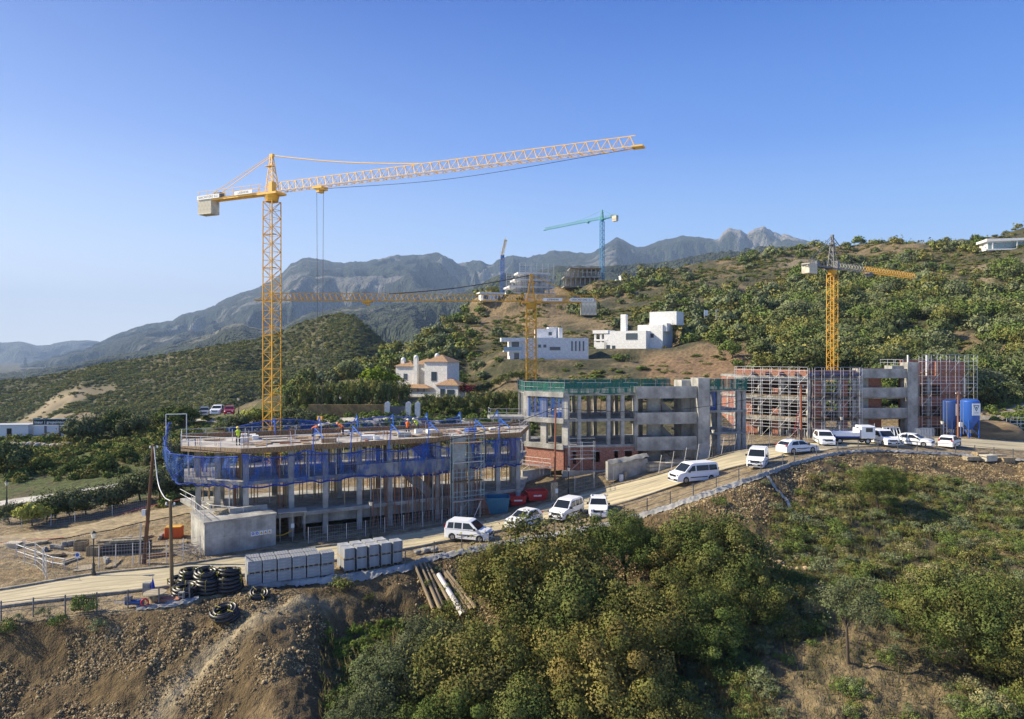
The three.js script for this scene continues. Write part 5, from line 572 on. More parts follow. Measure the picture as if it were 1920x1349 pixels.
  const silo = (label, p, m, ry) => { const t = thing('mortar_silo', label, 'silo', p, ry, 'mortar silos'); mesh('tank', new THREE.LatheGeometry([[0, 5.5], [.9, 5.45], [1.17, 5.3], [1.2, 5.15], [1.2, 2.7], [.25, 1.1], [0, 1.1]].map(a => new THREE.Vector2(...a)), 28), m, t); for (let i = 0; i < 4; i++) { const a = i * Math.PI / 2 + .78, c = Math.cos(a) * 1.1, s = Math.sin(a) * 1.1; bar(t, 'leg', m, V(c, 0, s), V(c, 2.9, s), .12); bar(t, 'leg_brace', m, V(c, .3, s), V(Math.cos(a + Math.PI / 2) * 1.1, 1.8, Math.sin(a + Math.PI / 2) * 1.1), .07); } box(t, 'mixer', MT.steel, .5, .5, 1.1, 0, .9, 0); const pl = box(t, 'logo_panel', MT.white, .03, 1.7, 1.25, 0, 4.1, 1.23); pl.geometry = bg(1.25, 1.7, .03); mesh('logo', new THREE.PlaneGeometry(1.22, 1.66), logoM, pl, V(0, 0, .018)); for (const s of [-.25, .25]) bar(t, 'ladder', MT.galv, V(-1.2, .5, s), V(-1.2, 5.3, s), .04); return t; };
  silo('bright blue mortar silo with a white triangle logo panel', G(1819, 101), M(.02, .10, .42, .45), .1); silo('dark blue mortar silo behind the brown wooden pole', G(1785, 103), M(.015, .05, .20, .5), .3);
  // right hand: earth heap, stacked timber, scaffold
  const hg = new THREE.SphereGeometry(1, 28, 14, 0, Math.PI * 2, 0, Math.PI / 2); { const q = hg.attributes.position; for (let i = 0; i < q.count; i++) { const k = .85 + .3 * fbm(q.getX(i) * 2 + 5, q.getZ(i) * 2 + q.getY(i), 3); q.setXYZ(i, q.getX(i) * k * 4.2, q.getY(i) * k * 2.6, q.getZ(i) * k * 2.6); } hg.computeVertexNormals(); } tag(mesh('earth_heap', hg, M(.36, .25, .13, 1, { map: soilMap }), null, G(1868, 104, -.2)), 'brown earth heap right of the blue silos', 'earth heap');
  const sc = thing('scaffold', 'free-standing pale scaffold right of the earth heap', 'scaffold', G(1888, 106)); scaffold(sc, 0, 0, 1, 0, 3, 1.6, 1, 1.6, .1, { r: .06, ground: 1 });
  for (let i = 0; i < 5; i++) { const t = thing('board_bundle', 'bundle of pale boards and panels on the verge right of the last car', 'board bundle', G(1822 + i * 16, 82.5 + (i % 2)), .15 * (i % 3), 'board bundles on the right verge'); const m = [MT.pale, MT.woodL, MT.cream][i % 3]; for (let k = 0; k < 3 + i % 3; k++) box(t, 'board', m, 1.6, .13, 1.0, (r() - .5) * .2, .07 + k * .14, 0, (r() - .5) * .2); }
  const lr = thing('red_ladder', 'red ladder leaning left of the brown pole at the brick block', 'ladder', G(1486, 96)); for (const s of [-.2, .2]) bar(lr, 'stile', MT.red, V(s, 0, 0), V(s + 1.2, 4.6, -.4), .06); for (let i = 1; i < 12; i++) bar(lr, 'rung', MT.red, V(-.2 + i * .1, i * .38, -i * .033), V(.2 + i * .1, i * .38, -i * .033), .04);
}

// ---------- houses on the hill ----------
const bxw = (t, n, m, w, h, d, x, y, z, ry = 0) => box(t, n, m, w, h, d, x, y + h / 2, z, ry);        // base at y
function pane(t, w, h, x, y, z, ry = 0) { const o = box(t, 'window', MT.pane, w, h, .12, x, y, z, ry); box(o, 'frame', MT.aluD, w + .12, .08, .16, 0, -h / 2, 0); return o; }
{ // tiled villa with chimneys
  const p = G(800, 150, -.4), t = thing('tiled_villa', 'white villa with terracotta tiled roofs and tall chimneys among garden trees', 'house', p, -.35), Wm = M(.83, .81, .75, .85, { map: fine });
  const hip = (w, d, h, x, y, z, ov = .35) => { const a = w / 2 + ov, b = d / 2 + ov, r = Math.max(.05, a - b), g = new THREE.BufferGeometry(), v = [[-a, 0, -b], [a, 0, -b], [a, 0, b], [-a, 0, b], [-r, h, 0], [r, h, 0]]; const f = [[3, 2, 5], [3, 5, 4], [1, 0, 4], [1, 4, 5], [2, 1, 5], [0, 3, 4], [0, 1, 2], [0, 2, 3]]; const pos = [], uv = []; for (const q of f) for (const k of q) { pos.push(...v[k]); uv.push(v[k][0], v[k][2]); } g.setAttribute('position', new THREE.Float32BufferAttribute(pos, 3)); g.setAttribute('uv', new THREE.Float32BufferAttribute(uv, 2)); g.computeVertexNormals(); return mesh('tiled_roof', g, MT.tile, t, V(x, y, z)); };
  bxw(t, 'wall', Wm, 5.2, 7.6, 6, 3.6, 0, 0); hip(5.2, 6, 1.5, 3.6, 7.6, 0); bxw(t, 'wall', Wm, 4.6, 7.0, 5, -.9, 0, -2.2); hip(4.6, 5, 1.3, -.9, 7.0, -2.2); bxw(t, 'wall', Wm, 4.2, 6.6, 4.6, -4.4, 0, -.6); hip(4.2, 4.6, 1.3, -4.4, 6.6, -.6); bxw(t, 'wall', Wm, 4.8, 3.6, 4, 8.0, -.6, 4.8); hip(4.8, 4, 1.2, 8.0, 3.0, 4.8); bxw(t, 'terrace_wall', Wm, 9, 1.4, 1, 0, 0, 4); const pr = hip(6.5, 3, .7, -.5, 2.2, 3.2); bxw(t, 'wall', Wm, 3, 3.2, 2.4, -9.5, 0, 0); hip(4.4, 2.6, .7, -9, 3.2, 0);
  for (const [x, z, h] of [[-5.4, .4, 8.0], [-1.7, 1.6, 8.5], [2.2, -.5, 8.9]]) { const c = bxw(t, 'chimney', Wm, .85, h, .8, x, 0, z); mesh('chimney_cap', new THREE.SphereGeometry(.5, 10, 6, 0, 7, 0, 1.6), MT.white, c, V(0, h / 2, 0)); }
  for (const [w, h, x, y, z] of [[1.2, 1.9, 3.2, 4.6, 3.02], [1.2, 1, .2, 5.2, .32], [.8, 1.3, -4.2, 4.4, 1.72], [1, 1.7, 7.0, 1.4, 6.82], [1.6, 1.5, 8.8, 1.4, 6.82], [.8, 1.6, 1.0, 4.3, 1.0], [1.8, 1.6, .4, 1.8, .34]]) pane(t, w, h, x, y, z);
}
{ // garden wall with gate pillars
  const a = G(578, 121, -.3), b = G(722, 120.5, -.3), u = b.clone().sub(a), t = thing('garden_wall', 'ochre rendered garden wall with three white gate pillars and a dark gate', 'wall', a, Math.atan2(-u.z, u.x)), L0 = Math.hypot(u.x, u.z); box(t, 'rendered_wall', M(.34, .23, .10, .95, { map: grain }), L0, 2.3, .35, L0 / 2, 1.55, 0);  for (const x of [L0 + .4, L0 + 4, L0 + 5.6]) { const q = bxw(t, 'pillar', MT.whiteW, .85, 2.4, .7, x, .4, 0); mesh('pillar_cap', new THREE.CylinderGeometry(.43, .43, .7, 14, 1, false, 0, Math.PI).rotateX(Math.PI / 2).rotateZ(Math.PI / 2), MT.whiteW, q, V(0, 1.2, 0)); } for (let i = 0; i < 2; i++) box(t, 'gate_leaf', M(.10, .10, .12, .6), 1.45, 1.9, .08, L0 + 1.5 + i * 1.5, 1.5, 0);  
}
function flatVilla() {
  { const t = thing('flat_roof_villa', 'white flat-roofed villa with slit windows behind the yellow crane mast', 'house', G(1020, 176, -1), .08), w = MT.whiteW; bxw(t, 'wall', w, 15, 6.2, 8, 3, 0, 0); bxw(t, 'wall', w, 5, 6.0, 7.4, -6.4, 0, .2); bxw(t, 'roof_terrace', w, 6, .9, 4.5, -8, 5.3, 2.4); bxw(t, 'balcony', w, 4.4, .3, 3, -8.2, 2.8, 3); bxw(t, 'balcony_rail', M(.3, .4, .45, .2), 4.4, .9, .06, -8.2, 3.1, 4.5); bxw(t, 'column', w, .4, 2.5, .4, -6.4, 3.1, 4.2); bxw(t, 'column', w, .4, 2.8, .4, -6.4, 0, 4.2); bxw(t, 'roof_block', w, 5, 2.3, 4, .5, 6.2, -1.5); bxw(t, 'roof_block', w, 2.4, 2.8, 3, 2.4, 6.2, -2.4); bxw(t, 'chimney', w, .9, 2.6, .9, 4.0, 6.2, 1); for (let i = 0; i < 4; i++) pane(t, .35, 2.4, 6.4 + i * .95, 4.2, 4.02); for (const [ww, h, x, y] of [[.7, .7, -1.6, 4.2], [.7, .7, -.3, 4.2], [2.6, .8, 2.2, 3.6]]) pane(t, ww, h, x, y, 4.02); pane(t, 2.0, 2.0, -7.4, 4.2, 3.92); pane(t, 1.6, 2.2, -7.0, 1.4, 3.92); pane(t, .8, .8, 1.5, 7.3, .52); }
  { const t = thing('stepped_villa', 'bright white stepped villa with veranda beside round olive trees', 'house', G(1182, 192, -1), -.55), w = MT.whiteW; bxw(t, 'wall', w, 12, 5.8, 8, 0, 0, 0); bxw(t, 'wall', w, 7, 6.4, 8, 6, 1, -3); bxw(t, 'roof_block', w, 7.5, 3.6, 6, 8.5, 7.4, -5); bxw(t, 'roof_block', w, 5, 2.2, 5, 8, 5.6, -2); bxw(t, 'chimney', w, 1.5, 4.6, 1.4, -1.6, 5.8, .5); bxw(t, 'veranda_floor', w, 4, 2.8, 4, -7, 0, 2); bxw(t, 'veranda_roof', w, 4.6, .9, 4.4, -7, 5.2, 2); for (const x of [-8.7, -7, -5.4]) bxw(t, 'column', w, .5, 2.5, .5, x, 2.8, 3.7); box(t, 'veranda_rail', w, 4, .5, .1, -7, 3.4, 4); pane(t, 3.2, 1.7, 2.0, 4.3, 4.02); pane(t, 1.4, 1.4, -7.8, 4.0, .2); pane(t, 1, 1.7, -4.8, 1.2, 4.02); pane(t, .9, 1.1, 6.6, 4.5, 1.02); pane(t, .9, 1.6, -3.2, 1.1, 4.02); }
  { const t = thing('hillside_villa', 'long white glass-fronted villa on the right hand skyline', 'house', G(1880, 262, -1.5), -.2), w = MT.whiteW; bxw(t, 'wall', w, 18, 4, 7, 3, 0, -1); bxw(t, 'roof_slab', w, 19, .9, 9, 2.5, 4.0, 0); bxw(t, 'terrace_slab', w, 20, .5, 9.5, 2.5, .6, .3); for (let i = 0; i < 6; i++) box(t, 'glass_wall', M(.20, .28, .30, .1), 2.6, 2.6, .1, -4.5 + i * 2.75, 2.4, 2.6); for (const x of [-5, 3, 10]) bxw(t, 'column', w, .3, 3.4, .3, x, 1, 4.2); for (const x of [-4, 2, 8]) bxw(t, 'column', MT.con, .4, 3, .4, x, -2.4, 3); }
  { const t = thing('low_villa', 'low white terrace building below the hilltop construction', 'house', G(920, 285, -.5), .3), w = MT.whiteW; bxw(t, 'wall', w, 9, 3.2, 4, 0, 0, 0); bxw(t, 'roof_slab', w, 10.5, .5, 5.2, 0, 3.2, 0); for (const x of [-4, -1, 2]) bxw(t, 'column', w, .4, 2.8, .4, x, .4, 2.5); pane(t, 2, 1.6, 2.5, 1.7, 2.02); pane(t, 1.6, 1.6, -2.5, 1.7, 2.02); }
  { const t = thing('small_white_house', 'small white house on the ridge beside a big round tree', 'house', G(1171, 338, -.5), .1); bxw(t, 'wall', MT.whiteW, 4.4, 3, 4, 0, 0, 0); bxw(t, 'roof_slab', MT.whiteW, 4.8, .3, 4.4, 0, 3, 0); pane(t, .9, 1, -.8, 1.7, 2.02); bxw(t, 'chimney', MT.whiteW, .5, 1.2, .5, 1.2, 3.2, 0); bxw(t, 'side_wall', MT.whiteW, 2.4, 1.5, 3, -3.2, 0, 0); }
}
flatVilla();
{ // hilltop construction
  const t = thing('hilltop_frame', 'pale multi-storey concrete frame under scaffolding on the hilltop', 'building', G(985, 305, -1.5), .22); [[13, 0, 22], [11.5, 3, 20], [9, 6, 16], [8, 9, 14]].forEach(([d, y, w], i) => { bxw(t, 'floor_slab', MT.whiteW, w, .7, d, 1 + i * .6, y + 2.3, 0); for (let x = -w / 2 + .8; x < w / 2; x += 2.4) for (const z of [d / 2 - .6, -d / 2 + .6]) bxw(t, 'column', MT.con, .4, 2.3, .4, 1 + i * .6 + x, y, z); box(t, 'rear_wall', MT.con, w * .7, 2.2, .3, 1 + i * .6, y + 1.15, 0); }); scaffold(t, -10, 7.2, 1, 0, 8, 2.5, 5, 2, 0, { r: .08 }); scaffold(t, -4, 6, 1, 0, 6, 2.5, 6, 2.1, 2, { r: .07 }); bxw(t, 'hoarding', M(.05, .14, .12, .8), 6, 2.2, .15, -10, -1.2, 8.5);
  const u = thing('hilltop_frame', 'dark two storey concrete frame beside the teal crane', 'building', G(1090, 322, -1.5), .05); for (const [y, w, d] of [[0, 17, 10], [4.2, 17, 10], [8, 14.5, 9]]) { bxw(u, 'floor_slab', MT.con, w, .5, d, y === 8 ? 1.4 : 0, y + .4, 0); } for (const y of [.9, 5.1]) for (let i = 0; i < 8; i++) for (const z of [4, -3.5]) { bxw(u, 'column', MT.con, .4, y > 3 ? 3.3 : 3.7, .4, -7.5 + i * (y > 3 ? 2 : 2.15) + (y > 3 ? 1.5 : 0), y, z); } box(u, 'rear_wall', MT.con, 15, 7, .3, .5, 4.4, -4.4); for (let i = 0; i < 7; i++) bar(u, 'shoring_prop', MT.woodL, V(-6 + i * 2, 5.1, 2), V(-6 + i * 2, 8.4, 2), .14); for (let i = 0; i < 5; i++) bar(u, 'guardrail_post', MT.rust, V(-5 + i * 3, 8.9, 4), V(-5 + i * 3, 10, 4), .1); box(u, 'formwork_board', MT.form, 14.4, .6, .12, 1.4, 8.7, 4.6); bxw(u, 'roof_bundle', MT.white, 2.4, .6, 2, -3, 8.9, 0);
}
{ // site cabins with sign
  const t = thing('site_cabin', 'white site cabin with a dark door left of the signed office', 'cabin', G(24, 131, -.3), .05), m = M(.66, .68, .70, .6); bxw(t, 'cabin_body', m, 9, 2.5, 2.5, -1, .1, 0); bxw(t, 'roof', MT.galvL, 9.3, .15, 2.8, -1, 2.6, 0); box(t, 'door', MT.glass, .85, 1.9, .06, .1, 1.1, 1.27); 
  const u = thing('site_office', 'site office cabin carrying a dark company sign board with white lettering', 'cabin', G(108, 132, -.3), .05); bxw(u, 'cabin_body', m, 7.2, 2.5, 2.5, 0, .1, 0); for (const x of [-1.3, 1.3]) box(u, 'downpipe', MT.steel, .4, 2.4, .08, x - .2, 1.3, 1.28); const s = box(u, 'sign_board', M(.01, .05, .07, .6), 7.6, 1.0, .12, 0, 3.15, 1.1); mesh('lettering', new THREE.PlaneGeometry(7.2, .86), textBoard('insur | grupoinsur.com', 7.2, .86, '#ffffff', '#0b2228'), s, V(-.1, 0, .07)); box(u, 'sign_top', MT.cyan, 7.7, .12, .4, 0, 3.7, 1.05); bxw(u, 'side_window', MT.glass, .9, 1, .06, 2.9, 1.1, 1.27);
  const w = thing('boulder_wall', 'dry boulder retaining wall below the site cabins', 'wall', G(0, 122)); const bgm = new THREE.IcosahedronGeometry(1, 1), r = rng(4); for (let i = 0; i < 34; i++) { const px = -30 + i * 4.7 + r() * 2, q = G(px, 120.5 + r() * .5).sub(w.position); const b = mesh('boulder', bgm, i % 3 ? MT.stone : MT.stoneG, w, q.add(V(0, .3, 0))); b.scale.set(.5 + r() * .3, .35 + r() * .25, .45); b.rotation.y = r() * 6; }
}
for (const [px, lb] of [[1321, 'white banner flag on a pole on the bare hillside terrace'], [1343, 'white lamp mast next to the banner flag on the hillside']]) { const p = hit(px, 610, 130, 260); const t = thing('flag_mast', lb, 'mast', p); bar(t, 'pole', MT.white, V(0, 0, 0), V(0, 4.4, 0), .14); box(t, px < 1330 ? 'banner' : 'lamp_head', MT.white, px < 1330 ? 1.0 : 1.0, px < 1330 ? 1.6 : .12, .06, .55, px < 1330 ? 3.5 : 4.35, 0); }
{ // far town and pylon
  const r = rng(77), hs = new THREE.Group(); const base = mesh('town_house', mergeGeometries([boxG(7, 5, 6, 0, 2.5, 0), boxG(4, 3, 5, 4.5, 1.5, 1)]), MT.whiteW); tag(base, 'tiny white house of the far town below the hazy hills', 'house', 'far town houses'); base.position.set(X(30, 2000), -62, -2000);
  for (let i = 0; i < 60; i++) { const px = -30 + r() * 190, d = 1250 + r() * 1250; const x = X(px, d); const c = dup(base, V(x, -66 + r() * 3, -d), r() * 3, null, null, .9 + r() * 1.3); }
  const py = thing('lattice_pylon', 'grey lattice electricity pylon on the far left ridge', 'pylon', P(47, 716, 590).setY(H - (716 - HV) / F * 590 - 2)), k = .16; for (const sx of [-1, 1]) for (const sz of [-1, 1]) bar(py, 'leg', MT.galv, V(sx * 1.6, 0, sz * 1.6), V(sx * .35, 22, sz * .35), k); for (const y of [14, 17, 20]) bar(py, 'crossarm', MT.galv, V(-3.2, y, 0), V(3.2, y, 0), k); for (let i = 0; i < 6; i++) { const a = 1.6 - i * .2, y = i * 3.4; bar(py, 'brace', MT.galv, V(-a, y, a), V(a - .2, y + 3.4, a - .2), k * .8); }
}
// ---------- workers ----------
function worker(label, pos, ry, pose, vest, helmet) {
  const bones = pose, res = 56, mc = new MarchingCubes(res, MT.white, false, false, 60000), S = 1.05; mc.isolation = 0;
  for (let k = 0; k < res; k++) for (let j = 0; j < res; j++) for (let i = 0; i < res; i++) { const p = V((i / res * 2 - 1) * S, (j / res * 2 - 1) * S + .9, (k / res * 2 - 1) * S); let s = 1e9; for (const b of bones) { const ab = b.b.clone().sub(b.a), t = clamp(p.clone().sub(b.a).dot(ab) / Math.max(1e-6, ab.lengthSq())), dd = p.distanceTo(b.a.clone().addScaledVector(ab, t)) - lerp(b.ra, b.rb, t), h = clamp(.5 + .5 * (s - dd) / .05); s = lerp(s, dd, h) - .05 * h * (1 - h); } mc.field[i + j * res + k * res * res] = -s; }
  mc.update(); const n = mc.count, pos_ = new Float32Array(mc.positionArray.slice(0, n * 3)), nor = new Float32Array(mc.normalArray.slice(0, n * 3)), col = new Float32Array(n * 3);
  for (let i = 0; i < n; i++) { const p = V(pos_[i * 3] * S, pos_[i * 3 + 1] * S + .9, pos_[i * 3 + 2] * S); pos_[i * 3] = p.x; pos_[i * 3 + 1] = p.y; pos_[i * 3 + 2] = p.z; let best = 1e9, c = vest; for (const b of bones) { const ab = b.b.clone().sub(b.a), t = clamp(p.clone().sub(b.a).dot(ab) / Math.max(1e-6, ab.lengthSq())), dd = p.distanceTo(b.a.clone().addScaledVector(ab, t)) - lerp(b.ra, b.rb, t); if (dd < best) { best = dd; c = b.c; } } col.set(c === 'v' ? vest : c === 't' ? [.03, .035, .06] : c === 's' ? [.34, .2, .14] : c === 'd' ? [.08, .08, .07] : [.02, .02, .02], i * 3); }
  const g = new THREE.BufferGeometry(); g.setAttribute('position', new THREE.BufferAttribute(pos_, 3)); g.setAttribute('normal', new THREE.BufferAttribute(nor, 3)); g.setAttribute('color', new THREE.BufferAttribute(col, 3)); g.computeVertexNormals();
  const t = thing('person', label, 'person', pos, ry, 'workers on the roof deck'); mesh('body', g, M(1, 1, 1, .85, { vertexColors: true }), t); const hd = bones.find(b => b.c === 's' && b.head), q = hd.b; const hm = mesh('helmet', new THREE.SphereGeometry(.145, 14, 8, 0, 7, 0, 1.65).scale(1.1, 1, .95), M(...helmet, .4), t, q.clone().add(V(0, .02, 0))); mesh('brim', new THREE.CylinderGeometry(.17, .17, .02, 16), M(...helmet, .4), hm); return t;
}
const pose = (bend, armF, stance = .14) => { const hip = V(0, .92, 0), c = Math.cos(bend), s = Math.sin(bend), R = (x, y, z = 0) => V(x * c + y * s, hip.y + y * c - x * s, z), o = []; const bn = (a, b, ra, rb, cc, h) => o.push({ a, b, ra, rb, c: cc, head: h }); bn(R(0, .02), R(0, .42), .14, .17, 'v'); bn(R(0, .42, -.16), R(0, .42, .16), .09, .09, 'v'); bn(R(0, .5), R(.02, .6), .06, .055, 's'); bn(R(.02, .64), R(.03, .74), .095, .1, 's', 1); for (const z of [-1, 1]) { bn(V(0, .92, z * .09), V(.04 * z + .03, .5, z * stance), .095, .07, 't'); bn(V(.04 * z + .03, .5, z * stance), V(.02 * z - .03, .08, z * stance), .065, .05, 't'); bn(V(.02 * z - .04, .05, z * stance), V(.02 * z + .14, .04, z * stance), .05, .04, 'b'); const sh = R(0, .43, z * .2), el = sh.clone().add(V(Math.sin(armF) * .26, -Math.cos(armF) * .27, z * .05)), wr = el.clone().add(V(Math.sin(armF + .5) * .24, -Math.cos(armF + .5) * .24, -z * .03)); bn(sh, el, .055, .045, 'd'); bn(el, wr, .042, .034, 's'); bn(wr, wr.clone().add(V(.04, -.07, 0)), .036, .022, 's'); } return o; };
{
  const YV = [.55, .70, .04], OR = [.75, .16, .02], dY = H - 8.93, at = (px, d) => V(X(px, d), dY, -d);
  worker('worker in yellow-green vest and yellow helmet standing at the lit deck corner', at(446, 67.2), 2.2, pose(.1, .5), YV, [.8, .6, .04]); worker('worker in orange vest and white helmet bending over the rear formwork', at(586, 73.5), .4, pose(1.15, .2), OR, [.8, .8, .78]); worker('worker in orange vest and orange helmet bending beside a blue davit', at(643, 74.8), 2.8, pose(1.1, .3), OR, [.75, .2, .03]); worker('worker in orange vest and white helmet seen from behind on the deck', at(764, 75), 1.4, pose(.12, .15), OR, [.8, .8, .78]); worker('worker in yellow vest and white helmet stooping near the deck bundles', at(783, 77.5), 3.4, pose(.6, .5), YV, [.8, .78, .6]);
}

// ---------- vegetation ----------
function crownG(seed, o) {                                  // leaf faces spread through clumps; unit crown radius 1 about its own centre
  const r = rng(seed), P_ = [], Nn = [], Cc = [], Ix = [], rd = () => { let x, y, z, l; do { x = r() * 2 - 1; y = r() * 2 - 1; z = r() * 2 - 1; l = x * x + y * y + z * z; } while (l > 1 || l < .01); l = Math.sqrt(l); return V(x / l, y / l, z / l); };
  const N = o.clumps, ls = o.leaf, up = V(0, 1, 0);
  for (let c = 0; c < N; c++) {
    const dir = rd(); if (dir.y < -.3) dir.y *= -.5; dir.normalize(); const lump = .72 + .5 * vn(dir.x * 2.2 + seed, dir.z * 2.2 + dir.y * 2.2), dist = lump * (c < N * .25 ? .35 + r() * .3 : .66 + r() * .3), ctr = dir.clone().multiplyScalar(dist); ctr.y *= o.sq || .8; const wisp = r() < .32, cr = o.cr * (.6 + r() * .75) * (wisp ? 1.7 : 1), base = o.cols[Math.floor(r() * o.cols.length)], cv = .72 + r() * .56;
    for (let k = 0; k < (wisp ? o.per * .55 : o.per); k++) {
      const q = rd(); q.y = q.y * .8 + .12; const p = ctr.clone().addScaledVector(q, cr * (.45 + .6 * Math.sqrt(r()))), n = q.clone().add(rd().multiplyScalar(.9)).add(V(0, .25, 0)).normalize(), a = rd().cross(n).normalize(), b = n.clone().cross(a), s = ls * (.6 + r() * .8), w = s * (o.asp || .6), i0 = P_.length / 3;
      const tri = o.tri; for (const [u, v] of tri ? [[-1, -.2], [.2, -1.1], [.8, 1.1]] : [[-1, 0], [0, -1], [1, 0], [0, 1]]) P_.push(p.x + a.x * s * u + b.x * w * v, p.y + a.y * s * u + b.y * w * v, p.z + a.z * s * u + b.z * w * v); const j = cv * (.86 + r() * .28), sn = q.clone().multiplyScalar(.8).addScaledVector(n, .45).normalize(); for (let e = 0; e < (o.tri ? 3 : 4); e++) Nn.push(sn.x, sn.y, sn.z); for (let e = 0; e < (tri ? 3 : 4); e++) Cc.push(base[0] * j, base[1] * j, base[2] * j); Ix.push(i0, i0 + 1, i0 + 2); if (!tri) Ix.push(i0, i0 + 2, i0 + 3);
    }
  }
  const g = new THREE.BufferGeometry(); g.setAttribute('position', new THREE.Float32BufferAttribute(P_, 3)); g.setAttribute('color', new THREE.Float32BufferAttribute(Cc, 3)); g.setAttribute('normal', new THREE.Float32BufferAttribute(Nn, 3)); g.setIndex(Ix); return g;
}
const cone = new THREE.CylinderGeometry(.55, 1, 1, 6);
function trunkG(seed, h, r0, reach) { const r = rng(seed), g = [], f = V((r() - .5) * .4, h, (r() - .5) * .4).multiplyScalar(1); g.push(barG(V(0, -.4, 0), f, r0, r0, cone)); for (let i = 0; i < 5; i++) { const a = i * 1.26 + r(), e = f.clone().add(V(Math.cos(a) * reach * (.5 + r() * .4), reach * (.45 + r() * .5), Math.sin(a) * reach * (.5 + r() * .4))); const m = f.clone().lerp(e, .5).add(V(0, reach * .08, 0)); g.push(barG(f, m, r0 * .55, r0 * .55, cone), barG(m, e, r0 * .32, r0 * .32, cone)); } return mergeGeometries(g); }
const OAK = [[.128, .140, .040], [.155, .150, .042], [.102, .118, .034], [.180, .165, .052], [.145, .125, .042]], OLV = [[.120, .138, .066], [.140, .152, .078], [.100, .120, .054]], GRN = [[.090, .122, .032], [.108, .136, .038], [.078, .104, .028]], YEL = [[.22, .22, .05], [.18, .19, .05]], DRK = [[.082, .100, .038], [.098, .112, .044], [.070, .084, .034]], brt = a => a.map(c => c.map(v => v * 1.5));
const near = [[OAK, 1], [OAK.map(c => [c[0] * .8, c[1] * .92, c[2] * .9]), 2], [OLV, 3], [GRN, 4], [OAK.map(c => [c[0] * 1.12, c[1] * 1.02, c[2]]), 5]].map(([cols, s], i) => crownG(s * 13 + 1, { clumps: 118, per: 400, leaf: .0185, cr: .2, cols, sq: .82, asp: .75, tri: 1 }));
const midG = [OLV, GRN].map((cols, i) => crownG(140 + i, { clumps: 70, per: 90, leaf: .05, cr: .25, cols, sq: .82, asp: .75, tri: 1 }));
const sparseG = crownG(99, { clumps: 60, per: 130, leaf: .03, cr: .2, cols: OLV, sq: .85, asp: .45 });
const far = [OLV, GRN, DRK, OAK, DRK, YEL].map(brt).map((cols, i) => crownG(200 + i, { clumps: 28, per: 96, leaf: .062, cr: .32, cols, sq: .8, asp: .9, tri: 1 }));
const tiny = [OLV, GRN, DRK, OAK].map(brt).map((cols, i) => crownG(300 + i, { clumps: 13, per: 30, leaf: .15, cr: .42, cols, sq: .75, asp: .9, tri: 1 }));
const shrubs = [GRN, OLV, OAK, [[.24, .21, .10], [.19, .18, .08]]].map(brt).map((cols, i) => crownG(400 + i, { clumps: 18, per: 70, leaf: .075, cr: .36, cols, sq: .7, asp: .5, tri: 1 }));
const trunks = [1, 2, 3].map(s => trunkG(s, .75, .055, .7));
function tree(name, label, group, p, R, h, geo, k = 0, cat = 'tree') { const t = thing(name, label, cat, p, k * 1.7 + p.x, group); const c = mesh('crown', geo, MT.leaf, t, V(0, h, 0)); c.scale.setScalar(R); const q = mesh('trunk', trunks[k % 3], MT.bark, t); q.scale.set(R, h / 1.1, R); return t; }
// foreground trees: px of centre, v of crown top, depth, crown radius in metres
const FT = [
  [1015, 1003, 51, 5.4, 0, 'broad grey-olive oak whose top hides the hatchback on the road'], [1172, 968, 53.5, 3.2, 3, 'darker green rounded tree rising just below the geotextile edge'], [1335, 1000, 51.5, 4.2, 1, 'wide oak left of the rubble slope below the minibus'], [1258, 1004, 52.5, 2.9, 4, 'oak between the dark green tree and the wide oak'], [935, 1030, 50, 3.2, 4, 'oak right of the timber poles with a thin crown'],
  [930, 1175, 43, 4.4, 0, 'large oak in the gully below the timber poles'], [1140, 1205, 40, 4.2, 4, 'yellowish oak at the lower middle of the gully'], [735, 1215, 44, 3.0, 2, 'grey-green olive at the left end of the gully thicket'], [810, 1160, 47, 2.6, 2, 'small olive under the white wrapped pipe'], [1085, 1095, 46.5, 4.4, 1, 'dense oak in the heart of the thicket'], [1240, 1085, 45, 3.6, 0, 'shaded oak below the wide oak'],
  [1820, 1125, 43, 3.9, 1, 'bushy round oak standing alone on the dry grass slope'], [1925, 1150, 41, 3.2, 4, 'oak beside the lone bushy round oak'], [860, 1290, 39.5, 3.0, 3, 'green tree at the foot of the gully'], [1015, 1275, 38.5, 3.4, 1, 'oak crown low in the gully'], [1240, 1310, 37, 2.6, 0, 'oak crown at the very bottom of the gully'], [690, 1300, 41, 2.2, 2, 'low olive bush at the bottom of the earth slope'], [1390, 1075, 47.5, 2.8, 1, 'oak leaning over the bottom of the rubble slope'], [1650, 880, 66, 2.1, 3, 'bushy green tree high on the brown slope right of the rubble'], [1310, 1120, 44.5, 3.0, 3, 'deep green tree in the shaded hollow'],
];
FT.forEach(([px, v, d, R, k, lb], i) => { const g0 = G(px, d), top = H - (v - HV) / F * d, h = Math.max(R * .62, top - R * .82 - g0.y); tree('oak_tree', lb, 'trees in the foreground gully', g0, R, h, near[k], i); });
{ const p = G(1592, 42.5); tree('sparse_tree', 'thin-crowned tree with a visible dark trunk on the dry slope', 'trees in the foreground gully', p, 2.3, 3.2, sparseG, 1); }
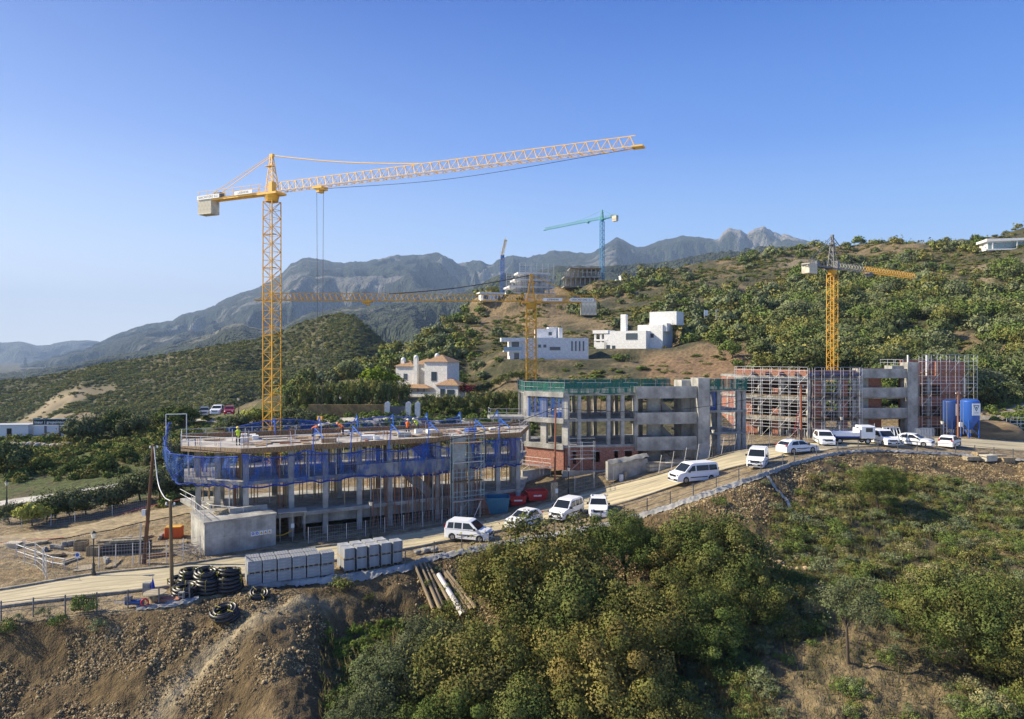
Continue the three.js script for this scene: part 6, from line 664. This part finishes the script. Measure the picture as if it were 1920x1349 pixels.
// trees left of the site and along the lanes
const LT = [[265, 905, 81, 2.6, 2, 'round olive behind the leaning dark pole'], [322, 900, 84, 2.6, 2, 'olive touching the blue net at the left end'], [335, 830, 95, 2.3, 2, 'olive above the blue net corner'], [105, 978, 74, 2.1, 0, 'dark olive between the lower lane and the yard'], [160, 962, 76, 2.1, 2, 'olive above the dirt track'], [60, 990, 71, 1.7, 5, 'yellow-green bush beside the yard fence'], [20, 985, 73, 1.5, 2, 'dark bush at the left of the yard fence'], [150, 800, 122, 3.4, 0, 'olive right of the site office'], [185, 785, 124, 3.2, 0, 'tall olive behind the site office'], [215, 790, 126, 3.3, 1, 'green tree behind the boulder wall'], [250, 800, 123, 2.6, 2, 'low olive on the green hillside'], [315, 785, 126, 2.8, 1, 'green bush below the parked cars'], [345, 790, 124, 2.6, 1, 'bush left of the grey parked car'], [445, 790, 116, 2.4, 0, 'olive bush right of the red parked car'], [475, 775, 120, 2.3, 5, 'yellowish tree left of the tall crane mast'], [545, 765, 114, 2.6, 0, 'olive just right of the tall crane mast'], [570, 770, 112, 2.2, 0, 'olive bush before the ochre wall'], [10, 870, 100, 3.2, 4, 'dark oak at the left edge of the green hillside'], [195, 875, 98, 1.6, 1, 'round shrub above the lower lane'], [200, 962, 78, 1.9, 2, 'olive bush by the rising dirt track'], [232, 955, 80, 1.7, 0, 'low olive right of the track bushes'], [85, 990, 72.5, 1.5, 1, 'green bush next to the yellow-green bush'], [132, 978, 75, 1.8, 1, 'green bush in the row above the yard'], [300, 935, 83, 2.1, 0, 'olive behind the pole cable'], [345, 885, 91, 2.2, 2, 'olive behind the net corner'], [130, 870, 97, 1.3, 1, 'small shrub on the green bank'], [80, 858, 101, 1.5, 1, 'green shrub on the bank above the lower lane'], [290, 862, 100, 1.6, 0, 'olive shrub on the brown bank'], [235, 850, 104, 1.4, 1, 'green shrub at the top of the brown bank']];
LT.forEach(([px, v, d, R, k, lb], i) => { const g0 = G(px, d), top = H - (v - HV) / F * d, h = Math.max(R * .6, top - R * .8 - g0.y); tree('olive_tree', lb, 'trees around the left hand slope', g0, R, Math.min(h, R * 1.5), k === 2 || k === 0 ? midG[0] : k === 1 ? midG[1] : far[k], i); });
// cypresses by the villa
{ const cy = crownG(55, { clumps: 40, per: 30, leaf: .09, cr: .2, cols: DRK, sq: 1, asp: .5 }); for (const [px, v, d, h] of [[587, 690, 150, 6], [654, 687, 146, 6.5], [733, 678, 143, 7.5], [1265, 570, 188, 8], [1776, 430, 278, 5], [1823, 427, 276, 5]]) { const p = G(px, d), t = thing('cypress_tree', 'slim dark cypress spire on the hill', 'tree', p, px, 'cypress trees'); const c = mesh('crown', cy, MT.leaf, t, V(0, h * .52, 0)); c.scale.set(.55, h * .55, .55); const q = mesh('trunk', trunks[0], MT.bark, t); q.scale.set(.4, h * .3, .4); } }
{ // hedges by the villa wall and garden
  const hedge = (label, pts, hh) => { const t = thing('hedge', label, 'hedge', G(...pts[0])); pts.forEach(([px, d], i) => { const m = mesh('foliage', far[[2, 4, 3][i % 3]], MT.leaf, t, G(px, d).sub(t.position).add(V(0, hh * .5, 0))); m.scale.set(1.5, hh * .62, 1.1); m.rotation.y = i * 2; }); };
  const row = (a, b, n, d) => { const o = []; for (let i = 0; i < n; i++) o.push([lerp(a, b, i / (n - 1)), d + (i % 2) * .5]); return o; };
  hedge('brown clipped hedge on top of the ochre garden wall', row(545, 722, 14, 123.2), 5.2); hedge('dark hedge right of the white gate pillars', row(800, 960, 13, 123), 3.4); hedge('tall dark hedge in front of the tiled villa garden', row(640, 760, 10, 131), 4.6); hedge('green hedge on the terrace below the flat-roofed villa', row(905, 985, 7, 150), 2.2);
  const fl = new THREE.Color(); const lm = crownG(77, { clumps: 50, per: 60, leaf: .06, cr: .26, cols: [[.20, .26, .03], [.17, .23, .03]], sq: .85, asp: .75, tri: 1 }); for (const [px, d, R] of [[700, 138, 3.4], [735, 140, 2.8]]) tree('willow_tree', 'fresh lime-green leafy tree in the villa garden', 'lime-green garden trees', G(px, d), R, R * .9, lm, 1);
  const bg2 = crownG(78, { clumps: 26, per: 26, leaf: .11, cr: .34, cols: [[.30, .02, .05], [.10, .10, .03]], sq: .8, asp: .75 }); tree('bougainvillea', 'red flowering bougainvillea against the villa annexe', 'flowering shrubs', G(872, 141.5), 1.7, 1.6, bg2, 0, 'shrub');
}
// hillside trees: 300 as things, the rest as stuff
{
  const r = rng(2024), cand = []; const villas = [[800, 640, 760, 745, 880], [1020, 600, 930, 680, 1105], [1185, 575, 1108, 665, 1268]];
  const mask = (px, d, x) => { const v = HV - (gy(x, d) - H) * F / d; let den = .9; if (px > 1180 && px < 1420 && d < 176 && d > 128) den = .06; if (px > 880 && px < 1070 && d > 232) den = .16; if (px > 560 && px < 760 && d < 150) den = .25; if (px > 900 && px < 1180 && d < 165) den = .45; if (px > 1420 && px < 1600 && d > 265) den *= .35; if (px > 1820 && d > 200 && d < 262) den *= .4; if (px > 1250 && d > 230 && px < 1800) den *= .5; if (px < 1480 && px > 900) den *= .55; if (d > 230) den *= .6; if (px < 720 && d > 205) den *= .3; den *= .05 + 1.3 * ss(.42, .57, fbm(x * .03 + 3, d * .03, 4) * .7 + .3 * fbm(x * .15, d * .15, 2)); for (const f of flats) if (Math.hypot(x - f[0], d - f[1]) < f[2] * (f[2] > 15 ? .95 : .85)) den = 0; if (Math.abs(px - 800) < 75 && d < 150 && d > 132) den *= .35; if (Math.abs(px - 1020) < 85 && d < 176 && d > 160) den *= .2; if (Math.abs(px - 1185) < 80 && d < 192 && d > 176) den *= .2; if (px > 1835 && d > 240 && d < 275) den = 0; return den; };
  for (let k = 0; k < 30000 && cand.length < 5200; k++) { const d = Math.sqrt(lerp(126 ** 2, 350 ** 2, r())), px = lerp(px0(d), 2040, r()), x = X(px, d); if (px > 560 && px < 1000 && d < 133) continue; if (r() > mask(px, d, x)) continue; const R = (.6 + r() ** 2.4 * 2.7) * (px > 1480 && d < 240 ? 1.25 : 1); cand.push([px, d, R, r()]); }
  function px0(d) { return d < 150 ? 640 : 520; }
  cand.sort((a, b) => b[2] / b[1] - a[2] / a[1]);
  const kinds = [['olive grey', 0], ['mid green', 1], ['dark evergreen', 2], ['olive green', 3], ['deep green', 4]];
  const nm = (px, d) => px < 900 ? 'on the slope behind the tiled villa' : px < 1180 ? 'on the bank below the hilltop construction' : px < 1500 ? 'on the ochre slope behind the middle frame' : 'on the wooded slope behind the scaffolded block';
  const rest = [[], [], [], []]; const shade_ = new THREE.Object3D();
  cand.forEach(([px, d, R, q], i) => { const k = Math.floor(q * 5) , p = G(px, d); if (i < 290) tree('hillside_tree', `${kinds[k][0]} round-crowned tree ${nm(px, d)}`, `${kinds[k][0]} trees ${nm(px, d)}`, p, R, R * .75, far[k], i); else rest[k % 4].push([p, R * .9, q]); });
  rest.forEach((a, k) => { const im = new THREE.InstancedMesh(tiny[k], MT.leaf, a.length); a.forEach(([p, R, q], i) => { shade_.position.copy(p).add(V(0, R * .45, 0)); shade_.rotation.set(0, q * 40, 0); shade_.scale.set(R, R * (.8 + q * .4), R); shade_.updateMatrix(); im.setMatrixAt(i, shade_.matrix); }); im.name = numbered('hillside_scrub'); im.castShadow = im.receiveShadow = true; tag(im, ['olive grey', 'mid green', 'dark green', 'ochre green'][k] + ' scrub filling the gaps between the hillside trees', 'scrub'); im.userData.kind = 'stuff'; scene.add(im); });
}
function lowScrub() { // low mixed cover between the hillside trees
  const r = rng(404), sets = [[], [], []]; for (let k = 0; k < 21000; k++) { const d = Math.sqrt(lerp(128 ** 2, 350 ** 2, r())), px = lerp(520, 2000, r()), x = X(px, d); if (px > 1180 && px < 1420 && d < 176 && r() < .8) continue; let off = 0; for (const f of flats) if (Math.hypot(x - f[0], d - f[1]) < f[2] * .8) off = 1; if (off || fbm(x * .05 + 8, d * .05, 3) < .42 + r() * .14) continue; sets[Math.floor(r() * 3)].push([x, d, .35 + r() * r() * 1.1, r()]); }
  sets.forEach((a, k) => scatter('low_scrub', ['olive low scrub between the hillside trees', 'straw-coloured low scrub between the hillside trees', 'green low scrub between the hillside trees'][k], 'scrub', [tiny[3], shrubs[3], tiny[1]][k], MT.leaf, a, (o, [x, d, R, q]) => { o.position.set(x, gy(x, d) + R * .15, -d); o.rotation.set(0, q * 40, 0); o.scale.set(R * (1 + q), R * .55, R); }));
}
function scatter(name, label, cat, geo, mat, pts, mk) { const im = new THREE.InstancedMesh(geo, mat, pts.length), o = new THREE.Object3D(); pts.forEach((p, i) => { mk(o, p, i); o.updateMatrix(); im.setMatrixAt(i, o.matrix); }); im.name = numbered(name); im.castShadow = im.receiveShadow = true; tag(im, label, cat); im.userData.kind = 'stuff'; scene.add(im); return im; }
{ // scrub on the cone hill, read from the hill's own surface
  const hill = scene.children.find(o => o.name === 'hill'), q = hill.geometry.attributes.position, cl = hill.geometry.attributes.color, r = rng(9), pts = [[], []];
  for (let k = 0; k < 60000; k++) { const i = Math.floor(r() * (q.count - 400)); const x = q.getX(i), y = q.getY(i), z = q.getZ(i); if (z < -640 || z > -345 || cl.getX(i) > .15 && r() < .93) continue; const px = CX + x / -z * F; if (px < -60 || px > 860) continue; const v = r(); pts[v < .6 ? 0 : 1].push([x + (r() - .5) * 4, y, z + (r() - .5) * 3, .6 + r() * r() * 1.8]); }
  [2, 3].forEach((k, j) => scatter('hill_scrub', ['dark scrub bushes covering the cone-shaped hill', 'olive scrub bushes covering the cone-shaped hill'][j], 'scrub', tiny[k], MT.leaf, pts[j], (o, p, i) => { o.position.set(p[0], p[1] + .1, p[2]); o.rotation.y = i; o.scale.set(p[3], p[3] * .7, p[3]); }));
}
{ // brush on the lower right slope and verge
  const r = rng(51), cand = []; for (let k = 0; k < 9500; k++) { const px = lerp(600, 1960, r()), d = lerp(36, 76, r()), c = column(px), e = c[6][0], x = X(px, d); if (d > e - .9) continue; const rub = ss(e - 2, e - 8, d); const n = fbm(x * .25, d * .25, 3); let den; if (px < 820) den = d < e - 5 ? .13 : .03; else if (px < 900) den = d < e - 5 ? .5 : .03; else if (px < 1450) den = d < e - 9 ? .5 : .02; else den = rub * (.3 + ss(.36, .56, n)); if (px > 1440 && Math.hypot((px - 1640) / 280, (d - 42) / 5) < 1) den *= .12; if (r() > den) continue; cand.push([px, d, .22 + r() * r() * .85, r()]); }
  cand.sort((a, b) => b[2] / b[1] - a[2] / a[1]); const rest = [[], [], [], []]; const nmk = ['green', 'grey-green', 'olive brown', 'dry straw-coloured'];
  cand.forEach(([px, d, R, q], i) => { const k = q < .3 ? 0 : q < .55 ? 1 : q < .84 ? 2 : 3, p = G(px, d); if (i < 250) { const zone = px > 1450 ? 'on the brushy slope below the right hand cars' : 'under the gully trees'; const t = thing('shrub', `${nmk[k]} low shrub ${zone}`, 'shrub', p, px, `${nmk[k]} shrubs ${zone}`); const m = mesh('foliage', shrubs[k], MT.leaf, t, V(0, R * .45, 0)); m.scale.set(R, R * .9, R); bar(t, 'stem', MT.bark, V(0, -.2, 0), V(0, R * .5, 0), .05); } else rest[k].push([p, R, q]); });
  rest.forEach((a, k) => scatter('brush', nmk[k] + ' brush covering the slope below the road', 'brush', shrubs[k], MT.leaf, a, (o, [p, R, q], i) => { o.position.copy(p).add(V(0, R * .35, 0)); o.rotation.set(0, q * 50, 0); o.scale.set(R, R * .8, R); }));
  // dry grass tufts
  const tg = []; const rr = rng(3); for (let i = 0; i < 14; i++) { const a = rr() * 6.3, l = .5 + rr() * .5, w = .03; const g = new THREE.BufferGeometry(); g.setAttribute('position', new THREE.Float32BufferAttribute([-w, 0, 0, w, 0, 0, Math.cos(a) * .35, l, Math.sin(a) * .35], 3)); g.setAttribute('normal', new THREE.Float32BufferAttribute([0, 1, 0, 0, 1, 0, 0, 1, 0], 3)); tg.push(g.rotateY(a)); }
  const tuft = mergeGeometries(tg), gp = []; for (let k = 0; k < 60000; k++) { const px = lerp(600, 1960, rr()), d = lerp(36, 74, rr()), e = roadD(Ev, px), x = X(px, d); if (d > e - 3 - 4 * fbm(x * .4, d * .4, 2)) continue; if (px < 1440 && d > e - 9 && px > 880) continue; if (fbm(x * .5, d * .5, 2) < .4) continue; if (px > 1440 && Math.hypot((px - 1640) / 280, (d - 42) / 5) < 1 && rr() < .8) continue; gp.push(G(px, d)); }
  const half = gp.length >> 1; scatter('dry_grass', 'dry straw grass on the slopes below the road', 'grass', tuft, M(.28, .235, .105, .95, { side: THREE.DoubleSide }), gp.slice(0, half), (o, p, i) => { o.position.copy(p); o.rotation.y = i; o.scale.setScalar(.35 + (i % 7) * .07); }); scatter('green_grass', 'green grass on the slopes below the road', 'grass', tuft, M(.13, .17, .045, .95, { side: THREE.DoubleSide }), gp.slice(half), (o, p, i) => { o.position.copy(p); o.rotation.y = i; o.scale.setScalar(.3 + (i % 5) * .07); });
  // left bank: small bushes on the embankment edge and the green hillside
  [[157, 1155, 1.0, 'leafy green bush on the embankment edge below the standing pallet'], [82, 1158, .5, 'small green bush on the embankment edge by the fence'], [108, 1178, .6, 'small green bush low on the earth slope'], [182, 1185, .6, 'yellow-green bush on the earth slope'], [5, 1190, .7, 'dark green bush at the left end of the earth slope'], [30, 1172, .4, 'low sprig at the left end of the verge']].forEach(([px, v, R, lb], i) => { const p = hit(px, v, 40, 56); const t = thing('shrub', lb, 'shrub', p, i); const m = mesh('foliage', shrubs[i % 2], MT.leaf, t, V(0, R * .45, 0)); m.scale.setScalar(R); bar(t, 'stem', MT.bark, V(0, -.1, 0), V(0, R * .5, 0), .04); });
  const lp = [[], []], r5 = rng(12); for (let k = 0; k < 4200; k++) { const px = lerp(-40, 560, r5()), d = lerp(78, 128, r5()), x = X(px, d); if (px > 340 && d < 100 || (px < 310 && d > 79 && d < 95)) continue; if (fbm(x * .12 + 2, d * .12, 3) < .46 && r5() < .75) continue; lp[k % 2].push([G(px, d), .25 + r5() * r5() * .9, r5()]); } lp.forEach((a, k) => scatter('hillside_brush', ['green brush dotted over the left hillside', 'olive brush dotted over the left hillside'][k], 'brush', tiny[[1, 3][k]], MT.leaf, a, (o, [p, R, q]) => { o.position.copy(p).add(V(0, R * .3, 0)); o.rotation.y = q * 30; o.scale.setScalar(R); }));
  const gp2 = [], r6 = rng(14); for (let k = 0; k < 2600; k++) { const px = lerp(560, 1960, r6()), d = lerp(104, 135, r6()); if (px > 1000 && px < 1860 && d < 126) continue; gp2.push([G(px, d), .3 + r6() * r6() * .9, r6()]); } scatter('bank_brush', 'mixed brush on the banks behind the building frames', 'brush', tiny[1], MT.leaf, gp2, (o, [p, R, q]) => { o.position.copy(p).add(V(0, R * .25, 0)); o.rotation.y = q * 30; o.scale.setScalar(R); });
}
lowScrub();
{ // fresh green growth at the gully's left rim
  const r = rng(808), a = []; for (let k = 0; k < 1500; k++) { const px = lerp(610, 860, r()), e = roadD(Ev, px), d = lerp(42, e - 3.5, r()), x = X(px, d); if (fbm(x * .4, d * .4, 2) < .4) continue; a.push([x, d, .12 + r() * r() * .4, r()]); } const gg = crownG(909, { clumps: 12, per: 40, leaf: .12, cr: .4, cols: [[.17, .23, .045], [.14, .20, .04], [.20, .22, .06]], sq: .7, asp: .6, tri: 1 }); scatter('green_growth', 'fresh green low plants at the left rim of the gully', 'ground cover', gg, MT.leaf, a, (o, [x, d, R, q]) => { o.position.set(x, gy(x, d) + R * .3, -d); o.rotation.y = q * 20; o.scale.setScalar(R); });
}
{ // rubble stones on the fill slopes
  const r = rng(61), g = new THREE.IcosahedronGeometry(1, 0); { const q = g.attributes.position; for (let i = 0; i < q.count; i++) { const k = .8 + .4 * hash(Math.round(q.getX(i) * 50), Math.round(q.getY(i) * 50 + q.getZ(i) * 90)); q.setXYZ(i, q.getX(i) * k, q.getY(i) * k * .75, q.getZ(i) * k); } g.computeVertexNormals(); }
  const sets = [[], [], []]; for (let k = 0; k < 170000; k++) { const px = lerp(-40, 1960, r()), e = roadD(Ev, px), d = e - .5 - r() * (px < 620 ? 10 : px < 1500 ? 9.5 : 7), x = X(px, d); if (px > 620 && px < 800 && r() < .6) continue; const tr = Math.exp(-(((px - (285 + (d - 41.5) * 29)) / 36) ** 2)); if (r() < tr * .98) continue; if (fbm(x * .6, d * .6, 2) < .38 + .25 * r()) continue; const s = .025 + r() * r() * r() * .13; sets[Math.floor(r() * 3)].push([x, d, s, r()]); }
  sets.forEach((a, k) => scatter('rubble', ['brown rubble stones on the fill slope', 'ochre rubble stones on the fill slope', 'dark rubble stones on the fill slope'][k], 'rubble', g, M(...[[.26, .185, .088], [.43, .325, .17], [.14, .10, .05]][k], .95), a, (o, [x, d, s, q]) => { o.position.set(x, gy(x, d) + s * .2, -d); o.rotation.set(q * 9, q * 23, q * 5); o.scale.set(s * (1 + q * .5), s, s); }));
  // mid-size single boulders and rock pile at the slope foot
  const rp = [], r2 = rng(62); for (let k = 0; k < 420; k++) { const px = 1440 + (r2() + r2() - 1) * 90, d = 57.3 + (r2() - .5) * 4; rp.push([X(px, d), d, .08 + r2() * .16, r2()]); } scatter('rubble', 'pale angular rocks heaped at the foot of the rubble slope', 'rubble', g, M(.46, .34, .19, .95), rp, (o, [x, d, s, q]) => { o.position.set(x, gy(x, d) + s * .3, -d); o.rotation.set(q * 9, q * 23, q * 5); o.scale.setScalar(s); });
}
scene.traverse(o => { if (o.isMesh) { o.castShadow = true; o.receiveShadow = true; } });

renderer.render(scene, camera);
